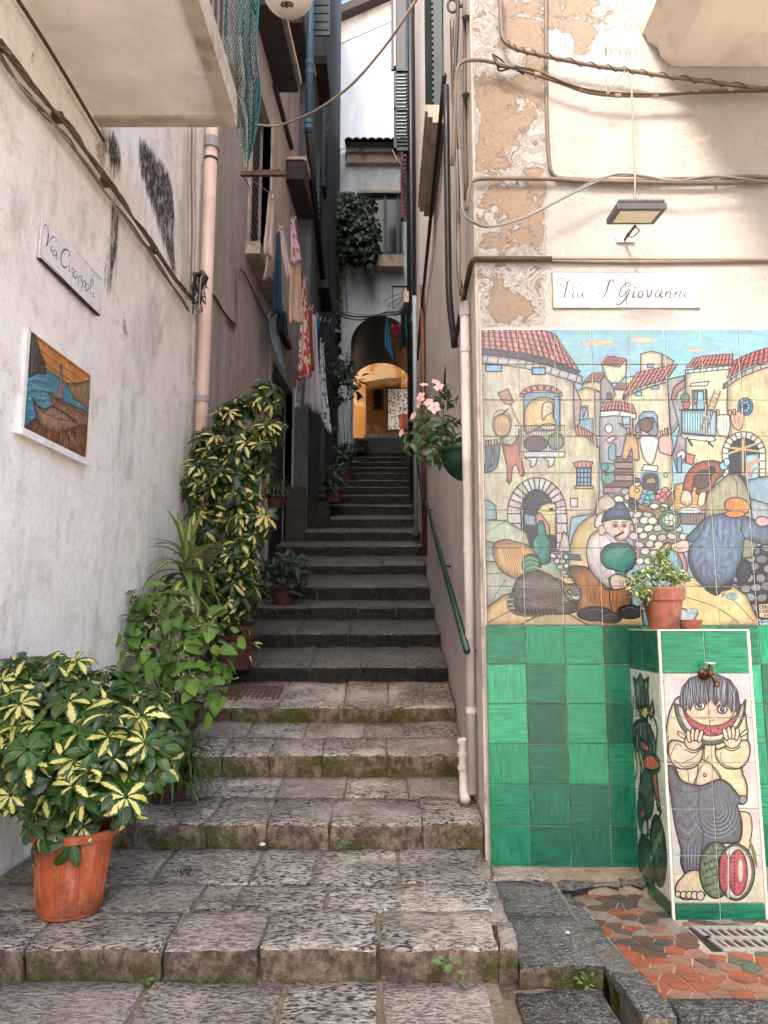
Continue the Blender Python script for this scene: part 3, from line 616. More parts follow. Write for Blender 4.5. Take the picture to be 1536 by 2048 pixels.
    c.ell(1372, 962, 68, 46, 'e39a48', rot=.15, shade=.3); c.ell(1360, 1002, 52, 18, 'd88c40'); c.hatch([(1320,940),(1400,930)], [(1330,990),(1420,985)], 12, 'a8602a', 2.4, 3)
    c.fill([(1205,1385),(1260,1390),(1330,1360),(1340,1385),(1290,1400),(1270,1420),(1240,1412)], '332f38', smooth=True); c.ell(1405, 1300, 36, 62, '3c3a44', rot=.25, shade=.3)
    c.ell(1500, 1040, 36, 26, 'd8a0a0', tex=.2)
    c.fill([(1478,1462),(1560,1455),(1560,1545),(1480,1535)], 'e4d4a4', line=4)
    def lt(x, y, segs):
        for s in segs: c.line([(x + a * 9, y + b * 15) for a, b in s], '2a2522', 2.6)
    Lc = {'C': [[(1,.1),(.2,0),(0,.5),(.2,1),(1,.9)]], 'E': [[(1,0),(0,0),(0,1),(1,1)],[(0,.5),(.8,.5)]], 'R': [[(0,1),(0,0),(1,.1),(1,.4),(0,.5),(1,1)]], 'A': [[(0,1),(.5,0),(1,1)],[(.2,.6),(.8,.6)]], 'S': [[(1,0),(0,.1),(0,.45),(1,.55),(1,.9),(0,1)]], 'V': [[(0,0),(.5,1),(1,0)]], 'I': [[(.5,0),(.5,1)]]}
    for t, x, y in [('CERA', 1488, 1472), ('CASS', 1488, 1494), ('VI', 1510, 1516)]:
        for i, ch in enumerate(t): lt(x + i * 13, y, Lc[ch])
    c.line([(1480,1556),(1500,1548),(1496,1562),(1520,1552),(1540,1560),(1560,1550)], '2a2522', 2.4, smooth=True)
    return c

# ------------------------------------------------------------------ fountain pillar print
PX0, PX1, PYF = 1.262, 1.674, 3.56
pl_pf = lambda px, py: (lambda p: (p[0], p[2]))(onY(px, py, PYF))
pl_ps = lambda px, py: (lambda p: (p[1], p[2]))(onX(px, py, PX0))
PZB = -1.285; PZT = onY(1400, 1259, PYF)[2]
def paint_pillar():
    c = Cv('pillar_print', pl_pf, PX0, PX1, PZB, PZT, 520, (940, 1240, 2.577), 'f2ebe2'); c.lw = 1.3; K = '1e1c1c'
    c.rect(900, 1300, 1600, 1460, 'f0e2c2', line=0, tex=.03); c.line([(1010,275),(990,350)], '8a827a', 1.5)
    SK = 'f0d8b2'; HD = 'ecdcb0'; PT = '72767c'
    c.fill([(1010,720),(1006,600),(1020,500),(1045,430),(1075,395),(1120,420),(1350,430),(1405,450),(1425,540),(1430,700),(1400,770),(1425,850),(1420,930),(1380,900),(1280,820),(1180,855),(1090,830),(1050,745)], HD, smooth=True, tex=.05, line=3.4)
    c.fill([(1180,720),(1240,740),(1290,820),(1180,855),(1150,850),(1170,790)], SK, smooth=True); c.ell(1208, 798, 8, 9, 'd8a888'); c.ell(1199,655,7,8,'8a8476')
    for q in [((1160,850),(1175,780),(1230,700)), ((1230,730),(1290,815),(1370,880)), ((1120,760),(1125,830)), ((1020,600),(1015,690)), ((1210,640),(1205,720)), ((1410,780),(1330,740))]: c.line(q, K, 3, smooth=True)
    c.fill([(1370,995),(1400,985),(1440,1000),(1452,1060),(1445,1130),(1430,1190),(1385,1150),(1395,1080)], SK, smooth=True)
    c.fill([(1008,770),(1025,748),(1050,760),(1085,825),(1180,852),(1240,835),(1290,820),(1340,850),(1385,905),(1415,905),(1425,925),(1405,948),(1375,950),(1390,1000),(1400,1060),(1385,1140),(1300,1150),(1235,1155),(1195,1200),(1190,1285),(1150,1300),(1110,1312),(1085,1250),(1085,1180),(1060,1080),(1040,960),(1030,880)], PT, smooth=True, tex=.14, shade=.2, line=3.4)
    c.ell(1405, 925, 20, 22, '8a8c90'); c.line([(1020,770),(1035,850),(1100,885),(1180,880),(1250,850)], '3c4050', 3, smooth=True)
    for k in range(9): c.line([(1080-k*2,900+k*30),(1120,940+k*32),(1165,900+k*30)], ['454a5e','a4aabc'][k % 2], 3, smooth=True, taper=True)
    for k in range(12): r = 24 + k * 9; c.line([(1270+r*math.cos(a),980+r*1.15*math.sin(a)) for a in [-.9+j*.35+k*.1 for j in range(9)]], ['454a5e','a9afc0'][k % 2], 3, smooth=True, taper=True)
    for k in range(10): c.line([(1100+k*9,1150),(1096+k*9,1200),(1100+k*8,1290)], ['454a5e','a9afc0'][k % 2], 2.6, smooth=True, taper=True)
    c.line([(1180,870),(1175,1000),(1200,1100),(1190,1200)], '3c4050', 4, smooth=True)
    # face, hair
    c.ell(1232, 455, 132, 100, SK, line=2); c.ell(1200, 505, 20, 10, 'e8b49c', line=0); c.ell(1290, 515, 20, 10, 'e8b49c', line=0)
    for x, y in [(1183, 442), (1298, 460)]:
        c.ell(x, y, 25, 20, 'f6f2ea', line=3); c.ell(x, y, 11, 12, '46484e', line=2); c.ell(x+3, y-4, 3, 3, 'ffffff', line=0); c.line([(x-28,y-14),(x,y-32),(x+28,y-18)], '5a4e46', 4, smooth=True); c.line([(x-26,y+18),(x,y+26),(x+24,y+20)], 'a88468', 2, smooth=True)
    c.line([(1232,470),(1224,505),(1240,520),(1262,512)], '8a6a50', 3, smooth=True)
    c.fill([(1088,490),(1078,420),(1090,350),(1130,300),(1190,280),(1270,278),(1340,310),(1378,370),(1388,440),(1376,495),(1362,440),(1346,475),(1326,420),(1306,448),(1285,408),(1262,440),(1240,402),(1216,436),(1195,402),(1172,446),(1152,412),(1134,466),(1118,430),(1098,500)], '50525c', smooth=False, tex=.12, line=2.6)
    c.hatch([(1095,350),(1160,290),(1280,280),(1370,350)], [(1095,480),(1170,430),(1290,425),(1370,480)], 70, '2c3042', 2.8, 7); c.hatch([(1095,350),(1160,290),(1280,280),(1370,350)], [(1095,470),(1170,420),(1290,420),(1370,470)], 34, 'c4c8d4', 2.6, 8)
    # slice of melon
    def arc(cx, cy, rx, ry, a0, a1, n=16): return [(cx + rx * math.cos(a0 + (a1 - a0) * i / n), cy + ry * math.sin(a0 + (a1 - a0) * i / n)) for i in range(n + 1)]
    c.fill(arc(1235, 420, 184, 225, 3.1, -0.05 ) + arc(1245, 420, 155, 130, 0.15, 2.95), '5f7a62', line=3.2, tex=.15)
    c.fill(arc(1240, 420, 172, 205, 3.05, 0.0) + arc(1245, 420, 152, 130, 0.2, 2.9), 'f2ead6', line=1.5)
    c.fill(arc(1243, 420, 152, 178, 2.95, 0.1) + arc(1245, 415, 150, 130, 0.3, 2.8), 'd0606a', line=2, tex=.14)
    for k in range(26): x = 1150 + (k * 53 % 200); y = 560 + (k * 29 % 36) - abs(x - 1250) * .15; c.ell(x, y, 3, 5, '3a1c20', line=0)
    # hands and sleeves
    for sx, cx, cy in [(1, 1110, 690), (-1, 1352, 690)]:
        c.fill([(cx-90*sx,cy-20),(cx-75*sx,cy-70),(cx-10*sx,cy-60),(cx+75*sx,cy-25),(cx+88*sx,cy-40),(cx+85*sx,cy+20),(cx+40*sx,cy+70),(cx-30*sx,cy+75),(cx-75*sx,cy+40)], HD, smooth=True, tex=.05, line=3.2)
    for (cx, cy, sx) in [(1150, 600, 1), (1350, 590, -1)]:
        c.ell(cx, cy + 25, 46, 46, SK, line=2.6)
        for i in range(4): c.ell(cx + sx * (-24 + i * 20), cy - 14 + abs(i - 1.5) * 8, 12, 34, SK, rot=.14 * sx * (i - 1), line=2.6)
        c.ell(cx - sx * 62, cy - 8, 10, 26, SK, rot=-.9 * sx, line=2.4); c.line([(cx-45,cy+66),(cx,cy+84),(cx+45,cy+62)], K, 4, smooth=True)
    for q in [((1030,700),(1060,640),(1090,650)), ((1090,740),(1160,700),(1190,650)), ((1290,680),(1300,740),(1370,765)), ((1050,720),(1100,756),(1160,740))]: c.line(q, K, 2.6, smooth=True)
    # foot, melons
    c.fill([(1058,1400),(1062,1360),(1090,1325),(1120,1296),(1165,1288),(1195,1305),(1215,1350),(1222,1390),(1195,1432),(1150,1438),(1090,1436)], SK, smooth=True, line=3)
    for i in range(5): c.ell(1070 + i * 29, 1412 + (i * 2), 14 + i * 1.6, 16 + i * 1.8, 'f2dcb8', line=2.4)
    c.ell(1265, 1288, 85, 146, '7d9070', tex=.25, shade=.25, line=3)
    for k in range(40): c.ell(1205 + (k * 37 % 90), 1180 + (k * 61 % 230), 8, 5, '3f5a40', line=0, rot=k)
    c.ell(1368, 1298, 96, 146, '88a07c', line=3); c.ell(1366, 1298, 86, 137, 'f2ecd6', line=1.6)
    c.ell(1308, 1300, 26, 105, 'd0626a', line=2, tex=.12); c.ell(1378, 1300, 50, 118, 'd0626a', line=2, tex=.12); c.ell(1392, 1290, 14, 60, 'f0dcc8', line=0); c.line([(1332,1180),(1330,1425)], 'f2ecd6', 8); c.line([(1334,1175),(1336,1428)], K, 2)
    for k in range(10): c.ell(1306, 1215 + k * 19, 3, 5, '4a2024', line=0); c.ell(1362, 1205 + k * 20, 3.4, 6, '4a2024', line=0)
    c.line([(1440,1130),(1460,1200),(1475,1270)], '8a8a3c', 14, taper=True)
    for k in range(3): c.line([(1425,1428+k*9),(1435,1424+k*9),(1445,1430+k*9),(1458,1424+k*9)], 'a09888', 1.6, smooth=True)
    return c
def paint_pillar_side():
    c = Cv('pillar_side_print', pl_ps, PYF, FY, PZB, PZT, 420, (940, 1240, 2.577), 'd8d0ca'); K = '2a2a28'; GR = '5f6b60'
    c.fill([(845,300),(860,320),(882,280),(900,320),(925,300),(920,350),(905,440),(918,520),(900,500),(885,430),(872,470),(860,400),(855,350)], '8f9890', smooth=False, tex=.3)
    c.hatch([(855,300),(925,300)], [(862,500),(925,500)], 26, K, 2, 5)
    c.fill([(885,450),(915,440),(925,480),(910,515),(885,500)], 'b8a868'); c.fill([(925,470),(945,420),(955,470),(935,510)], 'c86a58')
    c.fill([(850,540),(900,520),(935,560),(960,640),(955,720),(925,690),(880,700),(850,640)], '7c867c', smooth=True, tex=.3, shade=.3); c.hatch([(855,540),(940,540)], [(850,720),(955,700)], 26, K, 2, 5)
    for q in [((845,400),(842,560),(852,700)), ((950,500),(968,560),(960,680)), ((870,560),(850,640),(846,760))]: c.line(q, K, 3, smooth=True)
    c.fill([(885,610),(925,650),(930,690),(890,670)], 'c0584c'); c.fill([(890,720),(930,690),(975,720),(978,770),(930,780),(890,760)], 'c0584c', smooth=True); c.line([(880,740),(930,685),(978,730)], K, 4, smooth=True)
    for k in range(6): c.line([(850+k*8,690),(856+k*10,760),(845+k*12,820)], ['d8c8a0','2a2a28'][k % 2], 3, smooth=True)
    c.fill([(895,790),(915,770),(935,800),(950,900),(940,1000),(905,1020),(880,980),(876,880)], '474e4c', smooth=True, tex=.25, shade=.3)
    c.fill([(872,940),(890,900),(910,960),(920,1060),(900,1130),(880,1080),(868,1000)], '353b38', smooth=True, tex=.25); c.ell(892, 1000, 8, 18, 'c04860', line=0); c.ell(905, 1080, 16, 60, 'a8a898', shade=.3)
    c.fill([(940,790),(965,780),(975,900),(985,980),(972,975),(955,880)], 'b84c44'); c.line([(990,985),(975,1030)], K, 3)
    c.ell(975, 1190, 38, 172, '3f5240', tex=.35, shade=.3, line=3.4, rot=-.06); c.ell(915, 1260, 40, 140, '3a4e3c', tex=.35, shade=.3, line=3.4, rot=-.1)
    for k in range(60): c.line([(880+(k*37%120),1080+(k*53%280)),(884+(k*37%120),1098+(k*53%280))], ['8aa07c','1f2c20'][k % 2], 2)
    return c

# ------------------------------------------------------------------ street name signs, boat picture
def paint_giovanni():
    c = Cv('sign_print_a', pl_facade, *SG, 900, (1080, 380, 4.518), 'd6cdc4')
    I = '3c2e38'
    def st(P, w=7): c.line(P, I, w * 1.45, smooth=True, taper=True)
    # V
    st([(185,862),(176,872),(160,860),(150,835),(170,810),(210,812),(235,840),(235,880),(215,975)], 6); st([(272,818),(250,835),(236,880),(212,985)], 11); st([(212,985),(258,930),(300,860),(340,820),(375,830),(378,858),(352,862)], 5)
    c.ell(184,862,8,8,I,line=0); c.ell(350,860,7,7,I,line=0); st([(272,818),(288,815),(286,826)], 4)
    def dot(x, y): c.ell(x, y, 7, 7, I, line=0)
    def i(x, y=980): st([(x+18,y-62),(x+6,y-25),(x+2,y-4),(x+12,y),(x+24,y-14)], 9); dot(x+24, y-88)
    def a(x, y=980): st([(x+52,y-58),(x+34,y-66),(x+10,y-48),(x,y-18),(x+12,y),(x+34,y-14),(x+56,y-60)], 6); st([(x+56,y-62),(x+46,y-20),(x+54,y),(x+72,y-12)], 9)
    def n(x, y=980): st([(x+18,y-62),(x+2,y)], 9); st([(x+8,y-22),(x+38,y-56),(x+54,y-58),(x+56,y-44),(x+44,y-6),(x+56,y),(x+74,y-14)], 8)
    def o(x, y=980): st([(x+30,y-62),(x+8,y-44),(x,y-16),(x+14,y+2),(x+38,y-14),(x+44,y-46),(x+30,y-62)], 8)
    def v(x, y=980): st([(x,y-58),(x+12,y-62),(x+12,y-30),(x+14,y-2),(x+40,y-24),(x+48,y-60),(x+38,y-62)], 8)
    i(285); a(332)
    st([(583,835),(566,850),(552,830),(570,815),(600,830),(612,870),(592,940),(560,978),(520,972),(500,945),(512,925),(540,930),(536,948)], 5); st([(660,850),(655,825),(630,826),(610,870),(590,940),(560,975)], 11); c.ell(583,835,6,6,I,line=0); c.ell(532,945,7,7,I,line=0); dot(607, 978)
    st([(795,885),(812,865),(800,848),(770,855),(725,905),(712,955),(730,972),(770,940),(800,895)], 7); st([(806,905),(785,960),(750,1010),(715,1042),(688,1046),(688,1028),(705,1022)], 10); c.ell(797,882,6,6,I,line=0)
    i(830); o(880); v(955, 978); a(1035, 978); n(1120); n(1205); i(1295, 978)
    for q in [((118,762),(1418,752)), ((1418,752),(1436,1074)), ((118,762),(128,1072)), ((128,1072),(1436,1076))]: c.line(q, '5a4c50', 4)
    return c
def paint_ciroppoli():
    c = Cv('sign_print_b', pl_left, *SC, 900, (0, 400, 3.656), 'ece6e2')
    I = '20407c'
    def st(P, w=4.5): c.line(P, I, w * 1.5 + 1, smooth=True, taper=True)
    st([(322,212),(312,205),(312,190),(325,182),(338,198),(342,240),(336,300),(326,340)], 3.4); st([(342,215),(344,260),(334,320),(328,342)], 6.5); st([(328,342),(348,305),(366,280),(385,268),(402,285),(405,302),(392,304)], 3)
    def dot(x, y): c.ell(x, y, 3, 4, I, line=0)
    def i(x, y): st([(x+7,y-42),(x+3,y-14),(x+3,y),(x+12,y)], 5); dot(x+9, y-62)
    i(362, 372)
    st([(405,378),(394,366),(382,374),(378,398),(388,410),(400,392)], 3.6); st([(407,372),(402,410),(400,425),(412,432)], 5)
    st([(492,410),(500,392),(488,370),(462,362),(442,392),(436,440),(446,480),(468,495),(488,478)], 6.5); c.ell(490,412,4,4,I,line=0)
    i(492, 520)
    st([(510,508),(520,500),(532,515),(522,545),(528,562),(540,550)], 4)
    st([(550,520),(536,528),(530,556),(540,572),(556,556),(556,530),(548,520)], 4)
    for x, y in [(570, 555), (598, 590)]: st([(x,y),(x-12,y+75)], 5); st([(x-4,y+20),(x+8,y+2),(x+18,y+12),(x+16,y+36),(x+8,y+50)], 4)
    st([(632,610),(618,620),(614,648),(624,662),(638,648),(640,622),(630,610)], 4)
    st([(640,660),(668,620),(672,590),(662,582),(656,610),(652,660),(656,684),(666,682)], 4)
    i(670, 708)
    for q in [((305,95),(738,588)), ((305,95),(288,402)), ((738,588),(720,855)), ((288,402),(720,855))]: c.line(q, '2c3c5c', 3.4)
    for x in (430, 528, 628): c.line([(x, 95 + (x-305)*1.14), (x-16, 402 + (x-16-288)*1.05)], 'bcaeaa', 2)
    return c
def paint_boats():
    c = Cv('boats_print', pl_left, *SB, 620, (0, 400, 3.656), 'e39a4c'); K = '3a2422'
    c.fill([(200,930),(700,1280),(700,1420),(200,1250)], 'e88f3a', line=0, tex=.14, ang=.6)
    for k in range(9): c.line([(250,985+k*22),(420,1110+k*22),(640,1270+k*18)], ['f4bf70','c8682c','f0a858'][k % 3], 7, smooth=True, taper=True)
    c.fill([(190,1240),(330,1230),(450,1310),(520,1400),(680,1500),(680,1620),(150,1660)], '4f9cb4', smooth=False, tex=.18, ang=.5, line=0)
    for k in range(14): c.line([(180,1320+k*22),(260,1300+k*24),(380,1340+k*18)], ['a8d8e0','2c6c94','7cc0d0'][k % 3], 4, smooth=True, taper=True)
    c.fill([(225,950),(262,1010),(285,1110),(320,1180),(330,1275),(270,1265),(200,1300),(190,1270)], '6f6258', smooth=False, tex=.3); c.hatch([(235,980),(320,1190)], [(200,1280),(320,1270)], 26, K, 3, 8); c.hatch([(235,960),(270,1060)], [(225,1080),(270,1110)], 14, '4f7a44', 4, 6)
    for q in [((285,1120),(285,1230)), ((285,1160),(325,1185)), ((285,1185),(322,1210))]: c.line(q, K, 4)
    c.fill([(480,1345),(560,1340),(670,1310),(670,1560),(600,1500),(530,1450)], 'b08a60', tex=.2); c.hatch([(480,1345),(670,1320)], [(500,1375),(670,1370)], 22, '4f7a50', 5, 6); c.hatch([(540,1400),(670,1400)], [(550,1450),(665,1530)], 12, K, 3, 5)
    c.fill([(435,1200),(446,1210),(455,1460),(400,1450),(425,1330)], 'b08a80'); c.line([(440,1170),(437,1240)], K, 3)
    c.fill([(345,1410),(380,1420),(400,1450),(520,1500),(640,1560),(640,1650),(500,1640),(380,1600),(370,1480)], 'a8745c', smooth=True, tex=.22); c.fill([(230,1445),(262,1500),(330,1530),(380,1510),(520,1600),(560,1660),(440,1700),(330,1680),(262,1590)], 'b98a70', smooth=True, tex=.2, line=4)
    for q in [((262,1510),(320,1560),(420,1600),(540,1620)), ((240,1470),(270,1570),(330,1660)), ((400,1470),(500,1520),(640,1590)), ((520,1560),(560,1640),(640,1660)), ((320,1540),(330,1620))]: c.line(q, K, 4, smooth=True)
    c.fill([(155,1665),(250,1590),(300,1650),(420,1700),(560,1650),(640,1650),(600,1910),(400,1810)], '8a5844', smooth=False, tex=.3, ang=.8, line=0)
    c.hatch([(180,1640),(620,1660)], [(200,1700),(610,1890)], 60, K, 4, 16); c.hatch([(260,1660),(620,1700)], [(240,1690),(600,1860)], 34, 'd08a50', 5, 16)
    for x, y in [(500,1680),(525,1720),(560,1670),(480,1740),(590,1720)]: c.line([(x,y),(x+8,y+70)], 'e0a050', 12, taper=True); c.ell(x, y-8, 8, 9, 'c88a60')
    return c
# ------------------------------------------------------------------ materials
SG = (0.931, 1.733, 1.722, 1.927); SC = (3.55, 4.257, 1.795, 2.018); SB = (3.51, 4.185, 0.912, 1.40)
LWR = (0.6, 7.0, -1.3, 5.2)                                # left wall rect: Y, z
FWR = (0.5, 3.1, -1.3, 4.0)                                # facade rect: X, z

def wear_left():
    """stains and patches that the left wall really has: red = black mould, green = bare ochre render, blue = grey damp"""
    c = Cv('left_wall_wear', pl_left, *LWR, 1100, (0, 0, 1.0), '000000')
    R, Gn, B = 'ff0000', '00ff00', '0000ff'; o = dict(line=0, tex=0)
    c.fill([(207,255),(258,262),(340,330),(385,430),(392,545),(372,600),(350,560),(318,470),(278,400),(262,330),(230,300)], '000088', **o)
    for P in [[(212,262),(245,265),(248,345),(232,360),(218,330)], [(276,262),(310,300),(345,350),(358,470),(330,440),(300,400),(282,350)],
              [(225,365),(243,400),(240,520),(222,640),(214,600),(220,480)], [(330,470),(350,470),(362,570),(350,565)], [(300,400),(345,480),(360,560),(330,500)],
              [(395,560),(412,570),(408,610),(396,600)], [(0,100),(12,120),(30,180),(22,190)], [(130,60),(150,90),(175,150),(160,140)], [(178,150),(205,240),(214,280),(200,260)]]: c.fill(P, 'ff0000', **o)
    for P in [[(68,80),(78,75),(84,118),(76,134),(64,120)], [(104,142),(112,150),(108,180),(104,170)], [(140,200),(150,210),(166,255),(158,270),(150,240)],
              [(244,640),(255,636),(262,650),(258,664),(248,672),(238,682)], [(190,255),(212,275),(220,350),(204,320)], [(150,330),(158,330),(160,350),(152,352)]]: c.fill(P, '00ff00', **o)
    c.fill([(-20,1640),(70,1650),(50,1800),(-20,1830)], 'a00000', **o)
    for P in [[(262,600),(330,560),(335,700),(300,790),(262,740)], [(165,700),(200,720),(210,860),(190,930)], [(60,970),(100,990),(105,1080),(70,1030)], [(105,1165),(145,1150),(125,1250),(100,1240)],
              [(0,1500),(70,1600),(60,1760),(0,1810)], [(150,1240),(200,1200),(260,1300),(200,1420)], [(380,560),(396,580),(392,900),(360,940)], [(240,800),(290,780),(280,960),(240,1000)]]: c.fill(P, '0000a0', **o)
    im = c.im
    for k_ in (3, 7, 11, 5): 
        for ax in (0, 1): im = (np.roll(im, k_, ax) + np.roll(im, -k_, ax) + im) / 3
    c.im = im
    I = c.image(0.0); I.colorspace_settings.name = 'Non-Color'; return I
def wear_facade():
    c = Cv('facade_wear', pl_facade, *FWR, 900, (0, 0, 1.0), '000000')
    o = dict(line=0, tex=0)
    c.fill([(930,-20),(1098,-20),(1098,660),(930,660)], '007000', **o)
    c.fill([(1098,-20),(1300,-20),(1290,120),(1098,120)], '005800', **o)
    for P in [[(960,150),(1090,150),(1092,235),(1040,250),(1020,300),(955,300)], [(1000,0),(1075,0),(1090,140),(1000,140)], [(1100,0),(1190,0),(1210,110),(1110,118)], [(960,380),(1090,365),(1095,500),(1010,480),(960,500)], [(990,560),(1070,590),(1060,650),(985,645)], [(950,270),(1010,330),(990,350),(955,345)]]: c.fill(P, '00a000', **o)
    for P in [[(1190,80),(1300,90),(1300,128),(1190,120)], [(1100,60),(1150,90),(1120,118),(1100,118)], [(980,105),(1020,110),(1040,150),(990,150)], [(1096,520),(1108,525),(1108,625),(1098,640)]]: c.fill(P, '780000', **o)
    for P in [[(1100,540),(1160,540),(1150,650),(1100,655)], [(1100,380),(1180,370),(1170,500),(1100,500)]]: c.fill(P, '000050', **o)
    im = c.im
    for k_ in (2, 5, 8, 3): 
        for ax in (0, 1): im = (np.roll(im, k_, ax) + np.roll(im, -k_, ax) + im) / 3
    c.im = im; I = c.image(0.0); I.colorspace_settings.name = 'Non-Color'; return I

def plaster_mask(name, img, base, base2, ochre, mould='2b2624', grey='8d8983'):
    g = G(name); P = g.pos(); im = g.img(img, g.uv()); ch = g.n('SeparateColor'); g.put(ch.inputs[0], im.outputs[0])
    n1 = g.noise(P, 1.6, 6, 0.6); n2 = g.noise(g.mp(P, (1, 1, 0.25)), 9, 8, 0.7); n3 = g.noise(P, 30, 6, 0.65); n4 = g.noise(P, 7, 10, 0.72, 0.6)
    c = g.mix(g.ramp(n1, [(0.35, 0.0), (0.65, 1.0)]), base, base2)
    c = g.mix(g.math('MULTIPLY', g.ramp(n2, [(0.5, 0.0), (0.72, 1.0)]), 0.30), c, grey)
    c = g.mix(g.math('MULTIPLY', g.ramp(g.noise(P, 4.2, 8, .7, .4), [(0.58, 0.0), (0.63, 1.0)]), 0.35), c, 'd2bda8')
    c = g.mix(g.math('MULTIPLY', g.ramp(g.noise(P, 2.4, 9, .75, .3), [(0.55, 0.0), (0.66, 1.0)]), 0.35), c, grey)
    def gate(m, n, lo, hi):                                # area mask broken up by noise
        return g.ramp(g.math('ADD', m, g.math('MULTIPLY', g.math('SUBTRACT', n, 0.5), 1.5)), [(lo, 0.0), (hi, 1.0)])
    c = g.mix(g.math('MULTIPLY', gate(ch.outputs[2], n2, 0.4, 0.85), 0.4), c, grey)
    pe0 = gate(ch.outputs[1], n4, 0.36, 0.42); c = g.mix(g.math('MULTIPLY', pe0, .75), c, g.mix(n3, 'b0a69e', '9c948c'))
    pe = gate(ch.outputs[1], n4, 0.49, 0.54)
    oc = g.mix(n3, ochre, tuple(x * 0.62 for x in lin(ochre)[:3])); oc = g.mix(g.ramp(g.noise(P, 60, 4, .7), [(.62, 0.0), (.70, .6)]), oc, 'ded2c2')
    c = g.mix(pe, c, oc)
    mo = g.math('MULTIPLY', gate(ch.outputs[0], g.noise(g.mp(P, (1, 1, 0.16)), 20, 9, 0.8), 0.45, 0.75), g.ramp(g.noise(g.mp(P, (1, 1, .5)), 34, 8, .8), [(.34, .3), (.50, 1.0)]))
    c = g.mix(mo, c, mould)
    cr = g.ramp(g.vor(g.mp(g.noise(P, 3, 4, .6, col=True), (1.2, 1.2, 1.2)), 3.0, 'DISTANCE_TO_EDGE'), [(0.0, 1.0), (0.012, 0.0)])
    c = g.mix(g.math('MULTIPLY', cr, 0.35), c, '6d6258')
    h = g.math('SUBTRACT', g.math('ADD', g.math('MULTIPLY', n3, 0.35), g.math('MULTIPLY', n4, 0.7)), g.math('ADD', g.math('MULTIPLY', pe, 0.4), g.math('MULTIPLY', pe0, 0.25)))
    nr = g.bump(h, 0.022, 0.85)
    return g.out(c, 0.9, nr)

def streaky(name, base, base2, dark, sx=14.0, amt=0.5, rough=0.9, bump=0.012, z=.16):
    """plaster with rain streaks running down"""
    g = G(name); P = g.pos()
    s1 = g.noise(g.mp(g.warp(P, 1.5, .25), (1, 1, z)), sx * .6, 9, 0.75); s2 = g.noise(g.mp(P, (1, 1, 0.3)), 3.0, 6, 0.65); s3 = g.noise(P, 25, 6, 0.7)
    c = g.mix(g.ramp(s2, [(0.35, 0.0), (0.65, 1.0)]), base, base2)
    c = g.mix(g.math('MULTIPLY', g.ramp(s1, [(0.45, 0.0), (0.75, 1.0)]), amt), c, dark)
    c = g.mix(g.math('MULTIPLY', g.ramp(g.noise(P, 6, 9, 0.75), [(0.58, 0.0), (0.7, 1.0)]), amt * 0.8), c, dark)
    c = g.mix(g.math('MULTIPLY', g.ramp(g.noise(P, 2.1, 9, .75, .4), [(.52, 0.0), (.57, 1.0)]), .4), c, base2)
    c = g.mix(g.math('MULTIPLY', g.ramp(g.noise(P, 3.7, 10, .78, .3), [(.60, 0.0), (.63, 1.0)]), amt), c, dark)
    nr = g.bump(g.math('ADD', s3, g.math('ADD', g.math('MULTIPLY', s1, 0.4), g.noise(P, 5, 8, .7))), bump, 0.9)
    return g.out(c, rough, nr)

def stone_mat(name, dark, light, pit, pits=1.0, wet=0.0):
    g = G(name); P = g.pos()
    v = g.mp(g.warp(P, 5, .05), (0.42, 1.0, 1.0), rot=(0, 0, .12))
    pn = g.noise(v, 84, 3, 0.55, 0.5); pr = g.ramp(pn, [(0.42, 0.0), (0.50, 1.0)])
    area = g.ramp(g.noise(P, 3.0, 3, .5), [(0.32, 0.35), (0.52, 1.0)])
    oi = g.n('ObjectInfo').outputs['Random']; area = g.math('MULTIPLY', area, g.ramp(oi, [(0.0, .72), (.5, 1.0)]))
    big = g.math('ADD', g.noise(P, 2.2, 6, .6), g.math('MULTIPLY', g.math('SUBTRACT', oi, .5), .35)); fine = g.noise(P, 130, 4, .7)
    c = g.mix(g.ramp(big, [(0.3, 0.0), (0.7, 1.0)]), dark, light)
    c = g.mix(g.math('MULTIPLY', g.ramp(fine, [(.42, 0.0), (.7, 1.0)]), .5), c, 'e6ddd2')
    pm = g.math('MULTIPLY', g.math('SUBTRACT', 1.0, pr), g.math('MULTIPLY', area, 0.97 * pits))
    c = g.mix(pm, c, pit)
    c = g.mix(g.math('MULTIPLY', g.ramp(g.noise(P, 5, 7, .7), [(.56, 0.0), (.68, 1.0)]), .5), c, '6a5744')
    c = g.mix(g.math('MULTIPLY', g.ramp(g.noise(P, 1.7, 9, .78), [(.47, 0.0), (.62, 1.0)]), .45), c, '4a423a')
    c = g.mix(g.math('MULTIPLY', g.ramp(g.noise(P, 3.4, 8, .75), [(.60, 0.0), (.7, 1.0)]), .55), c, '4c4a2c')
    h = g.math('ADD', g.math('MULTIPLY', g.ramp(pn, [(0.36, 0.0), (0.62, 1.0)]), area), g.math('MULTIPLY', fine, .25))
    return g.out(c, 0.72 - wet, g.bump(h, 0.016 * pits, 1.0))
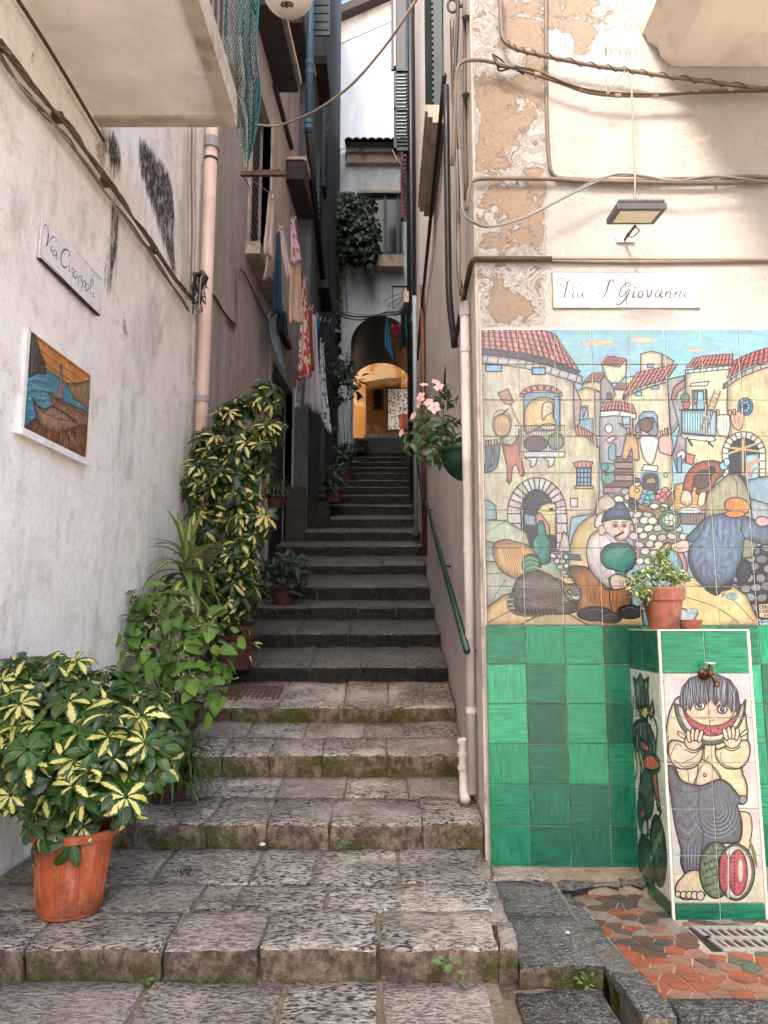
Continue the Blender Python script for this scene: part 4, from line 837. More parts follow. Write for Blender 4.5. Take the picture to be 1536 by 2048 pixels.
def riser_mat(name, moss=1.0, base='86705e', dk=0):
    g = G(name); P = g.pos(); u = g.sep(g.uv())
    n = g.noise(P, 9, 8, .7); n2 = g.noise(g.mp(P, (1, 1, .6)), 24, 8, .72); n3 = g.noise(P, 60, 4, .7)
    c = g.mix(g.ramp(n, [(.35, 0.0), (.65, 1.0)]), base, '17120f' if dk else 'b89e86')
    c = g.mix(g.math('MULTIPLY', g.ramp(n2, [(.42, 1.0), (.58, 0.0)]), .75), c, '3a3029')
    hm = g.math('SUBTRACT', g.math('ADD', g.noise(P, 4.5, 9, .72), g.math('MULTIPLY', g.math('SUBTRACT', 1.0, u[1]), .10)), 0.0)
    mo = g.math('MULTIPLY', g.ramp(g.math('ADD', hm, g.math('MULTIPLY', n3, .1)), [(.58, 0.0), (.68, 1.0)]), moss)
    c = g.mix(mo, c, g.mix(n3, '34380e', '6a6522'))
    return g.out(c, .9, g.bump(g.math('ADD', n2, g.math('ADD', g.math('MULTIPLY', n, 1.4), g.math('MULTIPLY', n3, .4))), .035, 1.0))

M = {}
def make_mats():
    M['left'] = plaster_mask('left_plaster', wear_left(), 'faf5ee', 'f2eae0', 'cfae8c')
    M['facade'] = plaster_mask('facade_plaster', wear_facade(), 'aea9a2', 'a49d94', '9c8670', grey='a8988c')
    M['sidewall'] = streaky('alley_render_right', 'd8cec8', 'c8bcb4', '7c6c60', 16, .35)
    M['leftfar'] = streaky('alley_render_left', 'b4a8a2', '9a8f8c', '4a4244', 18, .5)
    M['leftfar2'] = streaky('alley_render_far', '6c6e72', '4c5056', '1e2024', 10, .6)  # far walls coloured dark to carry the alley's shade
    M['archwall'] = streaky('grey_render', 'e6ecee', 'c8d2d8', '4a5458', 3, .6, z=.5)
    M['rear'] = streaky('rear_render', 'b4b8bc', 'a4aab0', '86888a', 3, .35)
    M['soffit'] = simple('soffit_render', 'efe6de', .9, .12, 3, .006, 20, dirt=('8a7868', .6))
    M['soffitr'] = simple('soffit_render_right', 'e0d2c2', .9, .08, 3, .006, 20, dirt=('9a8a7a', .6))
    M['trim'] = simple('stone_trim', 'b8a898', .85, .2, 8, .008, 30, dirt=('4a3e34', .7))
    M['darktrim'] = simple('dark_trim', '382f2b', .9, .3, 10, .01, 30, dirt=('2e2620', .7))
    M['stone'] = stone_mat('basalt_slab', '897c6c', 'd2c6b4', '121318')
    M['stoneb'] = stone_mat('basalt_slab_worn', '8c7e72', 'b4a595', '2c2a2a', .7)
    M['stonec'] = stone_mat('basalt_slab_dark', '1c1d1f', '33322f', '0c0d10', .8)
    M['stonex'] = stone_mat('basalt_painted_shade', '0c1114', '1a2328', '06080a', .6)  # cool shade of the upper alley mixed into the basalt colour
    M['stonem'] = stone_mat('basalt_painted_halfshade', '444038', '6c645a', '121316', .9)  # halfway tone where the painted shade on the stair begins
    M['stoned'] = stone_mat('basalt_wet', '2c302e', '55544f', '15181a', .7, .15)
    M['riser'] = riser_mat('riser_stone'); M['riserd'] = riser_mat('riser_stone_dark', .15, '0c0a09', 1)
    M['mortar'] = simple('mortar', '96836e', .95, .25, 20, .01, 60, dirt=('4d4a28', .8))
    M['cement'] = simple('mossy_cement', '857764', .95, .3, 12, .02, 40, dirt=('4a4c1c', .9))
    M['wplaster'] = simple('white_plaster', 'e8e4e0', .9, .06, 20, .006, 40, dirt=('b8aca0', .5)); M['mgrout'] = simple('mosaic_grout', 'a89c8c', .9, .2, 20, .003, 60, dirt=('6a5e50', .6)); M['grout'] = simple('pale_grout', 'cfc4b4', .9, .1); M['dgrout'] = simple('grey_grout', '8a8478', .9, .2, dirt=('3a352c', .6))
    M['ground'] = simple('street_ground', 'b0a498', .95, .2, 3, .02, 20)
    for nm, c_ in [('m_or', '8e5038'), ('m_br', '5e4438'), ('m_dk', '4d4743'), ('m_gn', '50604e'), ('m_pk', '876450'), ('m_gy', '7f766c')]:
        M[nm] = simple('tile_shard_' + nm[2:], c_, .5, .18, 30, .003, 60, dirt=('3a3028', .5))
    M['pipe'] = simple('pipe_pink', 'd8bbaa', .55, .06, 6, dirt=('9a8474', .5)); M['pipeg'] = simple('pipe_grey', '97908c', .6, .08)
    M['pipew'] = simple('pipe_white', 'cdc2bc', .6, .08, 6, dirt=('8a7d74', .6)); M['pipeblue'] = simple('pipe_blue', '2f5870', .5, .1)
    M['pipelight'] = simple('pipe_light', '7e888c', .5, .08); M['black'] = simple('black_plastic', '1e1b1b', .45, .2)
    M['rust'] = simple('rusty_iron', '5a4232', .8, .3, 30, .002, 60, dirt=('2a1e18', .8)); M['iron'] = simple('dark_iron', '26231f', .6, .2)
    M['cable'] = simple('cable_brown', '6e5c4c', .6, .2, 20); M['cableg'] = simple('cable_grey', '7c7874', .5, .1); M['cablec'] = simple('cable_cream', '9c8c7a', .6, .12)
    M['cabled'] = simple('cable_mossy', '4a3d22', .8, .3, 30); M['grail'] = simple('green_paint', '0a3826', .4, .12, 20, dirt=('1c2a20', .5))
    M['teal'] = simple('teal_paint', '173c46', .5, .15); M['gshut'] = simple('green_shutter', '0e241e', .5, .15); M['rshut'] = simple('red_shutter', '5c2a20', .6, .15)
    M['dshut'] = simple('grey_shutter', '3c3a40', .6, .1); M['glass'] = simple('window_glass', '0c1c22', .12, .1, **{'Specular IOR Level': 0.3})
    M['ochre'] = None; M['brass'] = simple('old_brass', '5e4426', .4, .3, 40, .002, 80, .85); M['alu'] = simple('cast_metal', 'c8c0b8', .45, .15, 30, .002, 80, .7)
    M['terra'] = simple('terracotta', '93503c', .8, .15, 14, .003, 60, dirt=('6a3c2a', .6), obj=True); M['terrad'] = simple('dark_terracotta', '4a261c', .85, .2, 14, .003, 60, dirt=('2e201a', .6), obj=True); M['orange'] = simple('orange_plastic', 'b0562f', .45, .06, 10, dirt=('8a5a44', .6), obj=True)
    M['soil'] = simple('soil', '2a2018', .95, .3, 40, .01, 60); M['gpot'] = simple('green_plastic', '143d24', .35, .1, obj=True)
    M['globe'] = simple('opal_globe', 'dccfc0', .3, .03, **{'Specular IOR Level': 0.5}); M['lens'] = simple('lamp_glass', 'd8cdae', .15, .05); M['lampb'] = simple('lamp_body', '4a4644', .5, .15)
    M['trunk'] = simple('stem_bark', '6a5a40', .9, .25, 20, .004, 60, obj=True); M['gstem'] = simple('green_stem', '4a6028', .7, .2, 20, obj=True)
    g = G('ochre_render'); P = g.pos(); n = g.noise(P, 1.5, 10, .7, .5)
    M['ochre'] = g.out(g.mix(g.ramp(n, [(.48, 0.0), (.53, 1.0)]), 'b87c38', g.mix(g.noise(P, 6, 6, .6), 'dcb88a', 'c4965a')), .9, g.bump(n, .02))
make_mats()
def potmat(name, base, bloom, dirt):
    g = G(name); o = g.obj(); z = g.sep(o)[2]
    c = g.mix(g.ramp(g.noise(o, 9, 5, .6), [(.3, 0.0), (.7, 1.0)]), base, tuple(x * .78 for x in lin(base)[:3]))
    c = g.mix(g.math('MULTIPLY', g.ramp(g.noise(g.mp(o, (1, 1, .35)), 16, 9, .78), [(.52, 0.0), (.66, 1.0)]), .6), c, bloom)
    c = g.mix(g.math('MULTIPLY', g.ramp(g.noise(o, 45, 6, .8), [(.60, 0.0), (.66, 1.0)]), .6), c, bloom)
    c = g.mix(g.math('MULTIPLY', g.ramp(g.math('ADD', g.noise(o, 12, 8, .75), g.math('MULTIPLY', z, -1.2)), [(.36, 0.0), (.56, 1.0)]), .75), c, dirt)
    return g.out(c, g.ramp(g.noise(o, 20, 4, .6), [(.3, .45), (.7, .8)]), g.bump(g.noise(o, 30, 6, .7), .003))
M['orange'] = potmat('orange_plastic', 'b8582e', 'cc9272', '5e3423'); M['terra'] = potmat('terracotta', '94523c', 'b08a78', '3f241a')

def glaze(name, img=None, cols=None, wear=0.3):
    """hand-brushed ceramic; brush direction from the part's own data"""
    g = G(name)
    if img: c = g.img(img, g.uv()).outputs[0]
    else:
        u = g.uv(); oi = g.n('ObjectInfo').outputs['Random']
        br = g.noise(g.mp(u, (1.3, 34, 1)), 1.0, 6, .7); br2 = g.noise(g.mp(u, (2, 90, 1)), 1.0, 3, .7)
        t = g.math('ADD', g.math('MULTIPLY', br, .65), g.math('ADD', g.math('MULTIPLY', br2, .35), g.math('MULTIPLY', g.math('SUBTRACT', oi, .5), .08)))
        c = g.ramp(t, [(.38, cols[0]), (.49, cols[1]), (.60, cols[2])])
    P = g.pos()
    c = g.mix(g.math('MULTIPLY', g.ramp(g.noise(P, 14, 9, .75), [(.60, 0.0), (.72, 1.0)]), wear), c, '7a7464')
    rr = g.ramp(g.noise(P, 8, 5, .6), [(.3, .16), (.7, .38)])
    return g.out(c, rr, g.bump(g.noise(P, 9, 3, .5), .0022, .8), **{'Coat Weight': .25, 'Coat Roughness': .12, 'Specular IOR Level': .5})

# ------------------------------------------------------------------ the stair and street (setting)
mkground = MB(); mkground.quad((-80, -80, -1.62), (80, -80, -1.62), (80, 120, -1.62), (-80, 120, -1.62))
tag(mkground.build('ground', M['ground']), kind='structure')

def nz(p, s, a): return mnoise.noise(Vector(p) * s) * a
def slab(parent, name, xf0, xf1, xb0, xb1, yf, yb, zf, zb, dep, mats, nx=6, ny=3, rough=1.0, seed=0.0):
    """one dressed stone: irregular top, worn nosing, rough front; f = front, b = back"""
    prof = [(0, -dep, 0), (0, -dep * .66, 0), (0, -dep * .33, 0), (0.0, -.014, 0), (.004, -.004, 0), (.014, 0, 0)]
    L = yb - yf
    prof += [(.014 + (L - .022) * k / ny, 0, 1) for k in range(1, ny + 1)] + [(L - .003, -.012, 1), (L, -.05, 1)]
    cols = [-1, 0] + [.012 * nx * .5] + list(range(1, nx)) + [nx - .006 * nx, nx, nx + 1]; V = []; uv = []; Fc = []; mi = []
    for (dy, dz, top) in prof:
        t = max(0, min(1, dy / L)); xa = xf0 + (xb0 - xf0) * t; xb = xf1 + (xb1 - xf1) * t
        for i in cols:
            ii = min(max(i, 0), nx); x = xa + (xb - xa) * ii / nx; y = yf + dy; z = zf + (zb - zf) * t + dz
            e = 1 if ii in (0, nx) else 0; e2 = 1 if (ii < .1 * nx / 6 or ii > nx - .1 * nx / 6) else 0
            q = (x + seed, y, z)
            if dz < -.01 and not top: y += nz(q, 9, .026 * rough) + nz(q, 26, .014 * rough) + (.012 if dz < -dep * .5 else 0); z += nz(q, 12, .004)
            else: z += nz(q, 4, .010 * rough) + nz(q, 14, .005 * rough) - .004 * e
            if not top: y += nz((x + seed, 3.3, 0), 3.0, .018 * rough)
            if e2: x += nz((seed + (0 if ii < nx / 2 else 5), y, z), 9, .012) + nz((seed + (0 if ii < nx / 2 else 5), y, z), 28, .006)
            if i < 0 or i > nx: z -= .035; y += (0.025 if not top else 0)
            V.append((x, y, z)); uv.append((x, max(0, 1 + dz / dep) if not top else 1.5))
    w = len(cols)
    for j in range(len(prof) - 1):
        for i in range(w - 1):
            Fc.append((j * w + i, j * w + i + 1, (j + 1) * w + i + 1, (j + 1) * w + i)); mi.append(1 if j < 3 else 0)
    return mk(name, V, Fc, mats, parent, uv=uv, smooth=True, mi=mi)
NOS = [(1895, 2.88, 1965), (1645, 3.97, 1697), (1508, 4.78, 1553), (1412, 5.45, 1444), (1332, 6.1, 1364), (1267, 6.8, 1294), (1214, 7.6, 1239), (1173, 8.35, 1200), (1130, 9.1, 1149.5), (1092, 9.75, 1112),
       (1063.5, 10.45, 1082), (1037, 11.2, 1055), (1011.5, 11.9, 1029), (990.7, 12.6, 1007.6), (974, 13.2, 989), (960.7, 13.8, 974), (946, 14.5, 960), (935, 15.1, 946), (924, 15.8, 934), (914, 16.5, 924), (904, 17.4, 913)]
ZN = [(Y, onY(850, y, Y)[2], onY(850, b, Y)[2]) for y, Y, b in NOS]
stairs = thing('stairs', (0, 2.88, -1.24), None, None, kind='structure')
def xr_at(Y): return RX - .004 if Y < 11.2 else (.471 if Y < 15 else .471 + (Y - 15) * .05)
def xl_at(Y): return XL(Y) + .004 if Y < 11 else -1.118
def jx(pxs, y, z): return [onZ(p, y, z)[0] for p in pxs]
JR = {0: None, 1: [[692, 815, 560, 440], [546, 665, 842, 430]], 2: [[614, 728, 808, 500], [546, 649, 774, 455]], 3: [[569, 692, 776, 480]], 4: [[628, 724, 528, 810]], 5: [[600, 700, 800]], 6: [[620, 718, 790]], 7: [[640, 750, 560]], 8: [[600, 690, 765]], 9: [[650, 745]], 10: [[700, 640, 780]]}
mort = MB(); mortd = MB()
# landing in front of the first riser: three courses
zA, zB1 = ZN[0][1], ZN[1][2]
rows = [(3.97, 3.50, [327, 514, 633, 797], 0.452), (3.50, 3.215, [200, 400, 478, 655], 0.432), (3.215, 2.88, [90, 350, 532, 756], 0.405)]
def zl(Y): return zA + (zB1 - zA) * (Y - 2.88) / 1.09
for k, (yb, yf, js, xr) in enumerate(rows):
    pyv = 1024 + F * math.tan(math.atan(-zl((yb + yf) / 2) / ((yb + yf) / 2)) + PITCH)
    X = [-1.76] + [onZ(p, pyv, zl((yb + yf) / 2))[0] for p in js] + [xr]
    if k == 0: X = [-1.70] + X[1:]
    for a, b in zip(X[:-1], X[1:]):
        sk = RN.uniform(-.03, .03) * (0 if b == xr else 1)
        slab(stairs, 'stone', a + .008, b - .008, a + .008, b - .008 + (0 if b != xr else .02), yf + .007, yb - .006, zl(yf) + RN.uniform(-.004, .004), zl(yb), (.125 if k == 2 else .05), [M['stone'] if RN.random() < .8 else M['stoneb'], M['riser']], seed=RN.random() * 9, nx=8, ny=5)
mort.hexa([(-1.8, 2.96, -1.6), (.38, 2.96, -1.6), (.45, 3.97, -1.6), (-1.8, 3.97, -1.6)], [(-1.8, 2.96, zl(2.9) - .013), (.38, 2.96, zl(2.9) - .013), (.45, 3.97, zl(3.97) - .013), (-1.8, 3.97, zl(3.97) - .013)])
for n in range(1, len(ZN)):
    Y0, z0, zb0 = ZN[n]
    if n + 1 < len(ZN): Y1, z1 = ZN[n + 1][0], ZN[n + 1][2]
    else: Y1, z1 = 21.0, z0 + .25
    dep = z0 - zb0 + .01
    xa, xb = xl_at(Y0), (0.47 if n == 1 else xr_at(Y0)) ; xa1, xb1 = xl_at(Y1), xr_at(Y1)
    if n == 1: xb = .497
    (mort if n < 4 else mortd).hexa([(xa, Y0 + .07, z0 - dep - .3), (xb, Y0 + .07, z0 - dep - .3), (xb1, Y1, z0 - dep - .3), (xa1, Y1, z0 - dep - .3)],
              [(xa, Y0 + .07, z0 - .009), (xb, Y0 + .07, z0 - .009), (xb1, Y1 + .04, z1 - .009), (xa1, Y1 + .04, z1 - .009)])
    mt = [M['stone'] if n < 4 else (M['stonem'] if n < 5 else (M['stonec'] if n < 8 else M['stonex'])), M['riser'] if n < 4 else M['riserd']]  # stones and risers coloured darker up the alley, shade put into the colour
    if n in JR:
        rr = JR[n]; nr = len(rr)
        for r, js in enumerate(rr):                         # r = 0 is the back course
            yb = Y1 - (Y1 - Y0) * r / nr; yf = Y1 - (Y1 - Y0) * (r + 1) / nr
            zf = z0 + (z1 - z0) * (yf - Y0) / (Y1 - Y0); zb_ = z0 + (z1 - z0) * (yb - Y0) / (Y1 - Y0)
            ym = (yf + yb) / 2; zm = (zf + zb_) / 2; pyv = 1024 + F * math.tan(math.atan(-zm / ym) + PITCH)
            X = sorted([onY(p, pyv, ym)[0] for p in js]); X = [xa] + [x for x in X if xa + .12 < x < xb - .1] + [xb]
            for a, b in zip(X[:-1], X[1:]):
                slab(stairs, 'stone', a + .004, b - .004, a + .004, b - .004, yf + .003, yb - .003, zf + RN.uniform(-.004, .004), zb_, dep if r == nr - 1 else .05, mt if RN.random() < .75 else [M['stoneb'] if n < 4 else mt[0], mt[1]], seed=RN.random() * 9, nx=8 if n < 6 else 6, ny=4 if n < 4 else 2)
    else:
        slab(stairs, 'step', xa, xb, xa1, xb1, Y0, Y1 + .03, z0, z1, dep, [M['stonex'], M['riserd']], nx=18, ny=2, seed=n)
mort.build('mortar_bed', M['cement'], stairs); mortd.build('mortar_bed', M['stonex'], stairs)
# cast-iron drain grate let into the third tread
def lattice_cover():
    t = thing('drain_cover', onY(500, 1390, 5.85), 'rust-brown perforated drain cover let into a stair tread beside the pots', 'drain cover')
    b = MB(); y0, y1 = 5.6, 5.95; x0, x1 = onY(437, 1390, 5.75)[0], onY(560, 1390, 5.75)[0]
    zt = lambda y: ZN[3][1] + (ZN[4][2] - ZN[3][1]) * (y - 5.45) / .65 + .008
    n, m_ = 12, 6
    for i in range(n + 1):
        x = x0 + (x1 - x0) * i / n; b.hexa([(x-.006,y0,zt(y0)-.02),(x+.006,y0,zt(y0)-.02),(x+.006,y1,zt(y1)-.02),(x-.006,y1,zt(y1)-.02)], [(x-.006,y0,zt(y0)),(x+.006,y0,zt(y0)),(x+.006,y1,zt(y1)),(x-.006,y1,zt(y1))])
    for j in range(m_ + 1):
        y = y0 + (y1 - y0) * j / m_; b.hexa([(x0,y-.006,zt(y)-.02),(x1,y-.006,zt(y)-.02),(x1,y+.006,zt(y)-.02),(x0,y+.006,zt(y)-.02)], [(x0,y-.006,zt(y)+.001),(x1,y-.006,zt(y)+.001),(x1,y+.006,zt(y)+.001),(x0,y+.006,zt(y)+.001)])
    b.build('grating', M['rust'], t)
lattice_cover()
# lower street in front of the landing
street = thing('street_paving', (0, 2.4, -1.3), None, None, kind='structure')
zs = lambda Y: -1.234 + (Y - 2.88) * .04
for (yb, yf, js, xr) in [(2.90, 2.44, [-60, 262, 556, 760], .36), (2.44, 2.0, [-300, 100, 420, 700], .38), (2.0, 1.5, [-300, 300, 700], .4), (1.5, 1.0, [-500, 200, 650], .42)]:
    ym = (yb + yf) / 2; pyv = 1024 + F * math.tan(math.atan(-zs(ym) / ym) + PITCH)
    X = [-1.78] + [onY(p, pyv, ym)[0] for p in js] + [xr]; X = sorted(x for x in X if x >= -1.78)
    for a, b in zip(X[:-1], X[1:]):
        if b - a > .1: slab(street, 'stone', a + .010, b - .010, a + .010, b - .010, yf + .008, yb - .008, zs(yf) + RN.uniform(-.006, .006), zs(yb), .06, [RN.choice([M['stone'], M['stoneb']]), M['riser']], seed=RN.random() * 9, nx=8, ny=5)
mb = MB(); mb.hexa([(-1.8, -3, -1.7), (.40, -3, -1.7), (.40, 2.95, -1.7), (-1.8, 2.95, -1.7)], [(-1.8, -3, zs(-3) - .013), (.40, -3, zs(-3) - .013), (.40, 2.95, zs(2.95) - .013), (-1.8, 2.95, zs(2.95) - .013)])
# gutter side: edge stones of the landing, the blocks in the ramp, the low stones
for y0, y1 in [(2.93, 3.13), (3.14, 3.36), (3.37, 3.60), (3.61, 3.84)]:
    slab(street, 'edge_stone', .412, .475, .425, .49, y0, y1, zl(y0) - .012, zl(y1) - .012, .12, [M['stoneb'], M['riser']], nx=3, ny=3, seed=y0)
for xs, y0, y1, z0, z1, dp, m_ in [((.505, .80), 3.47, 3.80, -1.215, -1.185, .04, 'stoned'), ((.50, .815), 3.05, 3.46, -1.245, -1.217, .09, 'stoned'), ((.52, .78), 3.81, 3.97, -1.18, -1.165, .03, 'stoneb'),
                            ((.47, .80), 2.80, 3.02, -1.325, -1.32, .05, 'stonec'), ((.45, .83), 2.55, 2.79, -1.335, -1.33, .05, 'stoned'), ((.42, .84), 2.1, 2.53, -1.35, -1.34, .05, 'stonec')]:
    slab(street, 'stone', xs[0], xs[1], xs[0] + .01, xs[1] - .015, y0, y1, z0, z1, dp, [M[m_], M['riser']], nx=7, ny=4, seed=xs[0] * 7 + y0, rough=1.6)
mb.hexa([(.40, -3, -1.7), (.86, -3, -1.7), (.80, 4.0, -1.7), (.42, 4.0, -1.7)], [(.40, -3, -1.37), (.86, -3, -1.37), (.80, 3.12, -1.34), (.42, 3.12, -1.34)])
mb.hexa([(.42, 3.13, -1.7), (.83, 3.13, -1.7), (.80, 4.0, -1.7), (.46, 4.0, -1.7)], [(.42, 3.13, -1.262), (.83, 3.13, -1.262), (.80, 4.0, -1.178), (.46, 4.0, -1.178)])
mb.build('mortar_bed', M['cement'], street)
# kerb of the fountain floor
kb = thing('kerb', (.9, 2.8, -1.4), None, None, kind='structure')
for (ya, yb) in [(3.44, 3.86), (3.02, 3.43), (2.72, 3.01)]:
    f = lambda Y: (.955 - (Y - 2.85) * .068)
    slab(kb, 'kerb_stone', f(ya) - .115, f(ya) - .008, f(yb) - .115, f(yb) - .008, ya, yb, -1.262, -1.25, .3, [M['stoned'], M['riser']], nx=4, ny=5, seed=ya, rough=1.4)
for (xa, xb) in [(.965, 1.36), (1.37, 1.82), (1.83, 2.4), (2.41, 3.0)]:
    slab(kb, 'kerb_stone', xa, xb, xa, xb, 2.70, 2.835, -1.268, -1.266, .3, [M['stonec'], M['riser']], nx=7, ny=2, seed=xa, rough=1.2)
# crazy-paved floor of broken tiles
fl = thing('mosaic_floor', (1.5, 3.4, -1.3), None, None, kind='structure')
MB().box(.86, 3.2, 2.84, 4.0, -1.6, -1.2725).build('grout_bed', M['mgrout'], fl)
GR0, GR1 = (1.30, 1.80), (3.23, 3.47)
def voronoi_floor():
    rs = random.Random(5); pts = []
    for _ in range(9000):
        if len(pts) > 330: break
        p = (rs.uniform(.84, 2.15), rs.uniform(2.8, 4.0))
        if p[0] > .52 * p[1] + .12: continue
        if all(((p[0] - q[0]) / .070) ** 2 + ((p[1] - q[1]) / .050) ** 2 > 1 for q in pts): pts.append(p)
    n = 0
    def clip(P, a, b, c):                                   # keep a*x+b*y<=c
        out = []
        for i in range(len(P)):
            p, q = P[i], P[(i + 1) % len(P)]; dp = a * p[0] + b * p[1] - c; dq = a * q[0] + b * q[1] - c
            if dp <= 0: out.append(p)
            if dp * dq < 0: t = dp / (dp - dq); out.append((p[0] + (q[0] - p[0]) * t, p[1] + (q[1] - p[1]) * t))
        return out
    for i, p in enumerate(pts):
        if PX0 - .0 < p[0] < PX1 and p[1] > 3.56 or (GR0[0] - .02 < p[0] < GR0[1] + .02 and GR1[0] - .02 < p[1] < GR1[1] + .02): pass
        C = [(p[0] - .15, p[1] - .15), (p[0] + .15, p[1] - .15), (p[0] + .15, p[1] + .15), (p[0] - .15, p[1] + .15)]
        for j, q in enumerate(pts):
            if i != j and abs(p[0] - q[0]) < .3 and abs(p[1] - q[1]) < .3:
                a, b = q[0] - p[0], q[1] - p[1]; L = math.hypot(a, b); C = clip(C, a / L, b / L, (a * (p[0] + q[0]) / 2 + b * (p[1] + q[1]) / 2) / L - .0035)
                if not C: break
        if not C: continue
        C = clip(C, 0, -1, -2.842); C = clip(C, 0, 1, 3.862); C = clip(C, -1, -.068, -(.957 + .068 * 2.85))
        gx0, gx1, gy0, gy1 = GR0[0] - .015, GR0[1] + .015, GR1[0] - .015, GR1[1] + .015
        if gx0 < p[0] < gx1 and gy0 < p[1] < gy1: continue
        if PX0 < p[0] < PX1 and p[1] > 3.57: continue
        if len(C) > 2:
            if gy0 < p[1] < gy1: C = clip(C, 1, 0, gx0) if p[0] < gx0 else clip(C, -1, 0, -gx1)
            elif gx0 < p[0] < gx1 and p[1] <= gy0: C = clip(C, 0, 1, gy0)
            elif gx0 < p[0] < gx1 and p[1] < 3.57: C = clip(clip(C, 0, -1, -gy1), 0, 1, 3.555)
            elif PX0 - .1 < p[0] < PX0 and p[1] > 3.5: C = clip(C, 1, 0, PX0 - .003)
        if len(C) < 3: continue
        ar = abs(sum(C[k][0] * C[(k + 1) % len(C)][1] - C[(k + 1) % len(C)][0] * C[k][1] for k in range(len(C)))) / 2
        if ar < .0004: continue
        t = (p[1] - 2.84) / 1.0; r = rs.random()
        if t < .38: m = 'm_or' if r < .72 else ('m_gn' if r < .82 else 'm_pk')
        else: m = 'm_dk' if r < .38 else ('m_br' if r < .68 else ('m_or' if r < .82 else 'm_gy'))
        if p[0] > 1.75 and t > .3: m = 'm_gy' if r < .6 else 'm_pk'
        parts_ = [C]
        if ar > .0026 and rs.random() < .25:                # cracked across: two shards
            th = rs.uniform(0, 3.14); a, b = math.cos(th), math.sin(th) * 1.4; L = math.hypot(a, b); a /= L; b /= L; k0 = a * p[0] + b * p[1] + rs.uniform(-.008, .008)
            parts_ = [clip(C, a, b, k0 - .0028), clip(C, -a, -b, -k0 - .0028)]
        for C in parts_:
            if len(C) < 3: continue
            dz = rs.uniform(-.0015, .002); tx, ty = rs.uniform(-.03, .03), rs.uniform(-.03, .03)
            H = [-1.268 + dz + (x - p[0]) * tx + (y - p[1]) * ty for x, y in C]
            if rs.random() < .3: m = rs.choice(['m_or', 'm_pk', 'm_br'] if t < .38 else ['m_dk', 'm_br', 'm_pk', 'm_gy'])
            MB().hexa([(x, y, -1.28) for x, y in C], [(x, y, h) for (x, y), h in zip(C, H)]).build('shard', M[m], fl); n += 1
    return n
voronoi_floor()
# low ledge of rough stones at the foot of the tiles
lg = thing('ledge', (1.0, 3.95, -1.3), None, None, kind='structure')
for xa, xb in [(.79, .97), (.98, 1.12), (1.13, 1.255), (1.70, 2.0), (2.01, 2.4)]:
    slab(lg, 'stone', xa, xb, xa, xb, 3.865, 3.93, -1.225, -1.215, .06, [M['stoned'], M['riserd']], nx=5, ny=2, seed=xa * 5, rough=2.2)
mq = MB(); n = 24
for i in range(n + 1):
    x = .5 + 2.1 * i / n
    for j, (y, z) in enumerate([(4.0, -1.188), (3.97, -1.193), (3.93, -1.205), (3.895, -1.235), (3.87, -1.27)]): mq.V.append((x, y + nz((x, j, 1), 7, .012), z + nz((x, j, 0), 9, .012))); mq.uv.append((0.0, 0.0))
for i in range(n):
    for j in range(4): mq.F.append((i * 5 + j, (i + 1) * 5 + j, (i + 1) * 5 + j + 1, i * 5 + j + 1)); mq.mi.append(0)
mq.build('cement_fillet', M['cement'], lg, smooth=True)

# ------------------------------------------------------------------ left house with the balcony
HL = thing('plastered_house', (-1.9, 3, -1.3), 'whitewashed house on the left with mould streaks under its balcony', 'house')
def rough_sheet(ax, a0, a1, z0, z1, na, nb, fx, rect, amp):
    """subdivided wall face; fx(a)-> x (or y) of the plane; uv in rect"""
    V, uv, Fc = [], [], []
    for i in range(na + 1):
        a = a0 + (a1 - a0) * i / na
        for j in range(nb + 1):
            z = z0 + (z1 - z0) * j / nb; edge = 0 if (i in (0, na)) else 1
            d = (nz((a, z, 1.7), 1.6, amp) + nz((a, z, 5.2), 5.5, amp * .45)) * edge
            V.append((fx(a) + d, a, z) if ax == 'L' else (a, fx(a) + d, z)); uv.append(((a - rect[0]) / (rect[1] - rect[0]), (z - rect[2]) / (rect[3] - rect[2])))
    for i in range(na):
        for j in range(nb):
            q = (i * (nb + 1) + j, (i + 1) * (nb + 1) + j, (i + 1) * (nb + 1) + j + 1, i * (nb + 1) + j + 1); Fc.append(q if ax != 'L' else q[::-1])
    return V, Fc, uv
V, Fc, uv = rough_sheet('L', -3.0, 6.12, -1.6, 5.2, 90, 66, lambda a: XL(a) - .014, LWR, .018)
mk('wall', V, Fc, M['left'], HL, uv=uv, smooth=True)
b = MB(); b.hexa([(XL(-9) - 3.5, -9, -1.6), (XL(-9) - .04, -9, -1.6), (XL(6.12) - .04, 6.12, -1.6), (XL(6.12) - 3.5, 6.12, -1.6)], [(XL(-9) - 3.5, -9, 9.6), (XL(-9) - .04, -9, 9.6), (XL(6.12) - .04, 6.12, 9.6), (XL(6.12) - 3.5, 6.12, 9.6)]); b.build('house_body', M['leftfar'], HL)
zb = onL(205, 255)[2]
def sof(x0, x1, y0, y1, z0, z1, m, name, par=HL, tilt=0.0):
    return MB().hexa([(x0, y0, z0), (x1, y0, z0), (x1 + tilt, y1, z0), (x0 + tilt, y1, z0)], [(x0, y0, z1), (x1, y0, z1), (x1 + tilt, y1, z1), (x0 + tilt, y1, z1)]).build(name, m, par)
bs = sof(-1.76, -.95, 0.8, 4.08, zb + .02, zb + .16, M['soffit'], 'balcony_slab', tilt=.04)
sof(-1.76, -.88, 4.08, 4.16, zb, zb + .17, M['trim'], 'balcony_edge', bs, .005); sof(-.99, -.905, 0.8, 4.08, zb, zb + .17, M['trim'], 'balcony_edge', bs, .04)
b = MB()
for k in range(26):
    y = .9 + k * .128; b.box(-.955, -.94, y, y + .012, zb + .17, zb + 1.05)
b.box(-.97, -.925, .8, 4.12, zb + 1.05, zb + 1.09); b.box(-.985, -.90, .8, 4.12, zb + .175, zb + .26)
b.build('railing', M['iron'], HL)

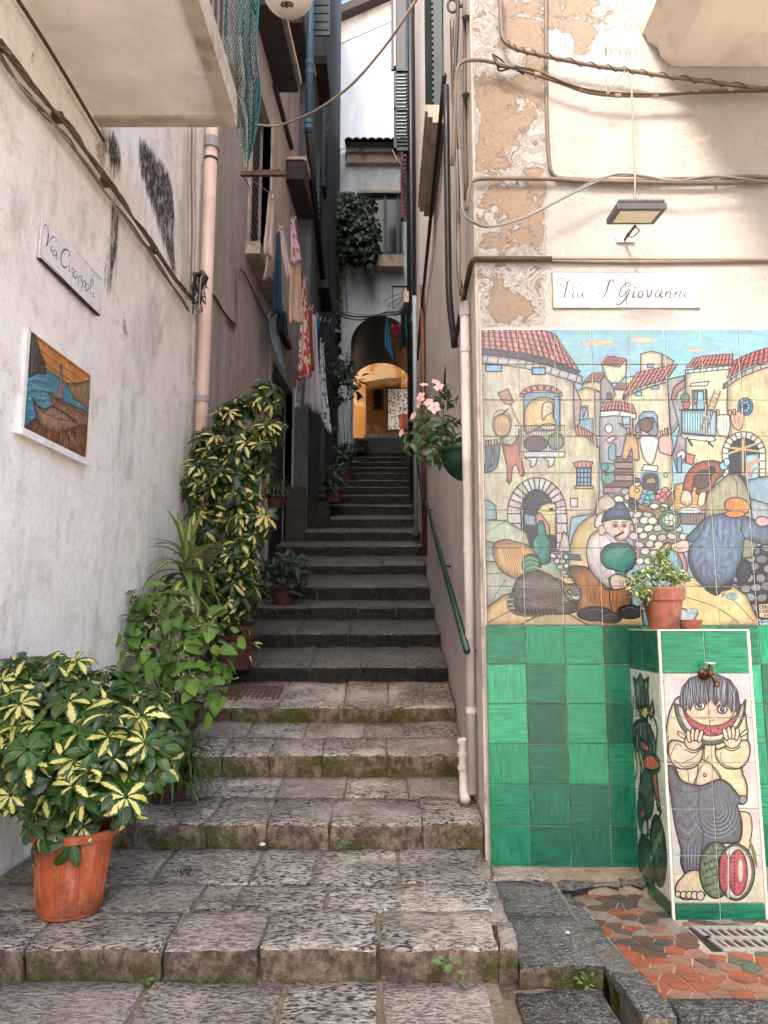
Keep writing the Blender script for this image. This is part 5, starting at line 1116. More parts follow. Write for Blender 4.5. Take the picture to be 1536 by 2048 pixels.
# ------------------------------------------------------------------ corner building on the right: facade, alley wall, moulded balcony
HR = thing('corner_house', (2.5, 4.0, -1.2), 'cream corner house with peeling plaster strip above the tile mural', 'house')
V, Fc, uv = rough_sheet('F', RX, 3.2, -1.6, 4.2, 60, 90, lambda a: FY, FWR, .006)
mk('front_wall', V, Fc, M['facade'], HR, uv=uv, smooth=True)
b = MB(); b.box(3.2, 9, 4.0, 11.2, -1.6, 4.2); b.box(RX + .02, 9, 4.03, 11.2, 4.2, 12); b.build('house_body', M['facade'], HR)
V = []; Fc = []
na, nb = 40, 40
for i in range(na + 1):
    y = 4.0 + 7.2 * (i / na) ** 1.4
    for j in range(nb + 1):
        z = -1.6 + 13.6 * (j / nb) ** 1.5; V.append((RX + (nz((y, z, 3), 1.1, .012) if i else 0), y, z))
for i in range(na):
    for j in range(nb): Fc.append((i * (nb + 1) + j, i * (nb + 1) + j + 1, (i + 1) * (nb + 1) + j + 1, (i + 1) * (nb + 1) + j))
mk('alley_wall', V, Fc, M['sidewall'], HR, smooth=True)
# rain-washed corner bead
MB().tube([(RX + .004, FY + .002, -1.2), (RX + .004, FY + .002, 4.2)], .009, 6).build('corner_bead', M['trim'], HR)
z1_, z2_ = 3.19, 3.39
bl = MB(); bl.box(1.70, 4.2, 2.2, 3.995, z1_, z1_ + .1); bl.build('balcony_slab', M['soffitr'], HR)
prof = [(1.70, z1_), (1.655, z1_ + .005), (1.60, z1_ + .06), (1.585, z1_ + .12), (1.53, z1_ + .16), (1.52, z2_), (1.50, z2_ + .01), (1.50, z2_ + .14), (1.72, z2_ + .14)]
b = MB(); k = len(prof); b.V = [(x, 3.995, z) for x, z in prof] + [(x, 2.2, z) for x, z in prof]; b.uv = [(0.0, 0.0)] * (2 * k)
b.F = [(i, (i + 1) % k, k + (i + 1) % k, k + i)[::-1] for i in range(k)] + [tuple(range(k)), tuple(range(k, 2 * k))[::-1]]; b.mi = [0] * len(b.F)
b.build('balcony_moulding', M['soffitr'], HR)

# tiles
mural = thing('tile_mural', (1.33, 3.99, 0), 'hand-painted tile mural of a village scene with a sleeping tabby cat', 'mural')
cm = paint_mural(); MM = glaze('mural_glaze', cm.image(.035, .06, .66), wear=.04)
zt, zbm = cm.z1, cm.z0
def tile(parent, name, x0, x1, z0, z1, y, m, uvf, axis='F', th=.006, gap=.0018, tilt=0.0):
    j = lambda: RN.uniform(-.0006, .0006)
    x0 += gap; x1 -= gap; z0 += gap; z1 -= gap; bv = .0022
    d = [y + RN.uniform(-.0013, .0013) for _ in range(4)]
    if axis == 'F': P = lambda a, q, z: (a, q, z); sg = 1
    else: P = lambda a, q, z: (q, a, z); sg = 1
    c4 = [(x0, z0), (x1, z0), (x1, z1), (x0, z1)]
    i4 = [(x0 + bv, z0 + bv), (x1 - bv, z0 + bv), (x1 - bv, z1 - bv), (x0 + bv, z1 - bv)]
    V = [P(a, q - th, z) for (a, z), q in zip(i4, d)] + [P(a, y - th + .0025, z) for a, z in c4] + [P(a, y + .004, z) for a, z in c4]
    uv = [uvf(a, z) for a, z in i4] + [uvf(a, z) for a, z in c4] * 2
    Fc = [(0, 1, 2, 3)] + [(4 + i, 4 + (i + 1) % 4, (i + 1) % 4, i) for i in range(4)] + [(8 + i, 8 + (i + 1) % 4, 4 + (i + 1) % 4, 4 + i) for i in range(4)]
    if axis != 'F': Fc = [f[::-1] for f in Fc]
    return mk(name, V, Fc, m, parent, uv=uv)
MB().box(MX0 - .004, 3.2, 3.992, 4.0, zbm + .001, zt + .004).build('grout', M['grout'], mural)
for i in range(8):
    for j in range(8): tile(mural, 'tile', MX0 + i * .2, MX0 + i * .2 + .2, zbm + j * .2, zbm + j * .2 + .2, 3.992, MM, cm.uvof)
greens = [glaze('green_glaze_a', cols=('004a30', '026c48', '1c9468'), wear=.3), glaze('green_glaze_b', cols=('003a2a', '025c40', '17845c'), wear=.35), glaze('green_glaze_c', cols=('02583a', '0e8058', '3cac7e'), wear=.25), glaze('green_glaze_d', cols=('003a28', '025038', '0e7450'), wear=.35)]
gp = thing('green_tile_dado', (1.6, 3.99, -1.19), 'panel of brushed green tiles below the village mural', 'tile panel')
MB().box(MX0 - .004, 3.2, 3.992, 4.0, -1.19, zbm + .001).build('grout', M['dgrout'], gp)
LG = [[1,0,2,3],[2,1,0,3],[2,3,0,3],[2,3,0,1],[0,1,3,3],[1,1,1,3]]
for i in range(13):
    for j in range(6):
        x0 = MX0 + i * .2 - .002; z1 = zbm - j * .1965; z0 = z1 - .1965
        f = (lambda a, z, x0=x0, z0=z0, i=i, j=j: ((a - x0) * 5 + i * 3.1, (z - z0) * 1 * 5 + j * 7.3)) if (i + j) % 2 == 0 else (lambda a, z, x0=x0, z0=z0, i=i, j=j: ((z - z0) * 5 + i * 3.7, (a - x0) * 5 + j * 5.9))
        m = greens[LG[j][i]] if i < 4 else RN.choice(greens)
        tile(gp, 'tile', x0, x0 + .2, z0, z1, 3.992, m, lambda a, z, f=f: f(a, z))
# fountain pillar
FP = thing('tiled_fountain_pillar', (1.468, 3.78, PZB), 'tiled water pillar with a boy eating watermelon painted on its front', 'fountain')
cp = paint_pillar(); MP = glaze('pillar_glaze', cp.image(.045, .06, .68), wear=.18); cs = paint_pillar_side(); MS = glaze('pillar_side_glaze', cs.image(.04), wear=.2)
MB().box(PX0 + .002, PX1 - .002, PYF + .002, 3.992, PZB - .05, PZT - .004).build('core', M['grout'], FP)
ZC = onY(1400, 1347, PYF)[2]; ZB_ = onY(1400, 1806, PYF)[2]
zr = [PZB + .01, ZB_]; H5 = (ZC - ZB_) / 5
for k in range(5): zr.append(ZB_ + H5 * (k + 1))
zr.append(PZT - .006)
for r in range(len(zr) - 1):
    for cidx in range(2):
        x0 = PX0 + .008 + cidx * .198; x1 = x0 + .198
        if r == 0: m = glz0 = greens[3]; nm = 'base_tile'
        elif r == 6: m = greens[0]; nm = 'cap_tile'
        else: m = MP; nm = 'tile'
        f = cp.uvof if m is MP else (lambda a, z, c_=cidx: (a * 5 + c_ * 3, z * 5))
        tile(FP, nm, x0, x1, zr[r], zr[r + 1], PYF + .002, m, f, gap=.0016)
    for cidx in range(2):
        y0 = PYF + .012 + cidx * .212; y1 = y0 + .211
        m = greens[3] if r in (0, 6) else MS
        f = cs.uvof if m is MS else (lambda a, z, c_=cidx: (a * 5 + c_ * 3, z * 5))
        tile(FP, 'side_tile', y0, min(y1, 3.99), zr[r], zr[r + 1], PX0 + .002, m, f, axis='S', gap=.0016)
MB().box(PX0 - .004, PX1 + .004, PYF - .004, 3.99, PZT - .006, PZT).build('cap_slab', M['grout'], FP)
MB().box(PX0 - .0045, PX0 + .007, PYF - .0045, PYF + .007, PZB, PZT - .006).build('corner_bead', M['grout'], FP)
MB().box(PX1 - .007, PX1 + .0045, PYF - .0045, PYF + .007, PZB, PZT - .006).build('corner_bead', M['grout'], FP)
# tap
tx, _, tz = onY(1416, 1350, 3.52)
tap = MB(); R90 = Matrix.Rotation(math.pi / 2, 4, 'X')
tap.lathe((tx - .005, PYF - .004, tz), [(0, .0), (.034, 0), (.034, .006), (.026, .014), (.016, .02), (.015, .05), (0, .05)], 16, M=R90)
tap.tube([(tx - .005, PYF - .03, tz), (tx + .004, PYF - .075, tz), (tx + .012, PYF - .10, tz - .012), (tx + .02, PYF - .108, tz - .045)], [.013, .014, .014, .012], 10)
tap.lathe((tx + .02, PYF - .108, tz - .062), [(.015, 0), (.017, .004), (.017, .014), (.013, .018), (.013, .026)], 12)
tap.lathe((tx + .004, PYF - .075, tz), [(.016, 0), (.018, .012), (.012, .02), (.015, .03), (.011, .04), (.009, .062)], 12)
tp_ = Vector((tx, PYF, tz)); tap.V = [tuple(tp_ + (Vector(v) - tp_) * .8) for v in tap.V]; tap.build('tap_body', M['brass'], FP, smooth=True)
hb = MB(); hb.lathe((tx + .004, PYF - .075, tz + .060), [(0, 0), (.028, .001), (.031, .006), (.028, .011), (0, .012)], 16); hb.V = [tuple(tp_ + (Vector(v) - tp_) * .8) for v in hb.V]; hb.build('tap_handle', M['alu'], FP, smooth=True)
# floor grate
GT = thing('floor_grate', (1.48, 3.26, -1.27), 'pale metal slotted drain grate in the mosaic floor before the pillar', 'drain grate')
b = MB(); x0, x1, y0, y1 = GR0[0], GR0[1], GR1[0], GR1[1]; zt_ = -1.262; sh = .10
def gx(x, y): return x + (y1 - y) * .14
def bar(xa, xb, ya, yb): b.hexa([(gx(xa, ya), ya, zt_ - .012), (gx(xb, ya), ya, zt_ - .012), (gx(xb, yb), yb, zt_ - .012), (gx(xa, yb), yb, zt_ - .012)], [(gx(xa, ya), ya, zt_), (gx(xb, ya), ya, zt_), (gx(xb, yb), yb, zt_), (gx(xa, yb), yb, zt_)])
x0 -= .0; x1 -= .03
bar(x0, x1, y0, y0 + .022); bar(x0, x1, y1 - .022, y1); bar(x0, x1, (y0 + y1) / 2 - .012, (y0 + y1) / 2 + .012); bar(x0, x0 + .02, y0 + .022, y1 - .022); bar(x1 - .02, x1, y0 + .022, y1 - .022)
b.build('frame', M['alu'], GT)
for k in range(11):
    b = MB(); xa = x0 + .035 + k * (x1 - x0 - .06) / 11
    bar(xa, xa + .013, y0 + .022, (y0 + y1) / 2 - .012); bar(xa, xa + .013, (y0 + y1) / 2 + .012, y1 - .022); b.build('grate_bar', M['alu'], GT)
MB().box(x0 - .01, x1 + .09, y0, y1, -1.32, -1.2708).build('pit', M['black'], GT)

# street signs and the boat picture
sgn = thing('street_sign', (1.33, 3.99, 1.72), 'white tiled street sign reading Via S. Giovanni below the floodlight', 'street sign')
cg = paint_giovanni(); mg = glaze('sign_glaze', cg.image(.02), wear=.05)
MB().box(SG[0] - .003, SG[1] + .003, 3.994, 4.001, SG[2] - .003, SG[3] + .003).build('backing', M['dgrout'], sgn)
for k in range(4):
    w_ = (SG[1] - SG[0]) / 4; tile(sgn, 'tile', SG[0] + k * w_, SG[0] + (k + 1) * w_, SG[2], SG[3], 3.994, mg, cg.uvof, gap=.001)
def wall_tile(parent, name, rect, cv, m, proud, n=1, axis_off=0.0):
    y0, y1, z0, z1 = rect
    for k in range(n):
        a0 = y0 + (y1 - y0) * k / n + .0012; a1 = y0 + (y1 - y0) * (k + 1) / n - .0012
        V = []; uv = []
        for (a, z) in [(a0, z0), (a1, z0), (a1, z1), (a0, z1)]: V.append((XL(a) + proud, a, z)); uv.append(cv.uvof(a, z))
        for (a, z) in [(a0, z0), (a1, z0), (a1, z1), (a0, z1)]: V.append((XL(a) - .01, a, z)); uv.append((.5, .9))
        V += V[:4]; uv += [(.04, .5)] * 4
        mk(name, V, [(0, 3, 2, 1), (8, 9, 5, 4), (9, 10, 6, 5), (10, 11, 7, 6), (11, 8, 4, 7)], m, parent, uv=uv)
s2 = thing('street_sign', (-1.69, 3.9, 1.8), 'tilted-looking tile sign reading Via Ciroppoli on the whitewashed left wall', 'street sign'); s2['label'] = 'tile street sign reading Via Ciroppoli on the whitewashed left wall'
cc_ = paint_ciroppoli(); mc = glaze('sign_glaze_b', cc_.image(.02), wear=.08); wall_tile(s2, 'tile', SC, cc_, mc, .007, 4)
b = MB(); b.hexa([(XL(SC[0]) - .01, SC[0], SC[2] - .008), (XL(SC[0]) + .010, SC[0], SC[2] - .008), (XL(SC[1]) + .010, SC[1], SC[2] - .008), (XL(SC[1]) - .01, SC[1], SC[2] - .008)],
                 [(XL(SC[0]) - .01, SC[0], SC[2] - .001), (XL(SC[0]) + .010, SC[0], SC[2] - .001), (XL(SC[1]) + .010, SC[1], SC[2] - .001), (XL(SC[1]) - .01, SC[1], SC[2] - .001)]); b.build('ledge', M['darktrim'], s2)
s3 = thing('tile_picture', (-1.69, 3.85, .91), 'tile picture of fishing boats and orange sky set in the left wall', 'tile picture')
cb = paint_boats(); mbt = glaze('boats_glaze', cb.image(.05, .12, .8), wear=.08); wall_tile(s3, 'tile', SB, cb, mbt, .006)
for nm_, r_, pr_, m_ in [('plaster_edge', (SB[0] - .03, SB[0] - .003, SB[2], SB[3] + .01), .010, 'wplaster'), ('sill', (SB[0] - .05, SB[1] + .015, SB[2] - .025, SB[2] - .002), .030, 'wplaster')]:
    V = []
    for (a, z) in [(r_[0], r_[2]), (r_[1], r_[2]), (r_[1], r_[3]), (r_[0], r_[3])]: V.append((XL(a) + pr_, a, z + (-.012 if nm_ == 'sill' and z < r_[3] else 0)))
    for (a, z) in [(r_[0], r_[2]), (r_[1], r_[2]), (r_[1], r_[3]), (r_[0], r_[3])]: V.append((XL(a) - .02, a, z))
    mk(nm_, V, [(0, 3, 2, 1), (0, 1, 5, 4), (1, 2, 6, 5), (2, 3, 7, 6), (3, 0, 4, 7)], M['left'] if False else M[m_], s3)
# ------------------------------------------------------------------ the alley's left row behind the drainpipe
def lrect(y0, y1, z0, z1, proud, back, m, name, par, XF=XL):
    return MB().hexa([(XF(y0) - back, y0, z0), (XF(y0) + proud, y0, z0), (XF(y1) + proud, y1, z0), (XF(y1) - back, y1, z0)],
                     [(XF(y0) - back, y0, z1), (XF(y0) + proud, y0, z1), (XF(y1) + proud, y1, z1), (XF(y1) - back, y1, z1)]).build(name, m, par)
AL = thing('alley_house', (-1.6, 8, -.9), 'pinkish rendered house behind the pink drainpipe with dark closed window', 'house')
# wall pieces around the tall window and the doorway
wy0, wy1 = onL(500, 400)[1], onL(539, 400)[1]; wz0, wz1 = onL(500, 498)[2], onL(520, 180)[2]
dy0, dy1 = 9.2, 10.85; dz1 = 3.35
for (a, b_, c_, d_) in [(6.12, wy0, -1.6, 13), (wy0, wy1, -1.6, wz0), (wy0, wy1, wz1, 13), (wy1, dy0, -1.6, 13), (dy0, dy1, dz1, 13), (dy1, 11.0, -1.6, 13)]:
    lrect(a, b_, c_, d_, 0, .3, M['leftfar'], 'wall', AL)
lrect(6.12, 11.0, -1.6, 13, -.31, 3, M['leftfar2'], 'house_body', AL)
win = thing('x', (0, 0, 0), None, None); bpy.data.objects.remove(win)
w1 = lrect(wy0, wy1, wz0, wz1, -.14, .2, M['dshut'], 'shuttered_window', AL)
for k in range(22):
    z = wz0 + (wz1 - wz0) * (k + .5) / 22; lrect(wy0 + .05, wy1 - .05, z - .03, z + .02, -.125, .14, M['dshut'], 'slat', w1)
for (a, b_) in [(wy0 - .09, wy0), (wy1, wy1 + .09)]: lrect(a, b_, wz0 - .05, wz1 + .1, .02, .1, M['trim'], 'jamb', w1)
lrect(wy0 - .15, wy1 + .25, wz0 - .16, wz0 - .02, .16, .1, M['trim'], 'sill', w1)
d1 = lrect(dy0, dy1, -.2, dz1, -.12, .2, M['dshut'], 'door', AL); lrect(dy0 - .1, dy0, -.2, dz1 + .1, .03, .1, M['pipeg'], 'jamb', d1); lrect(dy1, dy1 + .1, -.2, dz1 + .1, .03, .1, M['pipeg'], 'jamb', d1)
def lslab(pa, pb, proud, th, m, name, par, rim=True):
    A, B = onL(*pa), onL(*pb); z = B[2]; y0, y1 = min(A[1], B[1]), max(A[1], B[1])
    s = lrect(y0, y1, z, z + th, proud, .05, m, name, par)
    if rim: lrect(y0, y1 + .03, z + th - .02, z + th + .05, proud + .03, .05, M['trim'], 'balcony_rim', s)
    return s, y0, y1, z
lslab((508, -150), (552, 185), .30, .16, M['darktrim'], 'balcony_slab', AL)
s_, y0, y1, z = lslab((572, 300), (596, 440), .26, .30, M['darktrim'], 'balcony_slab', AL)
lslab((575, -60), (600, 165), .22, .14, M['darktrim'], 'balcony_slab', AL)
# cornice boards that run back along the house fronts
for (pa, pb, pr) in [((545, 175), (580, 300), .05), ((598, 440), (622, 545), .10), ((545, 590), (572, 700), .08)]: lslab(pa, pb, pr, .07, M['darktrim'], 'string_course', AL, rim=False)
# far part of the left row
AF = thing('alley_house', (-1.12, 14, .8), 'dark tall house left of the archway with teal shutters', 'house')
XF = lambda Y: -1.12
for (a, b_, c_, d_) in [(11.0, 13.2, -1.6, 17), (13.2, 14.0, 3.9, 17), (14.0, 18.0, -1.6, 17)]: lrect(a, b_, c_, d_, 0, .3, M['leftfar2'], 'wall', AF, XF)
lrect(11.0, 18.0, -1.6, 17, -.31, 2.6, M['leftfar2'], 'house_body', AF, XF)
dd = lrect(13.2, 14.0, 1.5, 3.9, -.15, .2, M['teal'], 'door', AF, XF); 
for k in range(4): lrect(13.28, 13.92, 2.0 + k * .45, 2.35 + k * .45, -.13, .1, M['teal'], 'panel', dd, XF)
def fpt(px, py): return onX(px, py, -1.12)
for (x, ya, yb, m) in [(648, 212, 400, 'teal'), (636, 330, 520, 'teal')]:
    A, B = fpt(x, ya), fpt(x, yb); sh = lrect(A[1] - .22, A[1] + .22, B[2], A[2], .045, .0, M[m], 'shutter', AF, XF)
    for k in range(16): z = B[2] + (A[2] - B[2]) * (k + .5) / 16; lrect(A[1] - .18, A[1] + .18, z - .03, z + .02, .06, -.045, M[m], 'slat', sh, XF)
A = fpt(620, 60); sh = MB().box(-1.12, -.82, A[1] - .02, A[1] + .02, A[2] - .1, A[2] + 1.3).build('shutter', M['teal'], AF)
for k in range(9): MB().box(-1.10, -.84, A[1] - .035, A[1] - .022, A[2] - .02 + k * .14, A[2] + .04 + k * .14).build('slat', M['dshut'], sh)
for (x, ya, yb, pr) in [(634, 170, 90, .2), (640, 600, 540, .18)]:
    A, B = fpt(x, ya), fpt(x, yb); lrect(A[1] - .5, A[1] + .5, A[2], A[2] + .14, pr, .05, M['darktrim'], 'balcony_slab', AF, XF)
# stepped pilaster and low concrete block beside the upper steps
A = onY(603, 1060, 10.5)
tag(MB().box(XL(10.5), A[0] + .05, 10.42, 10.55, 1.0, onY(603, 975, 10.5)[2]).build('pilaster', M['darktrim']), 'short pale masonry pier at the left edge of the upper steps', 'pier')
tag(MB().box(-1.11, onY(658, 1030, 11.1)[0], 11.0, 11.6, 1.3, onY(640, 1005, 11.1)[2]).build('concrete_block', M['riserd']), 'low mossy concrete block on the left of the upper steps', 'block')

# ------------------------------------------------------------------ the alley's right row beyond the corner house
AR = thing('alley_house', (.475, 13, .9), 'house on the right of the archway with open green and red shutters', 'house')
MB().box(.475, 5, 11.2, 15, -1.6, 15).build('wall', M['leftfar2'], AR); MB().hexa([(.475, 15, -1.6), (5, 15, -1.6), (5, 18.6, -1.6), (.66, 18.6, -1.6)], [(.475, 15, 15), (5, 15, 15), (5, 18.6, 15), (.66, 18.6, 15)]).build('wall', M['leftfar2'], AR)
def shutter(px0, px1, py0, py1, Y, m, par, louv=18, lab=None):
    A, B = onY(px0, py0, Y), onY(px1, py1, Y)
    fr = MB(); x0, x1, z1, z0 = A[0], B[0], A[2], B[2]; w = .045
    for q in [(x0, x0 + w, z0, z1), (x1 - w, x1, z0, z1), (x0, x1, z0, z0 + w), (x0, x1, z1 - w, z1), (x0, x1, (z0 + z1) / 2 - w / 2, (z0 + z1) / 2 + w / 2)]: fr.box(q[0], q[1], Y - .02, Y + .02, q[2], q[3])
    s = fr.build('shutter', m, par)
    if lab: s['label'] = lab
    for k in range(louv):
        z = z0 + w + (z1 - z0 - 2 * w) * (k + .5) / louv; h = (z1 - z0) / louv * .62
        MB().hexa([(x0 + w, Y - .016, z - h), (x1 - w, Y - .016, z - h), (x1 - w, Y + .012, z + h * .6), (x0 + w, Y + .012, z + h * .6)], [(x0 + w, Y - .012, z - h + .012), (x1 - w, Y - .012, z - h + .012), (x1 - w, Y + .016, z + h * .6 + .012), (x0 + w, Y + .016, z + h * .6 + .012)]).build('slat', m, s)
shutter(787, 834, 138, 302, 11.6, M['gshut'], AR, 22, 'dark green louvred shutter standing open')
shutter(801, 832, 300, 442, 12.3, M['rshut'], AR, 16, 'red brown shutter standing open')
A, B = onY(782, -40, 13.2), onY(826, 140, 13.2); MB().box(A[0], .475, 13.18, 13.24, B[2], A[2]).build('shutter', M['dshut'], AR); MB().box(A[0] + .05, A[0] + .09, 13.15, 13.18, B[2] + .05, A[2]).build('batten', M['pipeg'], AR)
A, B = onY(826, -40, 12.6), onY(850, 120, 12.6); MB().box(A[0], .475, 12.4, 12.6, B[2], A[2]).build('roller_box', M['darktrim'], AR)
for (px, py0, py1) in [(824, 590, 660), ]:
    A, B = onY(px, py0, 11.35), onY(px, py1, 11.35); MB().box(A[0] - .02, .475, 11.3, 11.5, B[2], A[2]).build('sill_block', M['trim'], AR)
MB().box(.30, .475, 11.15, 11.6, onY(835, 612, 11.3)[2], onY(835, 590, 11.3)[2]).build('sill', M['trim'], AR)
# window sill with moulding and dark shutter on the corner house
zsl = onX(890, 245, .5)[2]
b = MB(); y0, y1 = onX(890, 245, .5)[1], onX(867, 412, .5)[1]
for (xo, za, zb_) in [(.34, .10, .16), (.36, .05, .10), (.40, .0, .05)]: b.box(xo, RX - .01, y0, y1, zsl + za, zsl + zb_)
sl = b.build('moulded_sill', M['trim'], HR); MB().box(.42, RX - .01, y0 + .1, y1 - .1, zsl + .16, zsl + 2.4).build('shutter', M['gshut'], sl)
b = MB()
for k in range(40): z = zsl + .2 + k * .055; b.box(.405, .42, y0 + .095, y0 + .2, z, z + .03)
b.build('slat', M['gshut'], sl)

# ------------------------------------------------------------------ arch house closing the alley
AH = thing('arch_house', (-.1, 18, 4.0), 'grey-blue house over the dark archway with tiled roof and teal window', 'house')
ax0, ax1 = onY(701, 800, 18.0)[0], .64; acx = (ax0 + ax1) / 2; arx = (ax1 - ax0) / 2; azs = onY(750, 632, 18)[2] - arx; azf = 3.6
bx0, bx1 = onY(704, 800, 20.4)[0], onY(822, 800, 20.4)[0]; bcx = (bx0 + bx1) / 2; brx = (bx1 - bx0) / 2; bzs = onY(750, 726, 20.4)[2] - brx * .8
ztop = onY(745, 306, 18)[2]
def archwall(Y, x0, x1, cx, rx, zs_, zf, ztop, m, name, par, ry=None):
    ry = ry or rx; n = 18; V = []; Fc = []
    arcp = [(cx - rx, zf)] + [(cx - rx * math.cos(math.pi * i / n), zs_ + ry * math.sin(math.pi * i / n)) for i in range(n + 1)] + [(cx + rx, zf)]
    out = [(x0, zf)] + [(x0 + (x1 - x0) * i / n, ztop) if 0 < i < n else ((x0, ztop) if i == 0 else (x1, ztop)) for i in range(n + 1)] + [(x1, zf)]
    V = [(x, Y, z) for x, z in arcp] + [(x, Y, z) for x, z in out]; k = len(arcp)
    Fc = [(i, k + i, k + i + 1, i + 1)[::-1] for i in range(k - 1)]
    return mk(name, V, Fc, m, par), arcp
_, A1 = archwall(18.0, -1.15, .70, acx, arx, azs, azf, ztop, M['archwall'], 'front_wall', AH)
_, A2 = archwall(20.4, -2.5, 2.5, bcx, brx, bzs, azf, 9.6, M['leftfar2'], 'rear_wall', AH, brx * .8)
V = [(x, 18.0, z) for x, z in A1] + [(x, 20.4, z) for x, z in A2]; k = len(A1)
mk('vault', V, [(i, i + 1, k + i + 1, k + i)[::-1] for i in range(k - 1)], M['black'], AH)  # vault blackened: deep shade of the archway put into its colour
b = MB(); b.box(-1.15, .7, 18.3, 19.2, azs + arx + .5, ztop); b.box(-2.5, ax0 - .02, 18.05, 20.38, 2, 9.6); b.box(ax1 + .02, 3, 18.62, 20.38, 2, 9.6); b.box(-2.5, 3, 18.32, 20.38, max(azs + arx, bzs + brx) + .4, 9.6); b.build('house_body', M['archwall'], AH)
# recessed window, sill, cornice, roof tiles
wx0, wx1 = onY(722, 450, 17.9)[0], .47; wz0_, wz1_ = onY(760, 512, 17.9)[2], onY(760, 392, 17.9)[2]
w2 = MB().box(wx0, wx1, 17.90, 17.995, wz0_, wz1_).build('window', M['teal'], AH)
MB().box(wx0 + .09, onY(768, 450, 17.9)[0], 17.88, 17.90, wz0_ + .1, wz1_ - .12).build('pane', M['glass'], w2); MB().box(onY(774, 450, 17.9)[0], wx1 - .05, 17.87, 17.90, wz0_ + .1, wz1_ - .12).build('pane', M['glass'], w2)
for px in (735, 770, 796): X = onY(px, 450, 17.85)[0]; MB().box(X - .035, X + .035, 17.84, 17.90, wz0_, wz1_).build('mullion', M['teal'], w2)
MB().box(wx0 - .1, .47, 17.75, 17.99, wz1_, wz1_ + .07).build('lintel', M['trim'], AH)
MB().box(onY(718, 520, 17.7)[0], .47, 17.6, 17.99, onY(760, 536, 17.7)[2], onY(760, 513, 17.7)[2]).build('sill', M['trim'], AH)
b = MB(); b.box(onY(694, 320, 17.9)[0], .7, 17.85, 17.998, ztop - .35, ztop - .12); b.box(onY(692, 320, 17.9)[0], .7, 17.75, 17.998, ztop - .12, ztop); b.build('cornice', M['trim'], AH)
tx0 = onY(690, 300, 17.6)[0]; nt = 9
rf = MB(); rf.hexa([(tx0, 17.55, ztop), (.75, 17.55, ztop), (.75, 19.2, ztop + .45), (tx0, 19.2, ztop + .45)], [(tx0, 17.6, ztop + .03), (.75, 17.6, ztop + .03), (.75, 19.2, ztop + .5), (tx0, 19.2, ztop + .5)]); rfo = rf.build('roof', M['darktrim'], AH)
for i in range(nt):
    x = tx0 + (i + .5) * (.75 - tx0) / nt; b = MB()
    for sgn_, zz in ((1, 0),):
        prof = [(.105 * math.cos(math.pi * k / 6), .085 * math.sin(math.pi * k / 6)) for k in range(7)]
        V = [(x + px_, 17.5, ztop + .02 + pz) for px_, pz in prof] + [(x + px_, 19.2, ztop + .48 + pz) for px_, pz in prof] + [(x + px_ * .8, 17.5, ztop + .02 + pz * .75) for px_, pz in prof] + [(x + px_ * .8, 19.2, ztop + .48 + pz * .75) for px_, pz in prof]
        Fc = [(k, k + 1, 8 + k, 7 + k) for k in range(6)] + [(k, k + 1, 15 + k, 14 + k)[::-1] for k in range(6)]
        b.add(V, Fc)
    b.build('roof_tile', M['terra'], rfo)
# grey light pipe and gutter spout at the corner of the arch house
# ------------------------------------------------------------------ sunny yard behind the arch
YH = thing('ochre_house', (.2, 24, 4.2), 'sunlit ochre house with flaking walls seen through the archway', 'house')
yl = lambda px, py, Y=24.0: onY(px, py, Y)
MB().box(-3, 3.5, 24.0, 25, 3.5, 9.3).build('wall', M['ochre'], YH)
A, B = yl(735, 728, 22.9), yl(803, 752, 22.9)
b = MB(); n = 12; x0, x1 = onY(731, 740, 22.9)[0], onY(803, 740, 22.9)[0]; zt2 = onY(760, 726, 22.9)[2] + .12; zb2 = onY(800, 757, 22.9)[2]
V = []
for i in range(n + 1):
    x = x0 + (x1 - x0) * i / n; zz = zb2 - .12 + .14 * math.sin(math.pi * min(1, i / n * 1.3) / 2)
    V += [(x, 22.9, zt2), (x, 22.9, zz), (x, 23.99, zz), (x, 23.99, zt2)]
Fc = []
for i in range(n):
    for j in range(4): Fc.append((i * 4 + j, i * 4 + (j + 1) % 4, (i + 1) * 4 + (j + 1) % 4, (i + 1) * 4 + j))
Fc += [(0, 1, 2, 3)[::-1], (n * 4, n * 4 + 1, n * 4 + 2, n * 4 + 3)]
mk('overhang', V, Fc, M['ochre'], YH)
MB().box(-1.6, onY(731, 800, 22.9)[0], 22.9, 23.99, 3.5, zt2).build('corner_pier', M['ochre'], YH)
wA, wB = yl(747, 780), yl(767, 820)
wd = MB().box(wA[0], wB[0], 23.93, 23.995, wB[2], wA[2]).build('window', M['rust'], YH); MB().box(wA[0] + .04, wB[0] - .06, 23.915, 23.93, wB[2] + .05, wA[2] - .04).build('pane', M['glass'], wd)
for k in range(4): x = wA[0] + .06 + k * (wB[0] - wA[0] - .12) / 3.2; MB().box(x, x + .015, 23.89, 23.91, wB[2] + .03, wA[2] - .03).build('window_bar', M['iron'], wd)
pA, pB = yl(776, 778, 23.6), yl(822, 859, 23.6)
fpn = thing('floral_tile_panel', (pA[0] + .3, 23.6, pB[2]), 'white panel painted with green sprigs leaning on the ochre wall', 'panel')
MB().box(pA[0] - .05, pB[0] + .05, 23.6, 23.64, pB[2] - .05, pA[2] + .05).build('frame', M['black'], fpn)
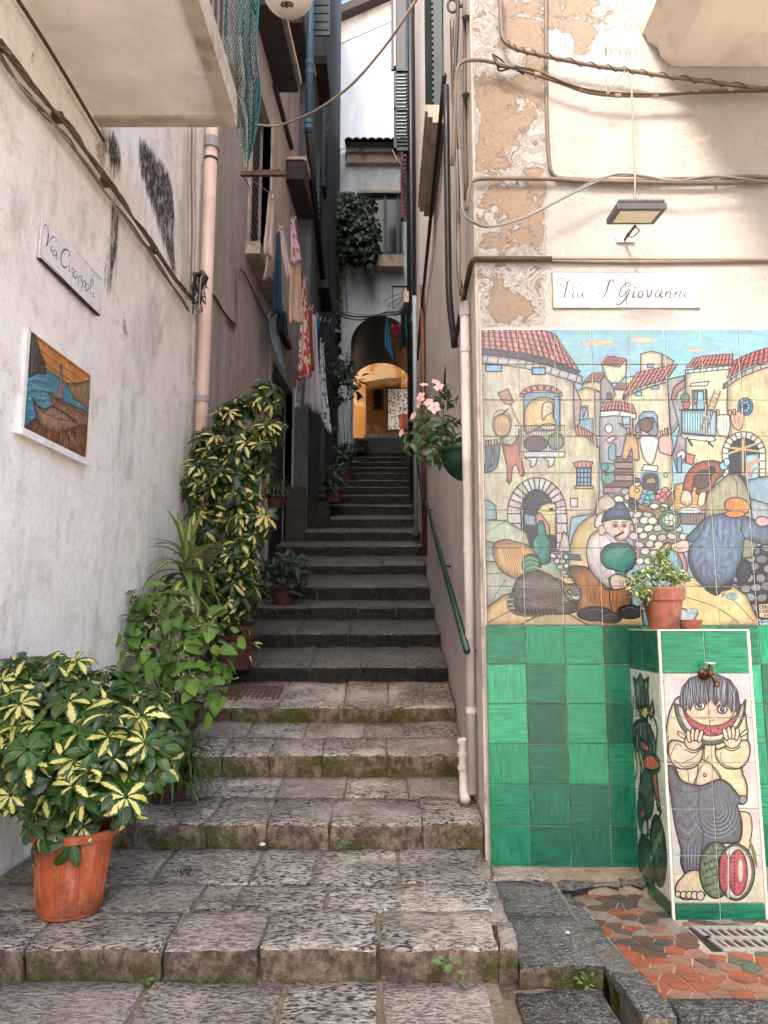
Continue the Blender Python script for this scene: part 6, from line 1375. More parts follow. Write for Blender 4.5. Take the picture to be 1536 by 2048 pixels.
def floral():
    pl = lambda px, py: (lambda p: (p[0], p[2]))(onY(px, py, 23.6))
    c = Cv('floral_print', pl, pA[0], pB[0], pB[2], pA[2], 200, (640, 560, 5.69), 'eadfca'); rs = random.Random(2)
    for _ in range(150):
        x, y = rs.uniform(776, 1040), rs.uniform(1240, 1710); a = rs.uniform(0, 6.28); c.line([(x, y), (x + 22 * math.cos(a), y + 22 * math.sin(a))], rs.choice(['3a4a2a', '4f5c34', '2c3422', '7a5a34']), 9, taper=True)
    for _ in range(14): c.ell(rs.uniform(780, 1000), rs.uniform(1250, 1700), 9, 9, rs.choice(['a8483c', 'c89a54', 'b06a5a']), line=1)
    return c
mf = glaze('floral_glaze', floral().image(.02), wear=.05)
nx_ = 3; nz_ = 5
for i in range(nx_):
    for j in range(nz_):
        cv = None; x0 = pA[0] + (pB[0] - pA[0]) * i / nx_; x1 = pA[0] + (pB[0] - pA[0]) * (i + 1) / nx_; z0 = pB[2] + (pA[2] - pB[2]) * j / nz_; z1 = pB[2] + (pA[2] - pB[2]) * (j + 1) / nz_
        tile(fpn, 'tile', x0, x1, z0, z1, 23.598, mf, lambda a, z: ((a - pA[0]) / (pB[0] - pA[0]), (z - pB[2]) / (pA[2] - pB[2])), gap=.001)
q = yl(808, 860, 22.6); op = thing('potted_shrub', (q[0], 22.6, q[2]), 'orange pot with a spiky plant before the floral panel', 'potted plant')
MB().lathe((q[0], 22.6, q[2]), [(0, 0), (.13, 0), (.165, .40), (.185, .40), (.185, .46), (.15, .46), (.14, .38), (0, .38)], 16).build('pot', M['orange'], op, smooth=False)
MB().box(-1.6, 2, 20.5, 24, 2.5, yl(760, 893, 21.5)[2]).build('yard_paving', M['stonec'])['kind'] = 'structure'
for k in range(3):
    o_ = MB().box(-.7 + k * .05, 2, 21.2 + k * .5, 24, 3.6, yl(760, 886 - k * 9, 21.2 + k * .5)[2]).build('yard_step', M['stonec']); o_['kind'] = 'structure'
# tall pale house behind
TH = thing('tall_house', (0, 27, 5), 'tall pale house behind the arch with a sloping roof edge', 'house')
rz = lambda x: onY(768 + x / 27 * F * 1.2, 0, 27)[2]
pa, pb = onY(668, 52, 27), onY(792, -2, 27); sl_ = (pb[2] - pa[2]) / (pb[0] - pa[0]); zr_ = lambda x: pa[2] + sl_ * (x - pa[0])
MB().hexa([(-7, 27, 3), (6, 27, 3), (6, 30, 3), (-7, 30, 3)], [(-7, 27, zr_(-7)), (6, 27, zr_(6)), (6, 30, zr_(6)), (-7, 30, zr_(-7))]).build('wall', M['rear'], TH)
b = MB(); b.hexa([(-7.2, 26.5, zr_(-7.2)), (6.2, 26.5, zr_(6.2)), (6.2, 30, zr_(6.2)), (-7.2, 30, zr_(-7.2))], [(-7.2, 26.5, zr_(-7.2) + .35), (6.2, 26.5, zr_(6.2) + .35), (6.2, 30, zr_(6.2) + .35), (-7.2, 30, zr_(-7.2) + .35)]); b.build('roof_edge', M['darktrim'], TH)
MB().hexa([(-7, 26.96, zr_(-7) - .9), (6, 26.96, zr_(6) - .9), (6, 27, zr_(6) - .9), (-7, 27, zr_(-7) - .9)], [(-7, 26.96, zr_(-7)), (6, 26.96, zr_(6)), (6, 27, zr_(6)), (-7, 27, zr_(-7))]).build('frieze', M['soffitr'], TH)
MB().box(-6, -2.75, 21.9, 26.95, 3, 26).build('unseen_shade_wing', M['rear'], TH)  # unseen wing, added to keep the sun off the rear wall
def aerial():
    p = onY(682, 40, 25); t = thing('roof_aerial', p, 'thin television aerial against the sky at the roof corner', 'aerial'); b = MB()
    a = onY(684, -20, 25); b.tube([onY(678, 45, 25), a], .015, 5)
    for py in (2, 12, 24): A_, B_ = onY(676, py, 25), onY(692, py - 3, 25); b.tube([A_, B_], .008, 4)
    b.build('mast', M['iron'], t)
aerial()

# ------------------------------------------------------------------ drainpipes
def pipe(name, P, r, m, label, collars=(), extra=None, n=14, cm=None):
    t = thing(name, P[0], label, 'pipe'); MB().tube(P, r, n).build('pipe', m, t, smooth=True)
    for (p, rr, h) in collars: MB().tube([(p[0], p[1], p[2] - h / 2), (p[0], p[1], p[2] + h / 2)], rr, n).build('collar', cm or m, t)
    return t
pp = onL(400, 900, .10); X_, Y_ = XL(6.2) + .09, 6.2
top = onY(414, 262, Y_)[2]; Xp = onY(400, 870, Y_)[0] + .0
Xp = onY(411, 600, Y_)[0]
pipe('drainpipe', [(Xp, Y_, -.5), (Xp, Y_, onY(411, 255, Y_)[2] + .7)], .058, M['pipe'], 'pink drainpipe running down the left wall below the balcony',
     [((Xp, Y_, onY(411, 288, Y_)[2]), .074, .10), ((Xp, Y_, onY(411, 800, Y_)[2]), .066, .05)], cm=M['pipeg'])
c1 = thing('pipe_clamp', (Xp, Y_, onY(411, 320, Y_)[2]), 'metal clamp round the pink drainpipe near its top', 'clamp')
MB().tube([(Xp, Y_, onY(411, 322, Y_)[2]), (Xp, Y_, onY(411, 318, Y_)[2])], .064, 14).build('band', M['iron'], c1); MB().box(Xp - .12, Xp, Y_ - .01, Y_ + .01, onY(411, 322, Y_)[2], onY(411, 318, Y_)[2]).build('bracket', M['iron'], c1)
XW = onY(935, 1000, 4.22)[0]
wp = pipe('drainpipe', [(XW, 4.22, onY(935, 1588, 4.22)[2]), (XW, 4.22, onY(935, 605, 4.22)[2])], .026, M['pipew'], 'pale plastic drainpipe at the corner beside the tile mural',
     [((XW, 4.22, onY(935, 622, 4.22)[2]), .031, .06), ((XW, 4.22, onY(935, 700, 4.22)[2]), .030, .03), ((XW, 4.22, onY(935, 1100, 4.22)[2]), .030, .03), ((XW, 4.22, onY(935, 1420, 4.22)[2]), .031, .03)])
el = onY(926, 1480, 4.35); e2 = thing('drain_outlet', (el[0], el[1], -.98), 'stubby pale pipe elbow draining onto the second step', 'pipe')
zq = onY(926, 1475, 4.35)[2]
MB().tube(cat([(el[0], 4.35, zq), (el[0], 4.35, zq - .16), (el[0], 4.33, zq - .22), (el[0] - .01, 4.24, zq - .27), (el[0] - .01, 4.17, zq - .29)], 5), .026, 12).build('elbow', M['pipew'], e2, smooth=True)
for k in range(3): MB().tube([(el[0], 4.35, zq - .01 - k * .07), (el[0], 4.35, zq - .03 - k * .07)], .033, 12).build('collar', M['pipew'], e2)
q = fpt(618, 100); b0, b1 = onX(618, 330, -1.06)[2], onX(618, -30, -1.06)[2]
pb_ = onX(618, 200, -1.06); pipe('drainpipe', [(-1.06, pb_[1], onX(618, 272, -1.06)[2]), (-1.06, pb_[1], onX(618, 40, -1.06)[2] + 1.5)], .055, M['pipeblue'], 'blue drainpipe high on the left row of the alley',
     [((-1.06, pb_[1], onX(618, yy, -1.06)[2]), .064, .06) for yy in (118, 140, 250, 262)])
pd = onX(640, 600, -1.04); pipe('drainpipe', [(-1.06, pb_[1], onX(618, 272, -1.06)[2]), (-1.05, pb_[1] + .8, onX(618, 340, -1.06)[2]), (-1.04, 13.0, onY(650, 620, 13.0)[2])], .05, M['black'], 'black downpipe continuing below the blue one on the left row')
pg = onY(660, 200, 17.4); pipe('drainpipe', [(pg[0], 17.4, onY(660, 395, 17.4)[2]), (pg[0], 17.4, 16.5)], .055, M['pipelight'], 'light grey downpipe left of the small tiled roof')
g0, g1 = onY(656, 386, 17.2), onY(705, 386, 17.2); pipe('gutter_spout', [(g0[0], 17.2, g0[2]), (g1[0], 17.2, g1[2] - .02)], .05, M['pipelight'], 'short pale horizontal spout above the hanging ivy')
lz = onY(673, 655, 16.8); lt_ = thing('wall_lantern', onY(673, 800, 16.8), 'small lantern on a teal post left of the archway', 'lantern')
MB().tube([onY(673, 900, 16.8), onY(673, 690, 16.8)], .035, 8).build('post', M['teal'], lt_); MB().lathe(onY(673, 690, 16.8), [(.03, 0), (.07, .05), (.10, .25), (.10, .26)], 6).build('lamp_glass', M['glass'], lt_); MB().lathe(onY(673, 668, 16.8), [(.14, 0), (.02, .12), (0, .13)], 6).build('cap', M['pipelight'], lt_)
# pipes on the right row
xb = .43; Yb = onX(895, 400, xb)[1]
pipe('black_pipe', cat([(xb, Yb, onY(893, 172, Yb)[2]), (xb, Yb, onY(897, 500, Yb)[2]), (xb + .005, Yb, onY(900, 600, Yb)[2]), (xb + .04, Yb + .05, onY(914, 690, Yb)[2])], 4), .022, M['black'], 'thick black pipe standing upright on the right alley wall')
xs_ = .46; pipe('black_pipe', [onX(889, 150, xs_), onX(880, 250, xs_), onX(862, 430, xs_), onX(843, 620, xs_), onX(835, 720, xs_)], .018, M['black'], 'black pipe running back along the right alley wall towards the arch')
pipe('black_pipe', [(.43, 11.1, 1.8), (.43, 11.1, 12)], .05, M['black'], 'tall black downpipe at the end of the pinkish right wall', [((.43, 11.1, 4.6), .06, .1)])
pipe('downpipe', [onX(832, 1070, .42), (.42, onX(832, 1070, .42)[1], onX(832, 900, .42)[2] + 2.2)], .03, M['pipelight'], 'thin light pipe beside the handrail top on the right')
pipe('downpipe', [(.468, onX(849, 1100, .468)[1], onX(849, 1112, .468)[2]), (.468, onX(849, 1100, .468)[1], onX(849, 1112, .468)[2] + 3.3)], .028, M['rshut'], 'dark red pipe on the right alley wall above the handrail')
pipe('black_pipe', [(.42, 11.9, 4), (.42, 11.9, 12.5)], .04, M['teal'], 'slim teal downpipe behind the green shutter')
# handrail
rp0, rp1 = onX(934, 1302, .435), onX(852, 1003, .435)
hr = thing('handrail', rp0, 'green tubular handrail climbing along the right alley wall', 'handrail')
MB().tube([rp0, rp1], .019, 12).build('rail', M['grail'], hr, smooth=True)
d_ = Vector(rp1) - Vector(rp0)
for t_ in (.04, .45, .96):
    p = Vector(rp0) + d_ * t_; MB().tube([p, p + Vector((0.0, 0, -.05)), p + Vector((.07, 0, -.06))], .008, 6).build('bracket', M['iron'], hr)
pA_, pB_ = onX(843, 985, .42), onX(836, 925, .42); hr2 = thing('handrail', pA_, 'upper dark length of handrail behind the hanging flower pot', 'handrail'); MB().tube([onX(846, 1000, .44), onX(834, 915, .42)], .018, 8).build('rail', M['grail'], hr2)
# ------------------------------------------------------------------ plants
def leafmat(name, green, green2, pale=None, gloss=.38, edge=.0):
    g = G(name); u = g.sep(g.uv()); oi = g.n('ObjectInfo').outputs['Random']; o = g.obj()
    fl = g.math('FLOOR', u[0]); fr = g.math('SUBTRACT', u[0], fl); m = g.math('ABSOLUTE', g.math('SUBTRACT', fr, .5))
    ov = g.n('VectorMath', operation='ADD'); g.put(ov.inputs[0], o); g.put(ov.inputs[1], oi); o = ov.outputs[0]
    n = g.noise(o, 38, 4, .6)
    c = g.mix(g.math('ADD', g.math('MULTIPLY', oi, .7), g.math('MULTIPLY', n, .3)), green, green2)
    c = g.mix(g.math('MULTIPLY', g.ramp(g.noise(o, 14, 3, .6), [(.62, 0.0), (.7, 1.0)]), .5), c, '8a7a3c')
    vein = g.ramp(m, [(0.0, 1.0), (.05, 0.0)]); c = g.mix(g.math('MULTIPLY', vein, .35), c, 'a9b878')
    if pale:
        msk = g.math('MULTIPLY', g.math('GREATER_THAN', fl, 1.5), g.ramp(g.math('ADD', m, g.math('MULTIPLY', g.math('SUBTRACT', g.noise(o, 60, 4, .7), .5), .75)), [(.25 - edge, 1.0), (.29 - edge, 0.0)]))
        c = g.mix(msk, c, g.mix(oi, pale, 'c9bd62'))
    bf = g.n('NewGeometry').outputs['Backfacing']; c = g.mix(g.math('MULTIPLY', bf, .35), c, '8c9c6c')
    b = g.bsdf; g.out(c, gloss, g.bump(m, .002, .5))
    tr = g.n('BsdfTranslucent'); g.put(tr.inputs[0], c); ms = g.n('MixShader'); ms.inputs[0].default_value = .22
    g.t.links.new(b.outputs[0], ms.inputs[1]); g.t.links.new(tr.outputs[0], ms.inputs[2]); g.t.links.new(ms.outputs[0], g.t.nodes['Material Output'].inputs[0])
    return g.m
LM = {'sch': leafmat('umbrella_leaf', '132a0e', '3f6620', 'eade88', .33), 'sch2': leafmat('umbrella_leaf_dark', '10220c', '2c4a18', 'd8c878', .35), 'mir': leafmat('four_oclock_leaf', '2a5218', '7a9e40', None, .5),
      'dra': leafmat('dracaena_leaf', '38561c', '6f8c38', 'b9bf68', .38, .12), 'dark': leafmat('dark_leaf', '12241a', '234230', None, .45), 'spi': leafmat('spider_leaf', '3a5428', '6a7c44', 'cfcfa0', .45), 'grs': leafmat('grass_leaf', '22381a', '4c6a30', None, .5),
      'ivy': leafmat('ivy_leaf', '16301c', '2a5030', None, .4), 'her': leafmat('herb_leaf', '3f5c2c', '6f8a48', 'c8cc98', .5), 'dip': leafmat('glossy_leaf', '20381c', '48663a', None, .3)}
def leaflet(b, p, ang, el0, droop, L, Wd, shape, u0=0.0, n=5, fold=.18):
    """one leaf blade from p outwards; shape(t)->half width factor"""
    V = []; uv = []; x = 0; z = 0; a = el0
    c, s = math.cos(ang), math.sin(ang)
    for i in range(n + 1):
        t = i / n; w = Wd * .5 * shape(t)
        nx, nz_ = -math.sin(a), math.cos(a)
        for q, uu in ((-1, .02), (0, .5), (1, .98)):
            lx = x + nx * abs(q) * w * fold * 1.0; lz = z + nz_ * abs(q) * w * fold; ly = q * w
            V.append((p[0] + lx * c - ly * s, p[1] + lx * s + ly * c, p[2] + lz)); uv.append((u0 + uu, t))
        x += L / n * math.cos(a); z += L / n * math.sin(a); a -= droop / n
    Fc = []
    for i in range(n):
        for q in (0, 1): Fc.append((i * 3 + q, (i + 1) * 3 + q, (i + 1) * 3 + q + 1, i * 3 + q + 1))
    b.add(V, Fc, 0, uv)
obov = lambda t: max(.03, math.sin(math.pi * min(1, t ** 1.35 * .97 + .03)) ** .75)
ovate = lambda t: max(.02, math.sin(math.pi * t ** .62) ** .9) if t < 1 else .02
lance = lambda t: max(.03, math.sin(math.pi * (t * .93 + .04) ** .8))
strap = lambda t: max(.04, min(1, t * 8 + .5) * (1 - t ** 3))
def finish(b, name, m, m2=None):
    me = bpy.data.meshes.new(name); me.from_pydata(b.V, [], b.F); me.materials.append(m)
    if m2: me.materials.append(m2)
    me.polygons.foreach_set('material_index', b.mi); me.polygons.foreach_set('use_smooth', [True] * len(b.F))
    ul = me.uv_layers.new(name='uv'); d = []
    for p in me.polygons:
        for vi in p.vertices: d += b.uv[vi]
    ul.data.foreach_set('uv', d); me.update(); return me
def umbrella_mesh(seed, m, share, L=.118, Wd=.045):
    r = random.Random(seed); b = MB(); n = r.choice([7, 8, 8, 9])
    for i in range(n):
        a = 2 * math.pi * i / n + r.uniform(-.12, .12)
        leaflet(b, (.012 * math.cos(a), .012 * math.sin(a), 0), a, r.uniform(-.25, .35), r.uniform(.5, 1.3), L * r.uniform(.75, 1.12), Wd * r.uniform(.85, 1.15), obov, 2.0 if r.random() < share else 0.0, fold=r.uniform(.1, .35))
    b.tube([(0, 0, .004), (.004, .002, -.05), (.02, .0, -.11)], .0022, 4, 1)
    return finish(b, 'umbrella_leaf', m, M['gstem'])
UM = [umbrella_mesh(i, LM['sch'], s) for i, s in enumerate([.7, .5, .4, .15, .1, 0, .3, .6])]
UM2 = [umbrella_mesh(20 + i, LM['sch2'], s, .13, .05) for i, s in enumerate([.8, .6, .5, .3, .1, .5])]
def one_leaf(seed, m, L, Wd, shape, el=.3, droop=1.0, var=0.0, n=5, stalk=.03):
    r = random.Random(seed); b = MB(); leaflet(b, (stalk, 0, 0), 0, el, droop, L, Wd, shape, 2.0 if r.random() < var else 0.0, n)
    if stalk: b.tube([(0, 0, -.006), (stalk, 0, 0)], .0015, 3, 1)
    return finish(b, 'leaf_blade', m, M['gstem'])
def scatter(t, blobs, n, meshes, s0, s1, seed, up=.55, front=.35, name='leaf', rmin=.55, tilt=.35):
    r = random.Random(seed); tot = sum(b[3] * b[4] for b in blobs)
    for bl in blobs:
        px, py, Y, rx, rz = bl[:5]; c = Vector(onY(px, py, Y)); ry = bl[5] if len(bl) > 5 else rx * .8
        k = max(1, round(n * bl[3] * bl[4] / tot))
        for _ in range(k):
            d = Vector((r.gauss(0, 1), r.gauss(0, 1) - front, r.gauss(0, 1) + .25)).normalized(); q = r.uniform(rmin, 1.0)
            p = c + Vector((d.x * rx, d.y * ry, d.z * rz)) * q
            if p.x < XL(p.y) + .03: p.x = XL(p.y) + .03 + r.random() * .05
            nrm = d * .6 + Vector((0, -.25, up)) + Vector((r.uniform(-tilt, tilt), r.uniform(-tilt, tilt), r.uniform(-tilt, tilt)))
            inst(name, r.choice(meshes), t, frame(p, nrm, s=r.uniform(s0, s1), spin=r.uniform(0, 6.28)))
def stems(t, base, blobs, n, seed, r0=.008, m=None, name='stem'):
    r = random.Random(seed); base = Vector(base)
    for i in range(n):
        bl = blobs[i % len(blobs)]; c = Vector(onY(bl[0], bl[1], bl[2])) + Vector((r.uniform(-.5, .5) * bl[3], r.uniform(-.4, .4) * bl[3], r.uniform(-.2, .5) * bl[4]))
        b0 = base + Vector((r.uniform(-.05, .05), r.uniform(-.05, .05), 0)); mid = (b0 + c) / 2 + Vector((r.uniform(-.05, .05), r.uniform(-.05, .05), r.uniform(0, .06)))
        MB().tube(cat([b0, mid, c], 4), [r0 * (1 - .55 * k / 8) for k in range(9)], 5).build(name, m or M['trunk'], t, smooth=True)
def pot_mesh(t, c, r, h, m, rim=.012, rimh=.035, soil=True, n=28, ribs=0):
    b = MB(); prof = [(0, 0), (r * .74, 0), (r * .745, .012), (r * .76, .016), (r * .93, h - rimh)]
    b.lathe(c, prof, n); p = b.build('pot', m, t, smooth=False)
    bb = MB(); bb.lathe(c, [(r * .93, h - rimh), (r + rim, h - rimh + .004), (r + rim + .004, h - .004), (r + rim, h), (r, h), (r * .95, h - rimh), (r * .9, h - rimh - .02)], n); bb.build('rim', m, p, smooth=False)
    if soil: MB().lathe(c, [(r * .92, h - .035), (0, h - .03)], n).build('soil', M['soil'], p)
    if ribs:
        rb = MB()
        for i in range(ribs):
            a = 2 * math.pi * i / ribs
            for da in (-.018, .018): rb.tube([(c[0] + r * .762 * math.cos(a + da * 3), c[1] + r * .762 * math.sin(a + da * 3), c[2] + .03), (c[0] + r * .925 * math.cos(a + da * 3), c[1] + r * .925 * math.sin(a + da * 3), c[2] + h - rimh - .02)], .0022, 4)
        rb.build('rib', m, p)
    return p
# 1 front umbrella plant in its orange pot
pc = onZ(140, 1822, -1.113); pc = (pc[0], 3.2, -1.108)
P1 = thing('potted_umbrella_plant', pc, 'large variegated umbrella plant in an orange plastic pot at the front left', 'potted plant', 'umbrella plants')
pot_mesh(P1, pc, .160, .315, M['orange'], ribs=12)
B1 = [(40,1375,3.45,.16,.14), (130,1360,3.5,.18,.14), (70,1450,3.3,.2,.16), (170,1430,3.35,.2,.15), (270,1440,3.45,.2,.16), (200,1500,3.2,.24,.18), (315,1470,3.5,.15,.16), (100,1530,3.15,.22,.18), (290,1540,3.25,.18,.15), (190,1590,3.1,.2,.12), (30,1560,3.35,.12,.16), (120,1640,3.08,.13,.08), (225,1395,3.6,.18,.14), (-30,1480,3.5,.14,.2)]
scatter(P1, B1, 290, UM, .6, 1.02, 11, up=.6)
scatter(P1, [(150,1500,3.45,.36,.26), (250,1480,3.5,.3,.22)], 40, [UM[5], UM[4]], .9, 1.2, 12, rmin=.1)
stems(P1, (pc[0], pc[1], pc[2] + .28), B1, 22, 3)
# 2 tall umbrella plant against the drainpipe
c2 = onY(470, 1300, 6.0)
P2 = thing('potted_umbrella_plant', (c2[0], 6.0, ZN[4][1] - .05), 'tall leggy variegated umbrella plant growing up in front of the pink drainpipe', 'potted plant', 'umbrella plants')
B2 = [(530,800,5.9,.16,.16), (470,830,6.0,.17,.16), (420,900,6.0,.15,.18), (500,900,5.8,.22,.2), (400,960,5.9,.14,.2), (540,870,5.8,.12,.14), (460,990,5.7,.25,.2), (500,1040,5.7,.16,.2), (410,1040,5.8,.14,.18), (470,1110,5.7,.18,.16), (440,1160,5.7,.16,.14), (490,1160,5.7,.14,.14), (460,1210,5.7,.16,.12), (440,930,5.9,.2,.2)]
scatter(P2, B2, 210, UM2, .62, 1.05, 21, up=.5)
scatter(P2, B2, 50, [UM2[4]], .9, 1.2, 22, rmin=.1)
stems(P2, (c2[0], 6.0, ZN[4][1] + .2), B2, 12, 4, .012); pot_mesh(P2, (c2[0], 6.0, ZN[4][1] - .02), .15, .26, M['terrad'])
# 3 dracaena
c3 = onY(372, 1120, 5.3); P3 = thing('potted_dracaena', (c3[0], 5.3, ZN[2][1]), 'strap-leaved dracaena with arching yellow-green leaves behind the leafy bush', 'potted plant')
DR = [one_leaf(40 + i, LM['dra'], .42, .085, lance, el=e, droop=d, var=.6, n=8, stalk=0) for i, (e, d) in enumerate([(1.0, 1.4), (.7, 1.8), (.4, 2.0), (.1, 1.8), (1.4, .5), (-.2, 1.5)])]
r_ = random.Random(8)
for k in range(52):
    a = k * 2.4; lvl = k / 52; me = DR[[4, 0, 1, 2, 3, 5][min(5, int((1 - lvl) * 6))]]
    inst('leaf', me, P3, Matrix.Translation(Vector((c3[0], 5.3, c3[2] - .22 + lvl * .26))) @ Matrix.Rotation(a + r_.uniform(-.2, .2), 4, 'Z') @ Matrix.Rotation(r_.uniform(-.2, .2), 4, 'X') @ Matrix.Scale(r_.uniform(.7, .95), 4))
MB().tube([(c3[0], 5.3, ZN[2][1] + .1), (c3[0], 5.3, c3[2] + .06)], .016, 8).build('stem', M['trunk'], P3); pot_mesh(P3, (c3[0], 5.3, ZN[2][1]), .14, .25, M['terrad'])
# 4 four-o'clock bush
c4 = onY(350, 1390, 4.95); P4 = thing('potted_bush', (c4[0], 4.95, ZN[2][1] - .05), 'leafy green bush with thin pink-white trumpet buds between the two variegated plants', 'potted plant')
MI = [one_leaf(60 + i, LM['mir'], .12, .085, ovate, el=e, droop=d, n=5, stalk=.035) for i, (e, d) in enumerate([(.1, .6), (-.3, .5), (-.7, .5), (-1.0, .3), (.4, 1.0)])]
B4 = [(250,1215,5.0,.16,.12), (330,1215,5.0,.18,.14), (290,1270,4.9,.2,.16), (370,1260,4.8,.22,.18), (420,1290,4.75,.16,.16), (230,1280,5.0,.12,.12), (350,1330,4.7,.2,.14), (430,1340,4.7,.12,.12), (300,1330,4.8,.14,.12), (215,1240,5.05,.08,.1)]
B4 += [(390,1385,4.7,.18,.12), (300,1390,4.75,.14,.1), (450,1380,4.75,.08,.08)]
scatter(P4, B4, 298, MI, .65, 1.2, 31, up=.5, tilt=.5, rmin=.4)
def trumpet(seed):
    r = random.Random(seed); b = MB()
    for k in range(r.choice([3, 4, 5])):
        a = r.uniform(0, 6.28); e = r.uniform(.2, 1.2); d = Vector((math.cos(a) * math.cos(e), math.sin(a) * math.cos(e), math.sin(e))); b.tube([(0, 0, 0), d * .03, d * .055], [.0022, .0022, .0045], 5, 1)
    for k in range(5): leaflet(b, (0, 0, 0), k * 1.26, .6, .5, .03, .009, lance, 0, 3)
    return finish(b, 'bud_cluster', LM['her'], M['bud'])
M['bud'] = simple('pink_white_bud', 'd9b8a4', .6, .1, obj=True)
TR = [trumpet(i) for i in range(4)]
scatter(P4, B4, 75, TR, .55, .85, 33, up=.6, name='flower_bud', rmin=.92)
stems(P4, (c4[0], 4.95, ZN[2][1] + .15), B4, 16, 6, .006, M['gstem']); pot_mesh(P4, (c4[0], 4.95, ZN[2][1] - .02), .14, .22, M['terrad'])
# 5 grassy plant spilling onto the steps beside the front plant
c5 = onY(360, 1560, 4.3); P5 = thing('potted_grass', (c5[0], 4.3, ZN[1][1]), 'dark grassy plant spilling over the second step behind the orange pot', 'potted plant')
GB = [one_leaf(80 + i, LM['grs'], .32, .014, strap, el=e, droop=d, n=6, stalk=0) for i, (e, d) in enumerate([(1.0, 1.9), (.8, 2.4), (.5, 2.0), (.2, 1.8), (1.3, 1.6)])]
r_ = random.Random(9)
for k in range(260):
    a = r_.uniform(-2.6, 1.2); inst('leaf', r_.choice(GB), P5, Matrix.Translation(Vector((c5[0] + r_.uniform(-.13, .06), 4.3 + r_.uniform(-.14, .14), ZN[1][1] + .10 + r_.uniform(0, .22)))) @ Matrix.Rotation(a, 4, 'Z') @ Matrix.Scale(r_.uniform(.6, 1.1), 4))
pot_mesh(P5, (c5[0] - .08, 4.35, ZN[1][1]), .12, .2, M['terrad'])
# 6 spider plants and others up the stair
SPm = [one_leaf(100 + i, LM['spi'], .42, .016, strap, el=e, droop=d, var=.7, n=7, stalk=0) for i, (e, d) in enumerate([(1.2, 1.8), (1.0, 2.4), (.8, 2.6), (.4, 2.0), (1.4, 1.2)])]
def spider(px, py, Y, n, label, seed, s=1.0, pot=None, meshes=SPm, zb=None, group='trailing plants on the left of the stair'):
    c = onY(px, py, Y); t = thing('spider_plant', c, label, 'potted plant', group); r = random.Random(seed)
    for k in range(n): inst('leaf', r.choice(meshes), t, Matrix.Translation(Vector(c) + Vector((r.uniform(-.06, .06), r.uniform(-.06, .06), r.uniform(-.04, .03)))) @ Matrix.Rotation(r.uniform(0, 6.28), 4, 'Z') @ Matrix.Scale(s * r.uniform(.6, 1.1), 4))
    if pot: pot_mesh(t, (c[0], c[1], c[2] - pot), .11, pot, M['terrad'])
    return t
spider(490, 1200, 6.6, 75, 'pale-striped spider plant arching over the left end of the steps', 41, 1.0, .22)
GBd = [one_leaf(90 + i, LM['grs'], .36, .013, strap, el=e, droop=d, n=6, stalk=0) for i, (e, d) in enumerate([(1.0, 1.9), (.8, 2.4), (.5, 2.2), (1.3, 1.6)])]
w_ = spider(553, 990, 8.4, 110, 'dark grassy plant in a wall basket above the shaded steps', 42, 1.15, .16, GBd)
def bush(name, px, py, Y, rx, rz, n, mesh, s0, s1, label, seed, potr=.13, zb=None, cat_='potted plant', blobs=None, group=None):
    c = onY(px, py, Y); zb = c[2] - rz - .2 if zb is None else zb
    t = thing(name, (c[0], Y, zb), label, cat_, group); bl = blobs or [(px, py, Y, rx, rz)]
    scatter(t, bl, n, mesh, s0, s1, seed, up=.4, tilt=.5, rmin=.3); stems(t, (c[0], Y, zb + .15), bl, 8, seed, .006, M['gstem'])
    if potr: pot_mesh(t, (c[0], Y, zb), potr, .2, M['terrad'])
    return t
HL_ = [one_leaf(120 + i, LM['dark'], .11, .035, lance, el=e, droop=.8, n=4, stalk=.02) for i, e in enumerate([.1, .5, -.3])]
HV = [one_leaf(130 + i, LM['sch2'], .10, .035, lance, el=e, droop=.8, n=4, stalk=.02, var=.5) for i, e in enumerate([.1, .5, -.3, .8])]
bush('potted_bush', 455, 1245, 6.3, .2, .22, 150, HV, .8, 1.2, 'small-leaved variegated bush below the spider plant', 51, zb=ZN[4][1], blobs=[(450,1230,6.3,.2,.17), (480,1290,6.1,.14,.14), (430,1190,6.5,.14,.12)])
bush('potted_bush', 570, 1150, 7.9, .28, .26, 190, HL_, .9, 1.4, 'dark shaded bush in a red pot on the left of the middle steps', 52, zb=ZN[6][1] + .02)
bush('potted_bush', 668, 960, 11.6, .22, .3, 120, HL_, .9, 1.5, 'dark bush in a reddish pot by the teal door', 53, zb=ZN[12][1])
bush('potted_bush', 690, 905, 14.0, .2, .25, 80, HL_, .9, 1.5, 'little dark plant near the top of the stair', 54, zb=ZN[15][1])
bush('climbing_shrub', 690, 760, 14.6, .3, .75, 230, HL_, 1.2, 2.0, 'dark climbing shrub left of the archway', 55, potr=0, zb=ZN[16][1], cat_='shrub', blobs=[(690,750,14.6,.28,.55), (665,800,14.8,.22,.6), (715,775,14.4,.14,.25)])
bush('potted_bush', 725, 893, 17.2, .16, .2, 50, HL_, 1.0, 1.5, 'small plant in the dark beside the arch opening', 56, zb=ZN[-1][1])
